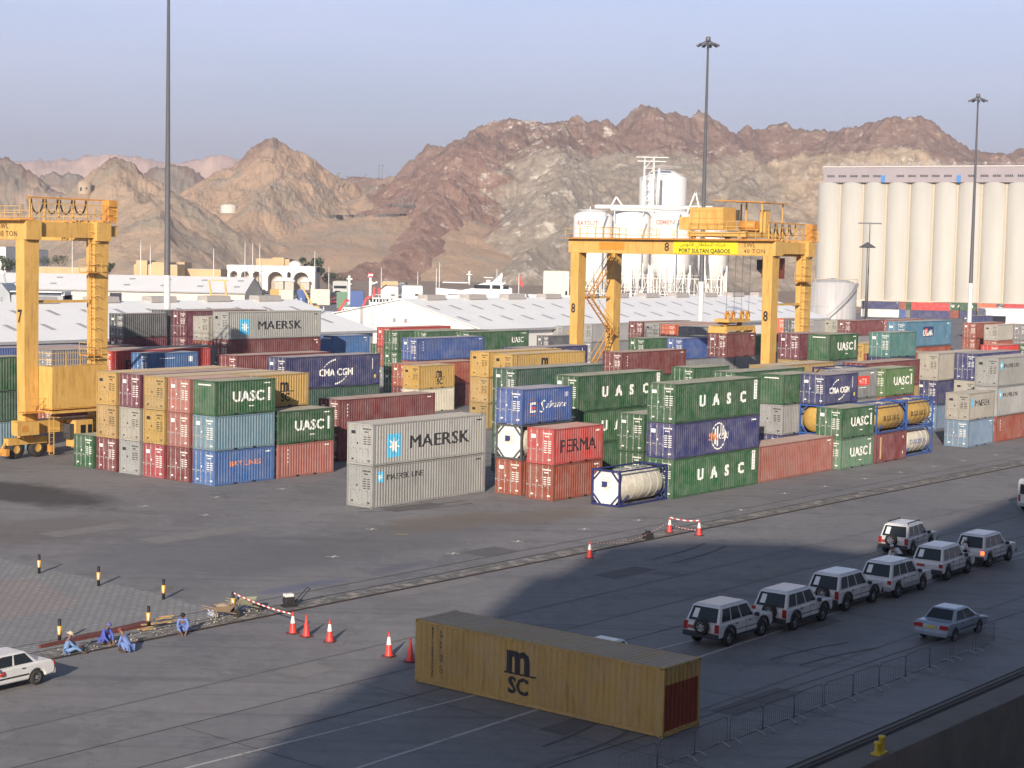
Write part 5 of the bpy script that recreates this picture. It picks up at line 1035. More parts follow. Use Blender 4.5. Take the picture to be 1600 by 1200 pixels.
# ------------------------------------------------------------------ cement silos
def cement():
    m,t,p=nodes('white_cement_silo'); c=ramp(t,noise(t,coords(t,(1,1,.1)),.5,6,.7),.35,.8,(.80,.79,.76),(.70,.68,.64)); t.links.new(c,p.inputs['Base Color']); p.inputs['Roughness'].default_value=.55
    D=600; k=D/FPX; ST=mat('white_steel',(.72,.71,.68),.6)
    def tank(px,wpx,ytop,ybot,D,label,cone=True,word=None,dy=0):
        x,y,_=at(px,400,D); r_=wpx/2*D/FPX; zt=hz(px,ytop,D); zb=hz(px,ybot,D); root=empty('cement_silo',(x,y+dy,0),0,label,'silo','white cement silos on steel legs')
        mb=MB(); pr=[(r_*.22,zb-r_*1.35),(r_,zb),(r_,zt-1.0),(r_*.85,zt-.1),(r_*.5,zt+.9),(0,zt+1.3)] if cone else [(r_,zb),(r_,zt-3.2),(r_*.45,zt-.4),(0,zt)]
        mb.lathe(pr,m,40); 
        for z in(zb+.1,zb+4,zb+8): mb.lathe([(r_+.01,z),(r_+.08,z+.1),(r_+.01,z+.2)],ST,40)
        mb.build('shell',root); mb=MB()
        nl=10
        for i in range(nl):
            a=2*math.pi*(i+.5)/nl; px_,py_=r_*math.cos(a),r_*math.sin(a); b=2*math.pi*(i+1.5)/nl; qx,qy=r_*math.cos(b),r_*math.sin(b)
            if cone:
                mb.bar((px_,py_,0),(px_,py_,zb+.3),.55,ST); mb.bar((px_,py_,0 if i%2 else zb),(qx,qy,zb if i%2 else 0),.22,ST); mb.bar((px_,py_,zb*.5),(qx,qy,zb*.5),.2,ST)
        if cone: mb.build('support_legs',root)
        mb=MB(); [mb.bar((r_*.8*math.cos(2*math.pi*i/24),r_*.8*math.sin(2*math.pi*i/24),zt-.1+1.1),(r_*.8*math.cos(2*math.pi*(i+1)/24),r_*.8*math.sin(2*math.pi*(i+1)/24),zt+1.),.12,ST) for i in range(24)]; mb.build('railing',root)
        if word:
            vs,fs=text_geo(word,2.2,bold=.03); mb=MB(); x0=-width(vs)/2-r_*.35; mb.add([((r_+.08)*math.sin((x0+a)/r_),-(r_+.08)*math.cos((x0+a)/r_),zt-4.3+b) for a,b in vs],fs,mat('faded_red_lettering',(.50,.20,.15),.7)); mb.build('lettering',root)
        return root
    a=tank(925,60,333,415,600,'white cement silo with faded red letters, leftmost of the cluster',word='RAYSUT')
    tank(985,60,331,415,606,'white cement silo, middle one of the front three')
    tank(1048,62,332,415,600,'white cement silo with faded red letters right of the middle one',word='CEMENT')
    tank(1110,52,338,416,640,'white cement silo behind the lamp mast, rightmost and partly hidden')
    tank(1033,73,265,410,655,'biggest and tallest white cement silo, standing behind the others',cone=False)
    x,y,_=at(895,400,590); r=empty('pipe_rack',(x,y,0),0,'white steel framework and catwalks round the feet of the cement silos','framework'); mb=MB(); Lp=235/FPX*590
    for lev in(5.5,11.):
        mb.bar((0,-1,lev),(Lp,-1,lev),.25,ST); mb.bar((0,-1,lev+1.1),(Lp,-1,lev+1.1),.1,ST)
    rn2=random.Random(8)
    for i in range(27):
        xx=Lp*i/26; mb.bar((xx,-1,0),(xx,-1,rn2.choice([11,12.2,15.5,16])),.22,ST)
        if i%2: mb.bar((xx,-1,0),(xx+Lp/26*rn2.choice([-1,1]),-1,5.5),.16,ST); mb.bar((xx,-1,11),(xx+Lp/26*rn2.choice([-1,1]),-1,5.5),.16,ST)
    for xx in(9.5,22.5,35.): mb.tube((xx,-1.6,0),(xx,-1.6,30),.3,ST,n=8); mb.tube((xx,-1.6,30),(xx+2,3,33),.3,ST,n=8)
    mb.build('frame',r)
    # pipes and the bucket elevator tower
    x,y,_=at(1010,400,640); z0=hz(1010,322,640); zt=hz(1010,247,640); r=empty('elevator_tower',(x,y-2,0),0,'thin white steel elevator tower against the tallest cement silo','tower'); mb=MB()
    for sx_ in(-1.7,1.7):
        for sy_ in(-1.5,1.5): mb.bar((sx_,sy_,0),(sx_,sy_,zt),.3,ST)
    for k_ in range(14):
        z=zt*k_/14; mb.bar((-1.7,-1.5,z),(1.7,-1.5,z+zt/14),.18,ST); mb.bar((-1.7,-1.5,z),(1.7,-1.5,z),.18,ST)
    mb.box(-4.5,-2,zt-1.5,6,-1.6,zt-1.2,ST); mb.box(-5,-1.5,zt,7,1.5,zt+.3,ST); mb.tube((3.6,-1.8,z0),(3.6,-1.8,zt-4),.5,ST); mb.build('lattice',r)
    x,y,_=at(920,400,592); z=hz(940,322,592); r=empty('conveyor_pipe',(x,y+8,0),.0,'long white pipe bridge across the tops of the cement silos','pipe'); mb=MB(); Lp=165/FPX*592
    mb.tube((2,0,z),(Lp,0,z+.3),.75,ST,n=12); mb.tube((7.5,-.5,z-.9),(Lp-3,-.5,z-1.2),.4,ST,n=8); mb.tube((Lp,0,z+.3),(Lp+3,0,z-3),.75,ST,n=10); mb.tube((Lp+3,0,z-3),(Lp+3,0,z-12),.6,ST,n=10)
    for xx in(.5,9,19,29): mb.bar((xx,0,z-5),(xx,0,z),.3,ST)
    mb.bar((7.6,0,z),(9.4,0,z+3.6),.5,ST); mb.bar((9.4,0,z+3.6),(12,0,z),.5,ST); mb.tube((-3.5,0,0),(-3.5,0,z-6),.35,ST,n=8); mb.build('pipe',r)
    x,y,_=at(1083,400,600); z=hz(1083,300,600); r=empty('chute',(x,y-2,0),0,'white chute frame like a letter A right of the cement silos','chute'); mb=MB(); mb.bar((-3,0,z-8),(0,0,z),.5,ST); mb.bar((3,0,z-12),(0,0,z),.5,ST); mb.bar((-2,0,z-5),(6,0,z-5),.35,ST); mb.bar((3,0,z-12),(5,0,0),.35,ST); mb.bar((-3,0,z-8),(-3,0,0),.35,ST); mb.build('frame',r)
cement()
# ------------------------------------------------------------------ trees
LEAF=mat('dark_green_foliage',(.045,.07,.028),.8,var=.4,scale=.6); LEAF2=mat('olive_foliage',(.075,.09,.045),.8,var=.35,scale=.6); BARK=mat('bark',(.14,.10,.07),.9)
def tree(px,ytop,ybase,wpx,D,label,m=None,n=700):
    x,y,_=at(px,ybase,D); z0=max(0,hz(px,ybase,D)); h=(ybase-ytop)/FPX*D; rw=wpx/2/FPX*D; rn=random.Random(int(px)); m=m or LEAF
    root=empty('tree',(x,y,z0),0,label,'tree','trees at the foot of the hills'); mb=MB(); mb.tube((0,0,-1),(0,0,h*.45),h*.045,BARK,r2=h*.02,n=7)
    for k in range(5): a=rn.random()*6.28; mb.tube((0,0,h*.25),(rw*.6*math.cos(a),rw*.6*math.sin(a),h*(.5+.3*rn.random())),h*.02,BARK,r2=h*.006,n=5)
    mb.build('trunk',root); mb=MB(); cl=[((rn.uniform(-.7,.7)*rw,rn.uniform(-.7,.7)*rw,h*rn.uniform(.32,.85)),rw*rn.uniform(.28,.5)) for _ in range(14)]
    for i in range(n):
        c,rr=cl[rn.randrange(len(cl))]; u=Vector((rn.gauss(0,1),rn.gauss(0,1),rn.gauss(0,1))).normalized()*rr*rn.uniform(.55,1.05); p_=Vector(c)+Vector((u.x,u.y,u.z*.8)); p_.z=max(p_.z,h*.12)
        s=h*rn.uniform(.025,.05); a=Vector((rn.gauss(0,1),rn.gauss(0,1),rn.gauss(0,1))).normalized(); b=a.orthogonal().normalized()
        mb.add([p_+a*s,p_+b*s*.8,p_-a*s,p_-b*s*.8],[(0,1,2,3)],m)
    mb.build('crown',root)
for a in [(14,398,433,34,640,'dark tree at the left edge left of the crane leg'),(37,392,432,22,650,'dark tall tree just left of the crane leg'),(68,402,418,34,690,'low dark tree seen between the legs of crane 7'),(92,399,418,28,690,'dark rounded tree between the crane legs, the right one'),
          (171,406,432,16,660,'dark narrow tree right of the crane ladder leg'),(487,397,452,40,790,'big dark tree right of the white arched building'),(512,424,450,26,800,'low olive bush right of the big dark tree'),(536,428,450,30,800,'low dark bush below the mountain foot')]: tree(*a,m=LEAF2 if 'olive' in a[5] else None)
# ------------------------------------------------------------------ town behind the basin
TANW=mat('tan_plaster',(.56,.40,.22),.85,dirt=.15,scale=.15); WHP=mat('white_plaster',(.76,.74,.70),.8,dirt=.1,scale=.2)
def house(x0,x1,yt,yb,D,m,label,wins=(),name='building',extra=()):
    xa,ya,_=at(x0,yb,D); xb,_,_=at(x1,yb,D); z0=min(0,hz(x0,yb,D)); zt=hz((x0+x1)/2,yt,D); root=empty(name,(xa,ya,z0),0,label,'building','low buildings at the foot of the hills'); w_=xb-xa; h=zt-z0
    mb=MB(); mb.box(0,0,0,w_,14,h,m); [mb.box(w_*e[0],-1,0,w_*e[1],13,h+e[2],m) for e in extra]; mb.build('wall',root); mb=MB(); mb.box(.3,.3,h,w_-.3,13.7,h+.25,mat('flat_roof',(.4,.36,.3),.9)); mb.build('roof',root)
    for (fx,fz,ww,hh) in wins: mb=MB(); yy=-1.06 if any(e[0]<=fx<=e[1] for e in extra) else -.06; mb.box(w_*fx-ww/2,yy,h*fz-hh/2,w_*fx+ww/2,yy+.06,h*fz+hh/2,GLASS); mb.build('window',root)
    return root
house(209,277,414,436,600,TANW,'tan flat roofed building behind the left lamp mast',[(.25,.6,1,1.6),(.4,.6,1,1.6),(.65,.45,1,1.2),(.85,.45,1,1.2)],extra=[(.07,.32,1.5),(.42,.8,1.0)])
house(275,345,421,436,615,TANW,'low tan building right of the left lamp mast',[(.2,.5,1,1),(.4,.5,1,1),(.6,.5,1,1),(.8,.5,1,1)],extra=[(.05,.2,2.5)])
house(60,140,418,434,640,TANW,'tan building seen between the legs of crane 7',[(.3,.5,1.4,1.2),(.6,.5,1,1)])
house(400,452,405,430,800,TANW,'tan block rising behind the white arched building',[(.2,.7,1,1.6),(.5,.7,1,1.6),(.8,.7,1,1.6)],extra=[(.5,.85,.8)])
house(52,61,391,403,700,WHP,'small white house on the slope, upper one between crane legs',[(.5,.5,.8,1)]); house(52,59,405,414,700,WHP,'small white house on the slope, lower one between crane legs',[(.5,.5,.8,1)])
house(0,9,386,400,720,WHP,'white house at the left edge above the trees',[(.5,.5,1,2)]); house(597,622,440,452,800,TANW,'tan building with a blue sign left of the white sheds',[(.3,.5,1,1)])
house(622,633,443,458,640,mat('slate_block',(.12,.16,.2),.7),'dark slate block beside the white sheds',[(.5,.6,.8,.8)])
house(595,622,448,462,560,WHP,'small white shed with one dark window behind the ship mast',[(.7,.6,1.5,.7)]); house(628,660,447,462,560,WHP,'larger white shed with domed roof behind the ship masts',[(.75,.6,1.5,.6)])
house(849,889,424,448,660,mat('pale_cream_wall',(.70,.66,.56),.8),'plain pale rectangular building left of the cement silos',[(.9,.3,.8,2)])
house(520,543,440,452,760,mat('grey_hoarding',(.45,.46,.46),.8),'grey walled hall at the foot of the mountain',[(.3,.5,3,1.2),(.7,.5,3,1.2)])
def arched():
    D=745; k=D/FPX; x,y,_=at(354,455,D); zt=hz(420,415,D); root=empty('arched_building',(x,y,0),0,'long white building with rows of arched openings below the pass','building'); w_=138*k; m=WHP
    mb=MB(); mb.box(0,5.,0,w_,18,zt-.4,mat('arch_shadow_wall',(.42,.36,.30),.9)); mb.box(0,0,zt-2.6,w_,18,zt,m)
    def pier(a,b,z1=None): mb.box(a*k,0,0,b*k,4.9,(zt-2.7) if z1 is None else z1,m)
    ops=[(5,17),(22,35),(40,53),(64,88),(94,100),(104,128)]; e=0
    for a,b in ops: pier(e,a); e=b
    pier(e,138)
    for a,b in ops:     # rounded heads
        cx_=(a+b)/2*k; hw=(b-a)/2*k; r_=min(hw,3.2); zb=zt-2.6-r_
        for s in(-1,1):
            pts=[(cx_+s*hw,zb),(cx_+s*hw,zt-2.6),(cx_+s*(hw-r_),zt-2.6)]+[(cx_+s*(hw-r_+r_*math.cos(t)),zb+r_*math.sin(t)) for t in(1.25,.95,.65,.35)]
            mb.prism([(p_[0],p_[1]) for p_ in pts],'y',.05,4.85,m)
    mb.build('wall',root)
    for a,b,z in((5,17,5.8),(22,35,5.8),(40,53,3.4)): mb=MB(); mb.box(a*k,.6,0,b*k,4.5,z,m); mb.build('balcony',root)
    for fx in(25,32,50,84,124): mb=MB(); mb.box(fx*k-.8,.5,2.2,fx*k+.8,.58,4.2,GLASS); mb.build('window',root)
    for a,b in((77,90),(92,106),(118,130)): mb=MB(); mb.box(a*k,-3,0,b*k,0,4.8,mat('kiosk_wall',(.5,.47,.4),.8)); mb.prism([(a*k-.6,4.8),(b*k+.6,4.8),(b*k-1,6.4),(a*k+1,6.4)],'y',-3.6,.4,m); mb.build('porch',root)
    mb=MB(); mb.lathe([(2.8,zt),(2.6,zt+1.2),(1.6,zt+2),(0,zt+2.3)],m,16,(103*k,8,0)); mb.build('dome',root)
    for px,yt in((383,378),(395,378),(406,380)):
        x_,y_,z_=at(px,yt,D-3); mb=MB(); mb.tube((0,0,0),(0,0,z_),.22,ST_,r2=.1,n=6); tag(mb.build('flagpole',loc=(x_,y_,0)),'thin white flagpole at the arched building, %s of three'%({383:'leftmost',395:'middle',406:'rightmost'}[px]),'flagpole','flagpoles by the arched building')
ST_=mat('white_steel',(.72,.71,.68),.6); arched()
for px,yt,D,lb in((492,393,690,'tallest white pole right of the arched building'),(514,416,690,'white lamp pole right of the arched building'),(220,376,560,'thin white pole above the tan building, left one'),(235,384,560,'thin white pole above the tan building, right one'),(334,388,600,'thin white pole right of the left mast'),(113,375,600,'thin brownish pole between the crane legs'),
    (596,418,620,'thin pole before the mountain foot, left of the sheds'),(653,424,640,'thin grey pole right of the white sheds'),(682,420,640,'thin pole left of the yacht'),(687,410,640,'taller thin pole left of the yacht'),(811,427,600,'white flagpole with red flag right of the yacht'),(873,422,560,'white flagpole by the pale building')):
    x,y,z=at(px,yt,D); mb=MB(); mb.tube((0,0,0),(0,0,z),.2,ST_,r2=.1,n=6)
    if 'flag ' in lb or 'red flag' in lb: mb.add([(0,0,z),(1.6,.1,z-4),(1.2,.1,z-5),(0,0,z-3.4)],[(0,1,2,3)],REDL)
    tag(mb.build('pole',loc=(x,y,0)),lb,'pole')
# parked cars of the town: small, one mesh each
SC={}
def small_car(c):
    def f():
        mb=MB(); m=mat('car_'+c,dict(white=(.72,.72,.72),grey=(.3,.3,.32),dark=(.04,.045,.05),red=(.35,.03,.03),blue=(.05,.09,.25))[c],.3)
        mb.prism([(0,.35),(4.4,.35),(4.4,.8),(3.4,.95),(.1,1.0),(0,.9)],'y',0,1.75,m); mb.prism([(.3,1.0),(3.2,.95),(2.6,1.5),(.6,1.5)],'y',.12,1.63,GLASS); mb.prism([(.55,1.5),(2.65,1.5),(2.5,1.55),(.7,1.55)],'y',.12,1.63,m)
        for x in(.85,3.5):
            for y in(.1,1.65): mb.lathe([(0,-.1),(.33,-.1),(.33,.1),(0,.1)],RUB,10,(x,y,.33),'y')
        return mb.mesh('parked_car')
    return dm(('sc',c),f)
rn=random.Random(5); nc=0; ordn=['front','second','third','fourth','fifth','sixth','seventh']
ORD=['first','second','third','fourth','fifth','sixth','seventh','eighth','ninth','tenth','eleventh','twelfth','thirteenth','fourteenth','fifteenth']
for row in range(7):
    D=590+row*22; cnt=0
    for i in range(15):
        px=402+i*9.6+rn.uniform(-2,2)-row*1.0
        if px>545 or rn.random()<.12 or (row<2 and px<440): continue
        x,y,_=at(px,450,D); c=rn.choice(['white','white','white','grey','dark','white','blue','dark','red'])
        o=link('parked_car',small_car(c),loc=(x,y,0.005),rz=rn.choice([.15,.2,math.pi+.15,.1])); cnt=cnt+1; tag(o,'%s car, %s from the left in the %s row before the arched building'%(c,ORD[cnt-1],ordn[row]),'car','cars parked before the arched building')
for i in range(14):
    px=556+i*9+rn.uniform(-3,3); x,y,_=at(px,455,rn.choice([470,500])); c=rn.choice(['white','grey','dark','white','dark']); o=link('parked_car',small_car(c),loc=(x,y,.005),rz=rn.uniform(0,.6)); tag(o,'%s car behind the long white warehouse roof, %s from the left'%(c,ORD[i]),'car','cars parked behind the warehouse ridge')
for k,(px,w_,D,c,lb) in enumerate([(432,20,560,'msc','orange tipped skip box by the boats'),(447,22,555,'cream','white store box left of the blue one'),(470,12,560,'blue','bright blue box among the boats'),(535,18,540,'lgreen','pale green box behind the ship'),(557,22,560,'blue','blue box between the two ship masts'),(500,30,575,'cream','white box row end behind the boats')]):
    x,y,_=at(px-w_/2,470,D); wd=w_/FPX*D; mb=MB(); m=paint_mat_c(c); mb.box(0,0,0,wd,2.6,5.2,m); [mb.box(wd*j/8,-.06,.2,wd*(j+.4)/8,0,5.0,m) for j in range(8)]; tag(mb.build('store_box',loc=(x,y,0)),lb,'box')
# harbour basin
sheet('water',[at(-330,470,318),at(500,470,318),at(560,470,470),at(-330,470,478)],.004,mw)
# ------------------------------------------------------------------ boats and ships
SHW=mat('ship_white',(.78,.78,.77),.4,dirt=.08,scale=.3); SHG=mat('ship_grey',(.33,.36,.38),.5,dirt=.1,scale=.3); SHR=mat('ship_red',(.50,.04,.05),.5); SHD=mat('ship_navy_boot',(.03,.04,.07),.5)
def hull(mb,L,Bm,z0,z1,m,sheer=.8,bow=.22,flip=False):
    n=14; sec=[]
    for i in range(n+1):
        t=i/n; b=Bm/2*min(1,((1-t)/bow)**.55 if t>1-bow else 1)*(.85+.15*min(1,t/.1)); zt=z1+sheer*t*t; b0=b*.75
        sec.append([(t*L,-b,zt),(t*L-.04*L*(1-t if 0 else 0),-b0,z0),(t*L,b0,z0),(t*L,b,zt)])
    vs=[p for s in sec for p in s]; fs=[(0,1,2,3)]
    for i in range(n):
        for j in range(3): fs.append((4*i+j,4*i+4+j,4*i+5+j,4*i+1+j))
        fs.append((4*i,4*i+3,4*i+7,4*i+4))
    mb.add(vs,fs,m)
def yacht():
    D=620; k=D/FPX; x,y,_=at(893,460,D); root=empty('motor_yacht',(x,y,0),math.pi,'long white motor yacht with dark windows behind the warehouse ridge','yacht'); L=212*k
    zz=lambda v: hz(760,v,D)
    mb=MB(); hull(mb,L,8,-.5,zz(459),SHW,1.8,.3); mb.box(L*.02,-4.05,1.4,L*.8,-4.,2.1,SHD); mb.box(L*.02,4.,1.2,L*.82,4.05,2.4,SHD); mb.build('hull',root)
    mb=MB(); a=(893-800)*k; b=(893-700)*k; z0=zz(460); mb.prism([(a,z0),(b,z0),(b-6,zz(453)),(b-15,zz(446)),(a+3,zz(446)),(a,zz(450))],'y',-3.2,3.2,SHW); mb.prism([(a+4,zz(446)),(b-10,zz(446)),(b-14,zz(441)),(a+2,zz(441))],'y',-2.9,2.9,SHW); sd=mb.build('superstructure',root)
    for u0,u1,v0,v1 in((741,766,445,451),(769,782,445,451),(786,795,446,451)):
        mb=MB(); mb.box((893-u1)*k,3.2,zz(v1),(893-u0)*k,3.27,zz(v0),GLASS); mb.build('window',sd)
    mb=MB(); mb.prism([((893-783)*k,zz(441)),((893-768)*k,zz(441)),((893-778)*k,zz(432)),((893-784)*k,zz(425)),((893-785)*k,zz(430))],'y',-.9,.9,SHW); mb.tube(((893-776)*k,0,zz(438)),((893-776)*k,0,zz(420)),.1,SHW,n=6); mb.build('radar_arch',root)
    mb=MB(); mb.box((893-770)*k,-2.6,zz(434),(893-756)*k,2.6,zz(433),SHW); mb.lathe([(0,zz(436)),(.9,zz(438)),(.9,zz(440)),(0,zz(441))],SHW,12,((893-763)*k,0,0)); mb.build('radar_dome',root)
    mb=MB(); mb.box((893-731)*k,-2.9,zz(441.5),(893-692)*k,2.9,zz(443),SHW); mb.tube(((893-733)*k,0,zz(446)),((893-733)*k,0,zz(424)),.35,SHW,n=8); mb.lathe([(0,zz(428)),(1.2,zz(429)),(1.2,zz(430)),(0,zz(431))],SHW,12,((893-733)*k,0,0)); mb.build('mast',root)
yacht()
def red_ship():
    D=400; k=D/FPX; x,y,_=at(505,490,D); root=empty('supply_ship',(x,y,0),0,'white ship with red davits and twin masts behind the warehouse gable','ship'); zz=lambda v: hz(560,v,D); L=150*k
    mb=MB(); hull(mb,L,9,-.5,zz(488),SHW,.4,.2); mb.build('hull',root)
    X=lambda u:(u-505)*k
    mb=MB(); mb.box(X(572),-3.8,zz(489),X(640),3.8,zz(477),SHW); mb.box(X(578),-3,zz(477),X(612),3,zz(464),SHW); mb.box(X(535),-3.5,zz(489),X(565),3.5,zz(480),SHW); ss=mb.build('superstructure',root)
    mb=MB(); [mb.box(X(574+i*5.2),-3.86,zz(475.5),X(576.8+i*5.2),-3.8,zz(471.5),GLASS) if 0 else mb.box(X(574+i*5.2),-3.86,zz(482),X(577+i*5.2),-3.8,zz(478.5),GLASS) for i in range(9)]; [mb.box(X(538+i*4.2),-3.56,zz(486),X(540+i*4.2),-3.5,zz(482),GLASS) for i in range(6)]; [mb.box(X(580+i*5),-3.06,zz(471),X(583+i*5),-3.,zz(466),GLASS) for i in range(6)]; mb.build('window',ss)
    for u,v0,v1 in((545,485,431),(578,470,427)):
        mb=MB(); mb.bar((X(u),0,zz(v0)),(X(u),0,zz(v1)),.5,SHW); mb.bar((X(u-4),0,zz(v1+5)),(X(u+5),0,zz(v1+5)),.25,SHW); mb.bar((X(u-2),0,zz(v1+13)),(X(u+4),0,zz(v1+13)),.2,SHW)
        if u>560: mb.box(X(575),-.8,zz(432),X(583),.8,zz(426),SHR); mb.box(X(575.5),-.85,zz(430.5),X(582.5),.85,zz(428),SHW); mb.bar((X(578),0,zz(444)),(X(589),0,zz(440)),.3,SHW)
        mb.build('mast',root)
    for p_,q_ in(((531,487),(543,468)),((543,468),(548,470)),((531,487),(540,487)),((569,479),(574,466)),((574,466),(582,462)),((569,479),(573,487)),((586,462),(586,448)),((593,458),(594,449))):
        mb=MB(); mb.bar((X(p_[0]),-3.6,zz(p_[1])),(X(q_[0]),-3.6,zz(q_[1])),.55,SHR); mb.build('davit',root)
    mb=MB(); mb.bar((X(593),-1,zz(452)),(X(604),-1,zz(444)),.4,mat('dark_crane_arm',(.12,.06,.05),.6)); mb.build('deck_crane',root)
    mb=MB(); rail_run(mb,(X(584),-3.8,zz(470)),(X(640),-3.8,zz(470)),1.6,SHW,1.2,.06); mb.build('railing',root)
red_ship()
def police_ship():
    D=330; k=D/FPX; x,y,_=at(-70,476,D); root=empty('patrol_ship',(x,y,0),0,'grey patrol ship lettered POLICE at the left picture edge','ship'); zz=lambda v: hz(30,v,D); X=lambda u:(u+70)*k
    mb=MB(); hull(mb,X(112),9,-.5,zz(472),SHG,.2,.15); mb.build('hull',root)
    mb=MB(); mb.prism([(X(-68),zz(474)),(X(26),zz(474)),(X(24),zz(458)),(X(12),zz(443)),(X(-68),zz(443))],'y',-3.9,3.9,SHG); mb.box(X(26),-3.5,zz(473),X(106),3.5,zz(460),SHG); mb.box(X(28),-3.0,zz(460),X(100),3,zz(455),SHD); mb.box(X(24),-3.6,zz(455.5),X(104),3.6,zz(454),SHW); ss=mb.build('superstructure',root)
    flat_text(ss,'POLICE',(X(-12),-3.94,zz(470.5)),(1,0,0),(0,0,1),7.2/FPX*D*1.25,mat('grey_lettering_dark',(.16,.17,.19)),sx=.9)
    for u in(6,52,59,74,81): mb=MB(); mb.box(X(u-1.2),-3.96,zz(465),X(u+1.2),-3.5,zz(462),GLASS); mb.build('window',ss)
    mb=MB(); mb.bar((X(9),0,zz(446)),(X(5),0,zz(425)),.3,SHG); mb.lathe([(0,zz(424)),(.38,zz(425.5)),(.42,zz(427.5)),(.38,zz(429.5)),(0,zz(431))],SHW,14,(X(5),0,0)); mb.build('radar_mast',root)
    mb=MB(); mb.box(X(86),-2.5,zz(466),X(106),2.5,zz(455.5),SHW); mb.box(X(88),-2.56,zz(464.5),X(96),-2.5,zz(462.5),GLASS); mb.build('wheelhouse',root)
    for u in(62,71,80): mb=MB(); mb.cbox((X(u+3),-3.7,zz(467)),(6*k,.5,3*k),SHW); mb.build('life_raft',root)
police_ship()
def boat(px,D,wpx,label,col_,orange=False):
    k=D/FPX; x,y,_=at(px,480,D); root=empty('work_boat',(x,y,0),.0,label,'boat'); L=wpx*k; mb=MB(); hull(mb,L,L*.3,0,L*.10,col_,.5,.3); mb.build('hull',root); mb=MB(); mb.box(L*.25,-L*.1,L*.1,L*.55,L*.1,L*.32,SHW); c=mb.build('cabin',root); mb=MB(); mb.box(L*.27,-L*.1-.05,L*.2,L*.53,-L*.1,L*.28,GLASS); mb.build('window',c)
    mb=MB(); mb.bar((L*.4,0,L*.32),(L*.4,0,L*.75),.15,SHW); mb.bar((L*.36,0,L*.6),(L*.46,0,L*.6),.12,SHW); mb.build('mast',root)
boat(455,470,38,'white boat with small round windows right of the blue box',SHW); boat(496,460,24,'white boat beside the high star container top',SHW); boat(470,500,30,'white boat with a red stripe among the boxes',SHR); boat(503,430,16,'small white boat left of the warehouse gable',SHW)
# yellow harbour crane pieces near the boats
def small_crane(px,yt,yb,D,label):
    x,y,_=at(px,yb,D); zt=hz(px,yt,D); root=empty('mobile_crane',(x,y,0),0,label,'crane'); mb=MB(); mb.box(-2.5,-1.2,.8,3,1.2,2.2,YEL); mb.prism([(-1,2.2),(1.5,2.2),(1.2,3.8),(-.6,3.8)],'y',-1,1,YEL); mb.build('body',root)
    mb=MB(); mb.bar((0,0,2.5),(-3.5,0,zt),.6,YEL,w2=.35); mb.bar((-3.5,0,zt),(-2.6,0,zt-6),.05,RUB); mb.box(-3.7,-.2,zt-6.5,-2.2,.2,zt-5,SHR); mb.build('boom',root)
    for xx in(-1.6,1.8): mb=MB(); mb.lathe([(0,-1.3),(.6,-1.3),(.6,1.3),(0,1.3)],RUB,14,(xx,0,.6),'y'); mb.build('wheel',root)
small_crane(492,446,486,440,'small yellow mobile crane with a red hook block behind the boats')
# yellow lattice frame behind the high containers
x,y,_=at(348,484,330); r=empty('loading_frame',(x,y,0),0,'leaning yellow ladder frame above the high star container','frame'); k=330/FPX; zz=lambda v:hz(340,v,330); mb=MB()
for s in(-12,12): mb.bar((s*k+.6,0,0),(s*k-1.2,0,zz(438)),.35,YEL)
for v in(438,462,480): mb.bar((-12*k-.8,0,zz(v)),(12*k-.4,0,zz(v)),.25,YEL)
mb.build('lattice',r)
# ------------------------------------------------------------------ the ship that shades the quay (the photographer's side of the harbour)
def big_ship():
    tb0=-17.; dk=tb0+1
    P=[(39,42.1),(43.3,44.3),(48.7,46.6),(52.9,48.4),(63.4,51.6),(69.2,53.6),(74,56.6),(84.7,59.2),(90.3,55.9),(93.6,51.2),(91,46.8),(97.5,46.5),(110.6,48),(126.9,50)]
    pr=[]
    for ta,tb in P:
        tt=(tb-tb0)/.4745; pr.append((ta-tt*.8803,tt*math.tan(SUN_EL)))
    pr=sorted(pr); pr=[(pr[0][0]-.5,9.)]+pr+[(190,pr[-1][1]),(190,9.)]
    root=empty('cruise_ship',fab(0,tb0),YAW,'tall white cruise ship moored behind the viewer, shading the quay','ship'); mb=MB(); n=len(pr)
    mb.prism(pr,'y',-26,0,SHW); su=mb.build('superstructure',root); mb=MB(); x0=pr[0][0]-6; mb.prism([(x0,9.2),(200,9.2),(210,-3.4),(x0+4,-3.4)],'y',-27,.5,SHW); mb.build('hull',root)
    for lv in range(8):
        mb=MB(); mb.box(pr[0][0]+3,.01,11+lv*2.9,185,.06,12.4+lv*2.9,GLASS); mb.build('window_band',su)
big_ship()
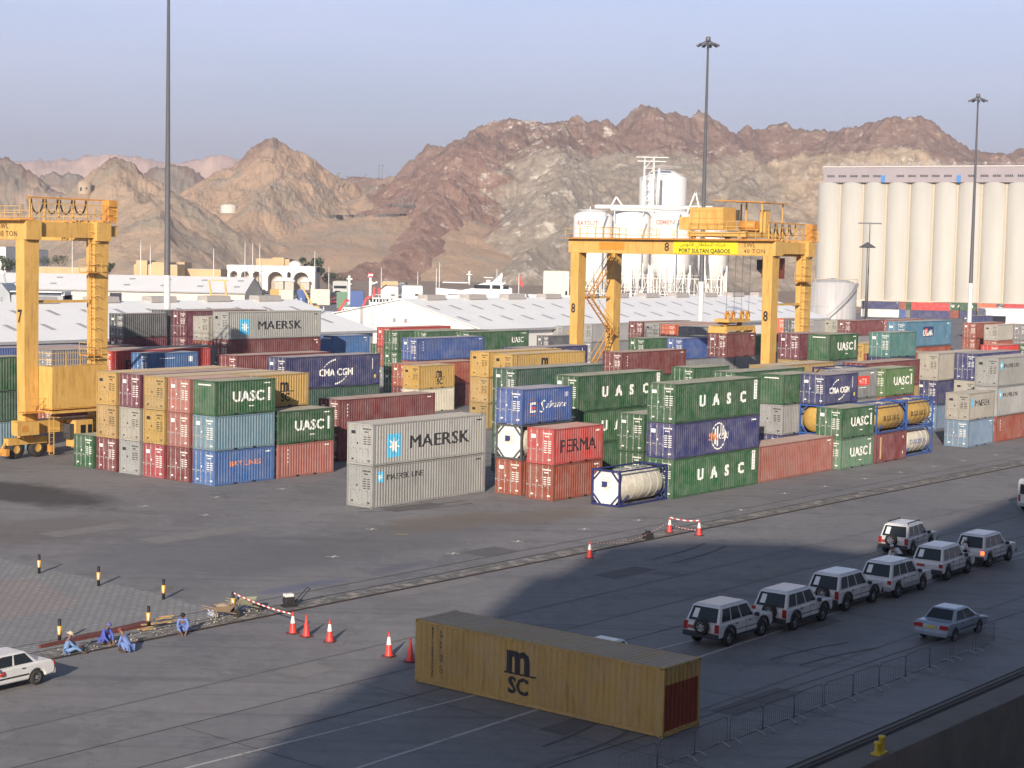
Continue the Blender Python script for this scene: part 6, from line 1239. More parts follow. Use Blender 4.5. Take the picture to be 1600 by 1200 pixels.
# ------------------------------------------------------------------ vehicles
def face_quad(mb,P,u0,u1,v0,v1,m,off=.01,th=.0):
    p00,p10,p11,p01=[Vector(p) for p in P]; n=(p10-p00).cross(p01-p00).normalized()
    f=lambda u,v:(p00*(1-u)+p10*u)*(1-v)+(p01*(1-u)+p11*u)*v+n*off
    mb.add([f(u0,v0),f(u1,v0),f(u1,v1),f(u0,v1)],[(0,1,2,3)],m)
def arch(cx,cz,r,n=8): return [(cx-r*math.cos(math.pi*i/n),cz+r*math.sin(math.pi*i/n)) for i in range(n+1)]
def wheel(root,c,r,w_=.24,rimm=None,axis='y',name='wheel'):
    rimm=rimm or mat('alloy_rim',(.45,.45,.46),.35,.6); mb=MB(); k=w_/2
    mb.lathe([(r*.6,-k),(r*.93,-k),(r,-k*.6),(r,k*.6),(r*.93,k),(r*.6,k)],RUB,24,c,axis); wh=mb.build(name,root)
    mb=MB(); mb.lathe([(0,-k*.55),(r*.2,-k*.6),(r*.5,-k*.4),(r*.62,-k*.9),(r*.62,k*.9),(r*.5,k*.4),(r*.2,k*.6),(0,k*.55)],rimm,20,c,axis)
    for i in range(6):
        a=i*math.pi/3+.3; 
        if axis=='y': [mb.cbox((c[0]+r*.38*math.cos(a),c[1]+s*k*.62,c[2]+r*.38*math.sin(a)),(.07,.02,.07),DARK) for s in(-1,1)]
        else: [mb.cbox((c[0]+s*k*.62,c[1]+r*.38*math.cos(a),c[2]+r*.38*math.sin(a)),(.02,.07,.07),DARK) for s in(-1,1)]
    mb.build('rim',wh); return wh
CARW=mat('car_paint_white',(.64,.64,.645),.22,var=.05,dirt=.12); TRD=mat('dark_trim',(.03,.032,.04),.6); LRED=mat('red_lamp_glass',(.35,.02,.015),.2); CHR=mat('silver_trim',(.4,.41,.43),.3,.5)
PAPER=mat('white_paper',(.7,.72,.72),.7); PLATE=mat('plate_red',(.35,.06,.05),.5)
def suv(rw,fw,label,body=CARW,spare=True,flare=True,tall=True,rack=False,lower=None,spare_y=-.12,bright=False,h=1.86):
    """rw, fw: pixels where the rear and front right tyres meet the ground"""
    a=unp(*rw); b=unp(*fw); rz=math.atan2(b[1]-a[1],b[0]-a[0]); c_,s_=math.cos(rz),math.sin(rz)
    Lx,Wd=4.75,1.84; wy=-.80; xr,xf=.95,3.83
    root=empty('off_road_car',(a[0]-c_*xr+s_*wy,a[1]-s_*xr-c_*wy,.013),rz,label,'car','white off road cars waiting in line')
    zb=.46; zs=1.08; r=.39
    pr=[(0.02,zb)]+[(xr-.47,zb)]+arch(xr,zb+.0,.47)[1:-1]+[(xr+.47,zb),(xf-.47,zb)]+arch(xf,zb,.47)[1:-1]+[(xf+.47,zb),(Lx-.08,zb),(Lx,.62),(Lx,.95),(Lx-.10,1.04),(Lx-1.25,zs+.04),(.1,zs+.02),(.0,zs-.1)]
    mb=MB(); mb.prism(pr,'y',-Wd/2,Wd/2,body); bo=mb.build('body',root,bevel=.09)
    # cabin above the waist
    y0,y1=Wd/2-.03,Wd/2-.17; zt=h-.03; G=[(.06,-y0,zs),(Lx-1.35,-y0,zs),(Lx-1.35,y0,zs),(.06,y0,zs),(.42,-y1,zt),(Lx-2.02,-y1,zt),(Lx-2.02,y1,zt),(.42,y1,zt)]
    mb=MB(); mb.add(G,[(3,2,1,0),(4,5,6,7),(0,1,5,4),(1,2,6,5),(2,3,7,6),(3,0,4,7)],body); cb=mb.build('cabin',root,bevel=.08)
    mb=MB(); mb.prism([(.45,zt-.02),(Lx-2.05,zt-.02),(Lx-2.2,zt+.05),(.6,zt+.05)],'y',-y1+.1,y1-.1,body); mb.build('roof',root,bevel=.04)
    def win(P,u0,u1,v0,v1): mb=MB(); face_quad(mb,P,u0,u1,v0,v1,GLASS,.008); return mb.build('window',cb)
    PR=[G[0],G[1],G[5],G[4]]; PL=[G[2],G[3],G[7],G[6]]; PB=[G[3],G[0],G[4],G[7]]; PF=[G[1],G[2],G[6],G[5]]
    for u0,u1 in((.07,.30),(.33,.58),(.61,.90)): win(PR,u0,u1,.14,.88); win(PL,1-u1,1-u0,.14,.88)
    rwn=win(PB,.07,.93,.10,.90); win(PF,.06,.94,.08,.92)
    mb=MB(); face_quad(mb,PB,.16,.32,.25,.78,PAPER,.014); mb.build('notice',rwn)
    for wx in(xr,xf):
        for s in(-1,1):
            wheel(root,(wx,s*.79,r),r,.26)
            if flare:
                ar=arch(wx,zb,.55,10); ir=arch(wx,zb,.465,10); mb=MB(); [mb.add([(p[0],s*(Wd/2-.05),p[1]),(q[0],s*(Wd/2-.05),q[1]),(q2[0],s*(Wd/2-.05),q2[1]),(p2[0],s*(Wd/2-.05),p2[1]),(p[0],s*(Wd/2+.05),p[1]),(q[0],s*(Wd/2+.05),q[1]),(q2[0],s*(Wd/2+.05),q2[1]),(p2[0],s*(Wd/2+.05),p2[1])],[(0,1,2,3),(7,6,5,4),(0,4,5,1),(1,5,6,2),(2,6,7,3),(3,7,4,0)],TRD) for p,q,q2,p2 in zip(ar[:-1],ar[1:],ir[1:],ir[:-1])]; mb.build('wheel_flare',root)
    bm_=body if lower is None and not flare else TRD
    mb=MB(); mb.box(-.14,-Wd/2,.45,.05,Wd/2,.68,TRD if not lower else lower); mb.build('bumper',root,bevel=.04); mb=MB(); mb.box(Lx-.04,-Wd/2,.45,Lx+.12,Wd/2,.68,TRD if not lower else lower); mb.build('bumper',root,bevel=.04)
    if lower:
        for s in(-1,1): mb=MB(); mb.box(xr+.5,min(s*Wd/2,s*(Wd/2+.012)),zb,xf-.5,max(s*Wd/2,s*(Wd/2+.012)),.72,lower); mb.build('lower_trim',root)
    for s in(-1,1):
        em=mat('lit_brake_lamp',(1,.12,.03),.3,emit=2.5) if bright and s==-1 else LRED
        mb=MB(); mb.box(-.02,s*(Wd/2-.10)-.09,.72 if tall else .80,.05,s*(Wd/2-.10)+.105,1.10 if tall else 1.0,em); mb.build('tail_light',root)
        mb=MB(); mb.box(Lx-.06,s*(Wd/2-.22)-.15,.78,Lx+.012,s*(Wd/2-.22)+.15,.95,CHR); mb.build('headlight',root)
        mb=MB(); mb.cbox((Lx-1.62,s*(Wd/2+.1),1.18),(.12,.22,.18),TRD); mb.build('mirror',root,bevel=.03)
        for x in(1.55,2.65): mb=MB(); mb.cbox((x,s*(Wd/2+.012),.98),(.18,.03,.04),TRD); mb.build('door_handle',root)
        mb=MB(); [mb.cbox((x,s*(Wd/2+.003),.80),(.018,.012,.56),TRD) for x in(1.46,2.40,3.30)]; mb.cbox((2.4,s*(Wd/2+.004),.70),(1.9,.014,.035),TRD); mb.cbox((2.39,s*(Wd/2-.05),.42),(1.7,.14,.07),TRD); mb.build('side_trim',root)
    if spare:
        wheel(root,(-.17,spare_y,.98),.37,.24,axis='x',name='spare_wheel')
    mb=MB(); mb.cbox((-.01,.55 if spare else .35,.86),(.03,.46,.15),PLATE); mb.build('number_plate',root)
    mb=MB(); mb.box(xr,-.6,.28,xf,.6,.5,TRD); mb.build('chassis',root)
    if rack:
        for s in(-1,1): mb=MB(); mb.bar((.7,s*.62,zt+.12),(2.5,s*.62,zt+.12),.05,TRD); mb.bar((.7,s*.62,zt),(.7,s*.62,zt+.12),.05,TRD); mb.bar((2.5,s*.62,zt),(2.5,s*.62,zt+.12),.05,TRD); mb.build('roof_rail',root)
    return root
suv((1136,1010),(1185,995),'white off road car, last of the line nearest the yellow container')
suv((1239,985),(1284,970),'white off road car with a spare wheel, second from the rear of the line')
suv((1320,955),(1362,942),'white off road car with a spare wheel, third from the rear of the line')
suv((1401,934),(1440,922),'white car with grey lower body and no spare wheel, fourth in line',spare=False,flare=False,tall=False,lower=mat('grey_lower_paint',(.33,.34,.36),.35))
suv((1479,907),(1510,896),'white car without spare wheel just behind the foremost car of the line',spare=False,flare=False,tall=False)
suv((1544,886),(1575,876),'white car with a glowing brake lamp, foremost of the line',spare=False,flare=False,tall=False,bright=True)
suv((1424,868),(1453,858),'white car with roof rails and spare wheel, standing beside the line',flare=False,tall=True,rack=True,spare_y=.05)
def sedan(a,rz,label,body,facing=None,h=1.42,plate=None):
    root=empty('saloon_car',(a[0],a[1],.013),rz,label,'car'); Lx,Wd=4.45,1.70; xr,xf=.88,3.48; zb=.30; zs=.90; r=.31
    pr=[(.03,zb+.06)]+[(xr-.37,zb)]+arch(xr,zb,.37)[1:-1]+[(xr+.37,zb),(xf-.37,zb)]+arch(xf,zb,.37)[1:-1]+[(xf+.37,zb),(Lx-.06,zb+.04),(Lx,.5),(Lx-.05,.68),(Lx-.35,.78),(3.3,.90),(1.0,.94),(.85,.95),(.18,.93),(.03,.80),(0,.55)]
    mb=MB(); mb.prism(pr,'y',-Wd/2,Wd/2,body); bo=mb.build('body',root,bevel=.07)
    y0,y1=Wd/2-.05,Wd/2-.24; G=[(.72,-y0,zs),(3.42,-y0,zs),(3.42,y0,zs),(.72,y0,zs),(1.30,-y1,h),(2.55,-y1,h),(2.55,y1,h),(1.30,y1,h)]
    mb=MB(); mb.add(G,[(3,2,1,0),(4,5,6,7),(0,1,5,4),(1,2,6,5),(2,3,7,6),(3,0,4,7)],body); cb=mb.build('cabin',root,bevel=.09)
    def win(P,u0,u1,v0,v1): mb=MB(); face_quad(mb,P,u0,u1,v0,v1,GLASS,.008); mb.build('window',cb)
    PR=[G[0],G[1],G[5],G[4]]; PL=[G[2],G[3],G[7],G[6]]; PB=[G[3],G[0],G[4],G[7]]; PF=[G[1],G[2],G[6],G[5]]
    for u0,u1 in((.10,.46),(.50,.88)): win(PR,u0,u1,.12,.86); win(PL,1-u1,1-u0,.12,.86)
    win(PB,.08,.92,.14,.90); win(PF,.06,.94,.10,.92)
    for wx in(xr,xf):
        for s in(-1,1): wheel(root,(wx,s*.74,r),r,.2)
    for s in(-1,1):
        mb=MB(); mb.box(-.015,s*(Wd/2-.22)-.2,.66,.06,s*(Wd/2-.22)+.205,.84,LRED); mb.build('tail_light',root); mb=MB(); mb.box(Lx-.12,s*(Wd/2-.24)-.2,.56,Lx+.0,s*(Wd/2-.24)+.2,.68,CHR); mb.build('headlight',root)
        mb=MB(); mb.cbox((2.95,s*(Wd/2+.07),.97),(.12,.2,.13),body); mb.build('mirror',root,bevel=.02)
        mb=MB(); mb.box(xr+.42,min(s*Wd/2,s*(Wd/2+.012)),.50,xf-.42,max(s*Wd/2,s*(Wd/2+.012)),.56,TRD); mb.build('side_trim',root)
        for x in(1.55,2.55): mb=MB(); mb.cbox((x,s*(Wd/2+.01),.80),(.16,.03,.035),TRD); mb.build('door_handle',root)
    mb=MB(); mb.box(-.07,-Wd/2+.04,.32,.06,Wd/2-.04,.55,body); mb.build('bumper',root,bevel=.04)
    mb=MB(); mb.cbox((-.02,0,.74),(.03,.5,.13),plate or mat('yellow_plate',(.55,.42,.12),.5)); mb.build('number_plate',root)
    return root
a=unp(1446,1003); b=unp(1497,1012); an=math.atan2(A[1],A[0])-.02; sedan((a[0]+.2,a[1]-.1),an,'silver blue saloon car parked behind the crowd barriers',mat('silver_blue_paint',(.32,.37,.44),.25,.4,var=.03))
aw=unp(56,1070); rz=YAW+math.pi+.04; c_,s_=math.cos(rz),math.sin(rz); xl,yl=.88,.74; wc=sedan((aw[0]-c_*xl+s_*yl,aw[1]-s_*xl-c_*yl),rz,'white saloon car cut by the left picture edge',CARW)
q=at(944,1004,71.); sedan((q[0]+A[0]*1.9,q[1]+A[1]*1.9),YAW+math.pi,'white car mostly hidden behind the yellow quay container',CARW)
# van at the right edge
def van():
    a=unp(1590,799); a=a-np.array([B[0],B[1],0])*1.75; root=empty('minibus',(a[0]+.05,a[1],.013),YAW-.02,'white minibus cut by the right picture edge','minibus'); L_,Wd,h=5.2,1.9,2.3; mb=MB()
    mb.prism([(0,.5),(.05,.35),(L_,.35),(L_,1.0),(L_-.7,1.25),(L_-1.3,h-.1),(L_-1.6,h),(.25,h),(.05,h-.2)],'y',0,Wd,CARW); mb.build('body',root,bevel=.08); mb=MB(); mb.box(-.012+.02,.2,1.25,.03,Wd-.2,1.95,GLASS); mb.build('window',root)
    for x0,x1 in((.4,1.6),(1.75,3.0),(3.1,4.0)): mb=MB(); mb.box(x0,-.012,1.3,x1,.01,1.95,GLASS); mb.build('window',root)
    for x in(1.0,4.1):
        for y in(.12,Wd-.12): wheel(root,(x,y,.36),.36,.22)
    mb=MB(); mb.box(-.1,.05,.4,.03,Wd-.05,.62,mat('grey_lower_paint',(.33,.34,.36),.35)); mb.build('bumper',root); 
    for y in(.1,Wd-.25): mb=MB(); mb.box(-.01,y,.7,.05,y+.15,1.2,LRED); mb.build('tail_light',root)
van()
# ------------------------------------------------------------------ people
SKIN=mat('brown_skin',(.20,.11,.07),.6,var=.06); HAIR=mat('black_hair',(.012,.010,.010),.7)
def cloth(name,c): return mat(name,c,.85,var=.15,scale=6)
def skinmesh(name,parent,verts,edges,m,root_i=0,sub=1):
    me=bpy.data.meshes.new(name); me.from_pydata([v[:3] for v in verts],edges,[]); me.materials.append(m); o=link(name,me,parent)
    sk=o.modifiers.new('skin','SKIN'); sk.use_smooth_shade=True
    for i,v in enumerate(verts): me.skin_vertices[0].data[i].radius=(v[3],v[4] if len(v)>4 else v[3]); me.skin_vertices[0].data[i].use_root=(i==root_i)
    s=o.modifiers.new('sub','SUBSURF'); s.levels=sub; s.render_levels=sub; return o
def person(pos,rz,label,J,top,bottom,head='hair',hatc=None,sleeve=True):
    """J: joints pelvis,chest,neck,head, l/r shoulder,elbow,hand, hip,knee,ankle,toe"""
    root=empty('person',(pos[0],pos[1],0),rz,label,'person'); V=[];E=[]
    def v(n,r,r2=None): V.append(tuple(J[n])+(r,r2 or r)); return len(V)-1
    p=v('pelvis',.13,.11); c=v('chest',.14,.105); n=v('neck',.055); hd=v('head',.088,.095); J['crown']=Vector(J['head'])+(Vector(J['head'])-Vector(J['neck'])).normalized()*.10; cr_=v('crown',.07,.075); E+=[(p,c),(c,n),(n,hd),(hd,cr_)]
    up=(Vector(J['head'])-Vector(J['neck'])).normalized()
    for s in 'lr':
        a=v(s+'sh',.055); b=v(s+'el',.042); h=v(s+'ha',.030); E+=[(c,a),(a,b),(b,h)]
        d=(Vector(J[s+'ha'])-Vector(J[s+'el'])).normalized(); sd=d.cross(Vector((0,0,1))); sd=sd.normalized() if sd.length>.1 else Vector((0,1,0))
        J['pm']=Vector(J[s+'ha'])+d*.07; pm=v('pm',.032,.016); E.append((h,pm))
        for k,(o,l) in enumerate(((-.03,.07),(-.01,.085),(.01,.08),(.03,.065))):
            J['f']=Vector(J['pm'])+sd*o+d*.03; f=v('f',.009); J['g']=Vector(J['f'])+d*l*.6+Vector((0,0,-l*.5)); g=v('g',.008); E+=[(pm,f),(f,g)]
        J['t']=Vector(J[s+'ha'])+sd*(-.05)+d*.03; t=v('t',.010); E.append((h,t))
        hp=v(s+'hip',.085); kn=v(s+'kn',.062); an_=v(s+'an',.045); to=v(s+'to',.04,.03); E+=[(p,hp),(hp,kn),(kn,an_),(an_,to)]
    body=skinmesh('body',root,V,E,SKIN)
    # face
    fr=Vector((1,0,0)); fr=(fr-up*fr.dot(up)).normalized(); hc=Vector(J['head'])+up*.03; mb=MB(); mb.cbox(hc+fr*.098-up*.015,(.03,.025,.035),SKIN); mb.build('nose',body)
    mb=MB(); [mb.cbox(hc+fr*.085+Vector((0,s*.033,0))+up*.02,(.012,.022,.012),DARK) for s in(-1,1)]; mb.cbox(hc+fr*.088-up*.055,(.01,.045,.01),mat('lips',(.15,.05,.04),.6)); mb.build('face_features',body)
    mb=MB(); [mb.cbox(hc+Vector((0,s*.088,0)),(.03,.02,.05),SKIN) for s in(-1,1)]; mb.build('ears',body)
    T=[];F=[]
    def w_(n,r,r2=None): T.append(tuple(J[n])+(r,r2 or r)); return len(T)-1
    p=w_('pelvis',.155,.14); c=w_('chest',.175,.135); J['nb']=Vector(J['neck'])*.7+Vector(J['chest'])*.3; nb=w_('nb',.075); F+=[(p,c),(c,nb)]
    for s in 'lr':
        a=w_(s+'sh',.075); b=w_(s+'el',.062); F+=[(c,a),(a,b)]
        if sleeve: J['cf']=Vector(J[s+'el'])*.15+Vector(J[s+'ha'])*.85; e=w_('cf',.048); F.append((b,e))
    skinmesh('coverall' if top is bottom else 'shirt',root,T,F,top)
    T=[];F=[]; p=w_('pelvis',.15,.14)
    for s in 'lr':
        a=w_(s+'hip',.105); b=w_(s+'kn',.085); J['cf']=Vector(J[s+'kn'])*.12+Vector(J[s+'an'])*.88; e=w_('cf',.065); F+=[(p,a),(a,b),(b,e)]
    skinmesh('trousers',root,T,F,bottom)
    for s in 'lr':
        mb=MB(); q=Vector(J[s+'to']); p_=Vector(J[s+'an']); d=(q-p_); d.z=0; d.normalize(); mb.bar((p_.x-d.x*.05,p_.y-d.y*.05,max(.045,p_.z-.045)),(q.x+d.x*.05,q.y+d.y*.05,.04),.10,mat('dark_shoe',(.05,.035,.03),.6),h=.08); mb.build('shoe',root)
    hc=Vector(J['head'])+up*.055-fr*.012; mb=MB(); R3=up.to_track_quat('Z','Y').to_matrix()
    if head=='hair': prf=[(.104,-.03),(.108,.02),(.09,.07),(.05,.1),(0,.108)]; hm=HAIR
    elif head=='cap': prf=[(.108,.0),(.112,.04),(.1,.08),(.06,.11),(0,.115)]; hm=hatc
    else: prf=[(.2,.015),(.2,.03),(.115,.035),(.11,.10),(.06,.125),(0,.125)]; hm=hatc
    n0=len(mb.v); mb.lathe(prf,hm,16); mb.v=[tuple(hc+R3@Vector(p_)) for p_ in mb.v]; mb.build('hair' if head=='hair' else 'hat',root)
    return root
def squat(lean=.30,armd=.42,twist=0):
    return dict(pelvis=(-.12,0,.24),chest=(.02+lean*.3,0,.58),neck=(.10+lean*.4,0,.76),head=(.17+lean*.45,0,.86),
     lsh=(.06+lean*.35,.17,.68),lel=(.28,.24,.42),lha=(armd,.12,.16),rsh=(.06+lean*.35,-.17,.68),rel=(.28,-.24,.40),rha=(armd+.04,-.10,.14),
     lhip=(-.10,.10,.22),lkn=(.26,.17,.44),lan=(.02,.15,.08),lto=(.20,.17,.04),rhip=(-.10,-.10,.22),rkn=(.26,-.17,.44),ran=(.02,-.15,.08),rto=(.20,-.17,.04))
def sit():
    return dict(pelvis=(-.15,0,.16),chest=(-.05,0,.52),neck=(.0,0,.70),head=(.05,0,.81),lsh=(-.03,.18,.62),lel=(.16,.24,.42),lha=(.40,.15,.36),rsh=(-.03,-.18,.62),rel=(.16,-.24,.40),rha=(.42,-.13,.32),
     lhip=(-.10,.10,.15),lkn=(.28,.18,.36),lan=(.52,.12,.09),lto=(.66,.14,.05),rhip=(-.10,-.10,.15),rkn=(.30,-.16,.30),ran=(.55,-.12,.08),rto=(.69,-.13,.05))
def stand(bend=0.):
    b=bend
    return dict(pelvis=(0,0,.93),chest=(.02+b*.8,0,1.28-b*.4),neck=(.03+b*1.1,0,1.47-b*.7),head=(.05+b*1.25,0,1.58-b*.8),lsh=(.02+b,.19,1.40-b*.5),lel=(.02+b*1.3,.25,1.12-b*.5),lha=(.12+b*1.6,.22,.88-b*.2),rsh=(.02+b,-.19,1.40-b*.5),rel=(.04+b*1.3,-.25,1.12-b*.5),rha=(.18+b*1.6,-.2,.95-b*.2),
     lhip=(0,.10,.90),lkn=(.03,.11,.49),lan=(0,.12,.09),lto=(.17,.14,.04),rhip=(0,-.10,.90),rkn=(.05,-.11,.49),ran=(.02,-.12,.09),rto=(.19,-.14,.04))
BL1=cloth('pale_blue_cloth',(.16,.26,.46)); BL2=cloth('royal_blue_cloth',(.07,.10,.38)); BL3=cloth('light_blue_cloth',(.13,.20,.45)); WC=cloth('white_cloth',(.66,.66,.70)); DKC=cloth('dark_cloth',(.02,.02,.03)); KH=cloth('khaki_cloth',(.32,.26,.16))
person(unp(108,1022),.35,'person in pale blue with a straw hat sitting on the ground by the rails',sit(),BL1,BL1,'brim',mat('straw_hat',(.62,.52,.36),.8))
person(unp(163,1007),-.6,'person in royal blue squatting, left of the pair facing each other',squat(.2),BL2,BL2,'cap',cloth('faded_cap',(.12,.12,.3)))
person(unp(200,1019),2.7,'person in bright blue squatting with back to the viewer, dark red cap',squat(.45),BL3,BL3,'cap',cloth('dark_red_cap',(.22,.05,.05)))
person(unp(285,990),-1.3,'person in light blue squatting alone at the right by the planks',squat(.15,.45),BL3,BL3,'hair')
person(unp(1408,893),2.6,'person in a white shirt bending between two waiting cars',stand(.3),WC,DKC,'hair')
person(unp(1393,899),2.3,'person with a white cap, only the head above the car roof',stand(0),WC,DKC,'cap',WC)
person(unp(1503,886),.4,'person in a white shirt at the rear of the foremost car',stand(.08),WC,DKC,'cap',WC)
d=Vector((math.cos(rz),math.sin(rz),0)); n_=Vector((-d.y,d.x,0)); wp=Vector((wc.location.x,wc.location.y,0))+d*2.45+n_*.55
J=sit(); J={k:(v[0],v[1],v[2]+.22) for k,v in J.items()}; J['lel']=(.12,.36,.72); J['lha']=(.36,.34,.74); J['lsh']=(-.02,.22,.84)
pp=person(wp,rz,'person in a red shirt driving the white car at the left edge',J,cloth('red_shirt',(.42,.02,.02)),DKC,'hair')
# ------------------------------------------------------------------ cones, bollards, tape
CONR=mat('cone_red',(.62,.045,.035),.5,var=.1,dirt=.15); CONW=mat('cone_white_band',(.78,.76,.72),.5,dirt=.1)
def cone(px,label,band=True,h=1.0):
    p_=unp(*px); root=empty('traffic_cone',(p_[0],p_[1],.016),random.uniform(0,1.5),label,'traffic cone','traffic cones on the quay'); k=h
    mb=MB(); mb.prism([(-.25,-.2),(-.2,-.25),(.2,-.25),(.25,-.2),(.25,.2),(.2,.25),(-.2,.25),(-.25,.2)],'z',0,.045,mat('cone_base',(.12,.03,.03),.7)); mb.build('base',root)
    mb=MB(); mb.lathe([(.19,.045),(.17,.09),(.035,k*.93),(.03,k*.96),(.045,k*.965),(.045,k),(0,k)],CONR,20); mb.build('shell',root)
    if band:
        f=lambda z:.17+(.035-.17)*(z-.09)/(k*.93-.09)+.004; mb=MB(); mb.lathe([(f(k*.48),k*.48),(f(k*.80),k*.80)],CONW,20); mb.build('reflective_band',root)
    return p_
c1=cone((457.5,990),'red and white cone tied to the striped tape, leftmost of the cones'); cone((478.5,995),'plain red cone second from the left',False)
cone((515,1003),'red and white cone third from the left'); cone((607.5,1026),'red and white cone left of the yellow container',h=1.08); cone((641,1034),'plain red cone touching the corner of the yellow container',False)
c2=cone((921,872),'red and white cone standing alone beside the crane rail'); c3=cone((1046,832),'red and white cone at the far end of the tape, left of two'); c4=cone((1092,837),'red and white cone at the far end of the tape, right of two')
BY=mat('bollard_yellow',(.72,.40,.06),.5); BK=mat('bollard_black',(.02,.02,.022),.6)
def post(px,label,h=1.02):
    p_=unp(*px); root=empty('bollard',(p_[0],p_[1],.004),0,label,'bollard','black and yellow posts round the block paving'); mb=MB(); mb.tube((0,0,-.05),(0,0,h),.075,BK,n=14); mb.build('post',root)
    mb=MB(); mb.tube((0,0,.32),(0,0,.72),.10,BY,n=14); mb.build('yellow_sleeve',root); mb=MB(); mb.box(-.012,-.118,.36,.03,-.09,.68,CONW); mb.build('reflector',root); return p_
post((61.2,896),'black and yellow bollard at the far left of the back row'); post((154,915.5),'black and yellow bollard in the middle of the back row'); post((255.5,936.5),'black and yellow bollard at the right of the back row')
b3=post((364,957.5),'black and yellow bollard holding the striped tape by the wheelbarrow'); post((232,981),'black and yellow bollard by the pile of planks'); post((93,1003),'black and yellow bollard behind the man in a straw hat')
TW=mat('tape_white',(.75,.74,.72),.6); TR=mat('tape_red',(.55,.06,.06),.6)
def tape(p,q,z0,z1,label,sag=.1,w_=.07):
    p=Vector((p[0],p[1],z0)); q=Vector((q[0],q[1],z1)); n=max(8,int((q-p).length/.22)); mb=MB()
    f=lambda t:p+(q-p)*t-Vector((0,0,sag*4*t*(1-t)))
    for i in range(n):
        a=f(i/n); b=f((i+1)/n); h=Vector((0,0,w_/2)); mb.add([a-h,b-h,b+h,a+h],[(0,1,2,3)],TR if i%2 else TW)
    tag(mb.build('barrier_tape'),label,'barrier tape')
tape(b3,c1,.98,.9,'red and white striped tape from the bollard down to the first cone'); tape(c3,c4,.98,.98,'short striped tape between the two far cones'); tape(c2,c3,.95,.75,'long faint striped tape sagging to the lone cone',.55,.035); tape(c4,unp(1050,822),.35,.03,'loose tape end lying behind the far cones',.05,.05)
# ------------------------------------------------------------------ works by the rail
def barrow(px,rz,label,full):
    p_=unp(*px); root=empty('wheelbarrow',(p_[0],p_[1],0),rz,label,'wheelbarrow'); RS=mat('rusty_tray',(.24,.17,.11),.8,dirt=.5); GS=mat('green_grey_tray',(.20,.20,.14),.8,dirt=.5); m=RS if full else GS
    T=[(-.45,-.32,.62),(.5,-.36,.66),(.5,.36,.66),(-.45,.32,.62)]; Bt=[(-.25,-.2,.36),(.25,-.2,.32),(.25,.2,.32),(-.25,.2,.36)]
    mb=MB(); mb.add(T+Bt,[(4,5,6,7),(0,1,5,4),(1,2,6,5),(2,3,7,6),(3,0,4,7)],m); mb.build('tray',root)
    mb=MB(); n=14
    if full: mb.lathe([(.34,.6),(.25,.68),(.1,.73),(0,.74)],mat('sand',(.36,.29,.20),.95),14); mb.build('load',root)
    for s in(-1,1): mb=MB(); mb.bar((.62,s*.06,.2),(-1.0,s*.3,.60),.045,m); mb.build('handle',root); mb=MB(); mb.bar((-.35,s*.22,.45),(-.42,s*.26,0),.04,m); mb.build('leg',root)
    mb=MB(); mb.lathe([(.1,-.04),(.19,-.05),(.2,0),(.19,.05),(.1,.04),(0,.03)],RUB,18,(.62,0,.2),'y'); mb.build('wheel',root)
barrow((349,966),.3,'rusty wheelbarrow heaped with sand left of the tape bollard',True); barrow((385,955),.1,'empty green grey wheelbarrow right of the tape bollard',False)
p_=unp(451,948); root=empty('plate_compactor',(p_[0],p_[1],0),.5,'black plate compactor engine with white tank behind the first cone','machine'); mb=MB(); mb.box(-.35,-.25,.0,.35,.25,.08,DARK); mb.box(-.22,-.2,.1,.25,.2,.48,DARK); mb.tube((-.1,-.26,.3),(-.1,.26,.3),.13,BK,n=14); mb.build('engine',root); mb=MB(); mb.box(-.25,-.18,.5,.22,.18,.66,mat('white_tank_plastic',(.7,.7,.68),.5)); mb.build('fuel_tank',root,bevel=.04)
mb=MB(); [mb.bar((.3,s*.18,.1),(1.05,s*.18,.85),.035,BK) for s in(-1,1)]; mb.bar((1.05,-.18,.85),(1.05,.18,.85),.035,BK); mb.build('handle',root)
# long maroon timber/steel strip, planks and rubble
a=unp(62,1013); b=unp(232,976); mb=MB(); d=Vector((b[0]-a[0],b[1]-a[1],0)).normalized(); n_=Vector((-d.y,d.x,0)); wv=Vector((a[0],a[1],0)); we=Vector((b[0],b[1],0))
mb.add([wv-n_*.08+Vector((0,0,.016)),we-n_*.33+Vector((0,0,.016)),we+n_*.33+Vector((0,0,.016)),wv+n_*.08+Vector((0,0,.016)),wv-n_*.08+Vector((0,0,.14)),we-n_*.33+Vector((0,0,.14)),we+n_*.33+Vector((0,0,.14)),wv+n_*.08+Vector((0,0,.14))],[(0,1,2,3),(4,5,6,7),(0,1,5,4),(1,2,6,5),(2,3,7,6),(3,0,4,7)],mat('maroon_primer_steel',(.13,.035,.03),.7,dirt=.3)); tag(mb.build('steel_plate'),'long dark red steel plate lying along the rail works','steel plate')
WD=mat('sawn_wood',(.42,.29,.15),.8,var=.25); rn=random.Random(3)
for i in range(7):
    p_=unp(232+i*6,984-i*1.5); mb=MB(); l=rn.uniform(.8,2.6) if i in(2,4) else rn.uniform(.5,1.1); mb.cbox((0,0,0),(l,.14,.05),WD); o=mb.build('plank',loc=(p_[0]+rn.uniform(-.3,.3),p_[1]+rn.uniform(-.3,.3),.05+i*.045),rz=rn.uniform(.2,1.1)); tag(o,'pale sawn plank in the heap beside the bollard','plank','loose planks heaped beside the bollard')
mb=MB()
for i in range(260):
    t=rn.random(); px=90+t*330; py=1026-t*73+rn.uniform(-9,4); q=unp(px,py); s=rn.uniform(.02,.09); o=Vector((q[0],q[1],.02)); vs=[o+Vector((rn.uniform(-s,s),rn.uniform(-s,s),rn.uniform(0,s))) for _ in range(6)]; mb.add(vs,[(0,1,2),(0,2,3),(0,3,4),(0,4,5),(1,2,5),(2,3,4)],CONC)
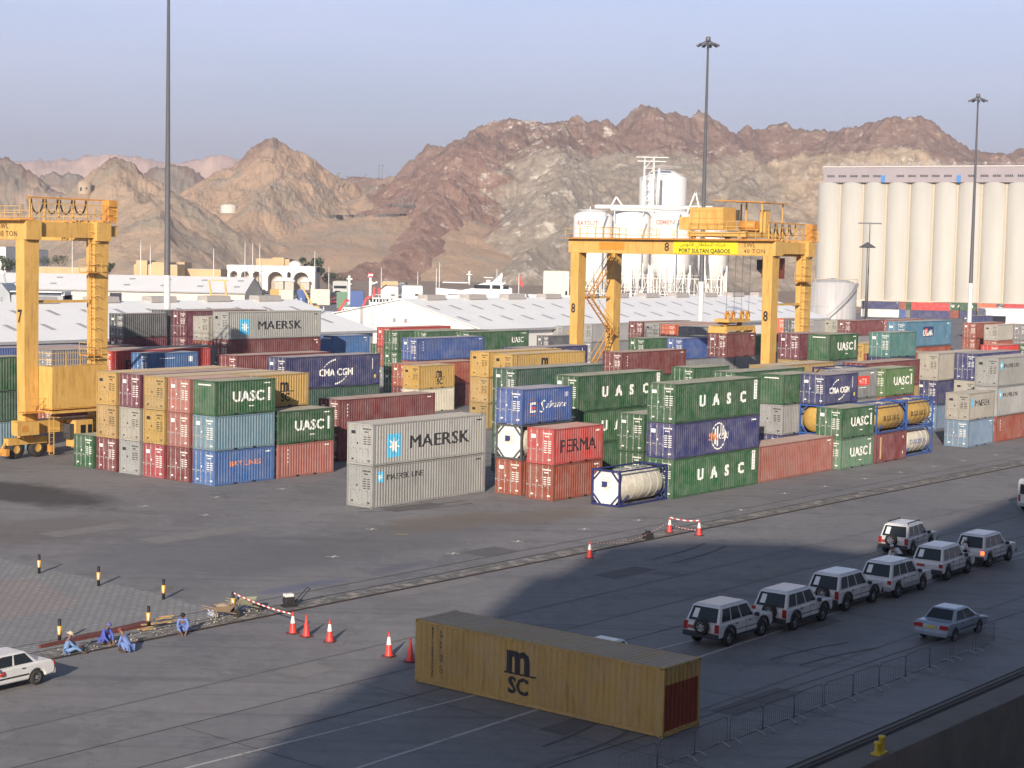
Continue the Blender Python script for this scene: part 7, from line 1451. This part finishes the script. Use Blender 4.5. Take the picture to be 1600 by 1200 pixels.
tag(mb.build('rubble'),'scattered pale rubble along the opened crane rail','rubble',kind='stuff')
p_=unp(333,962); mb=MB()
for i in range(12): a=rn.uniform(0,6.28); mb.bar((rn.uniform(-.3,.3),rn.uniform(-.2,.2),.02),(rn.uniform(-.3,.3),rn.uniform(-.2,.2),rn.uniform(.1,.4)),.05,mat('crumpled_sheet',(.4,.43,.5),.5))
tag(mb.build('crumpled_sheet',loc=(p_[0],p_[1],0)),'crumpled bluish plastic sheeting left of the wheelbarrow','plastic sheet')
p_=unp(1012,842); mb=MB(); mb.box(-.3,-.2,0,.3,.2,.35,DARK); mb.box(-.1,-.15,.35,.12,.15,.5,DARK); tag(mb.build('rail_clamp_box',loc=(p_[0],p_[1],.01),rz=.7),'small dark box beside the crane rail near the far cones','box')
# ------------------------------------------------------------------ crowd barriers along the quay
GB=mat('barrier_steel',(.12,.125,.15),.6,.2)
def barrier_parts():
    mb=MB(); Lb,h=2.15,1.05; P=[(0,0,.14),(0,0,h-.14),(.14,0,h),(Lb-.14,0,h),(Lb,0,h-.14),(Lb,0,.14)]
    for p,q in zip(P,P[1:]+P[:1]): mb.tube(p,q,.016,GB,n=7)
    f=mb.mesh('frame'); mb=MB(); [mb.tube((Lb*i/15,0,.14),(Lb*i/15,0,h),.006,GB,n=5) for i in range(1,15)]; b=mb.mesh('bars'); mb=MB(); Q=[(0,-.33,.01),(0,-.24,.09),(0,-.1,.15),(0,.1,.15),(0,.24,.09),(0,.33,.01)]; [mb.tube(p,q,.022,CHR,n=7) for p,q in zip(Q,Q[1:])]; return f,b,mb.mesh('foot')
BP=barrier_parts(); pa=unp(1113,1174); pb=unp(1515,1024); dv=(pb-pa)/np.linalg.norm(pb-pa); ba=math.atan2(dv[1],dv[0]); N_=13
for i in range(N_):
    s=-5.6+i*2.24; p_=pa+dv*s; jit=rn.uniform(-.05,.05); root=empty('crowd_barrier',(p_[0],p_[1],.013),ba+jit,'grey steel crowd barrier, %s from the left in the row along the quay'%ORD[i],'barrier','crowd barriers in a row along the quay')
    link('frame',BP[0],root); link('bars',BP[1],root)
    for x in(.3,1.85): link('foot',BP[2],root,loc=(x,0,0))
# ------------------------------------------------------------------ quay edge things
YB=mat('mooring_yellow',(.58,.42,.03),.5,dirt=.3); p_=unp(1374,1178); root=empty('mooring_bollard',(p_[0],p_[1],.008),YAW,'yellow twin post mooring bollard on the quay edge','mooring bollard'); root.scale=(.62,.62,.62); mb=MB(); mb.prism([(-.55,-.3),(.55,-.3),(.6,0),(.55,.3),(-.55,.3),(-.6,0)],'z',0,.12,YB); mb.build('base',root,bevel=.03)
mb=MB(); mb.lathe([(.2,.1),(.17,.3),(.17,.85),(.22,.9),(.2,1.0),(0,1.02)],YB,18,(.25,0,0)); mb.build('post',root); mb=MB(); mb.lathe([(.2,.1),(.17,.3),(.17,.6),(.22,.66),(.2,.75),(0,.77)],YB,18,(-.28,0,0)); mb.build('post',root); mb=MB(); mb.tube((-.3,0,.45),(-.62,-.1,.5),.09,YB,n=12); mb.build('horn',root)
p_=unp(1500,1222,-.9); mb=MB(); mb.lathe([(.9,-2.6),(1.3,-2.4),(1.3,-.1),(1.22,0),(1.1,0),(1.05,-.1),(1.05,-.5),(0,-.5)],mat('worn_beige_rubber',(.30,.26,.20),.8,dirt=.4),40); tag(mb.build('fender',loc=(p_[0],p_[1],-.9)),'round beige rimmed fender at the quay wall, cut by the picture foot','fender')
# ------------------------------------------------------------------ haze
def haze():
    m=bpy.data.materials.new('haze'); m.use_nodes=True; t=m.node_tree; t.nodes.clear(); o=t.nodes.new('ShaderNodeOutputMaterial'); v=t.nodes.new('ShaderNodeVolumePrincipled'); v.inputs['Color'].default_value=(.86,.86,.97,1); v.inputs['Density'].default_value=HAZE; v.inputs['Anisotropy'].default_value=.2
    t.links.new(v.outputs[0],o.inputs['Volume']); mb=MB(); mb.box(-6500,-3000,-5,9500,5200,330,m); tag(mb.build('haze'),'pale lavender haze in the air','haze',kind='stuff')
HAZE=.00023
haze()
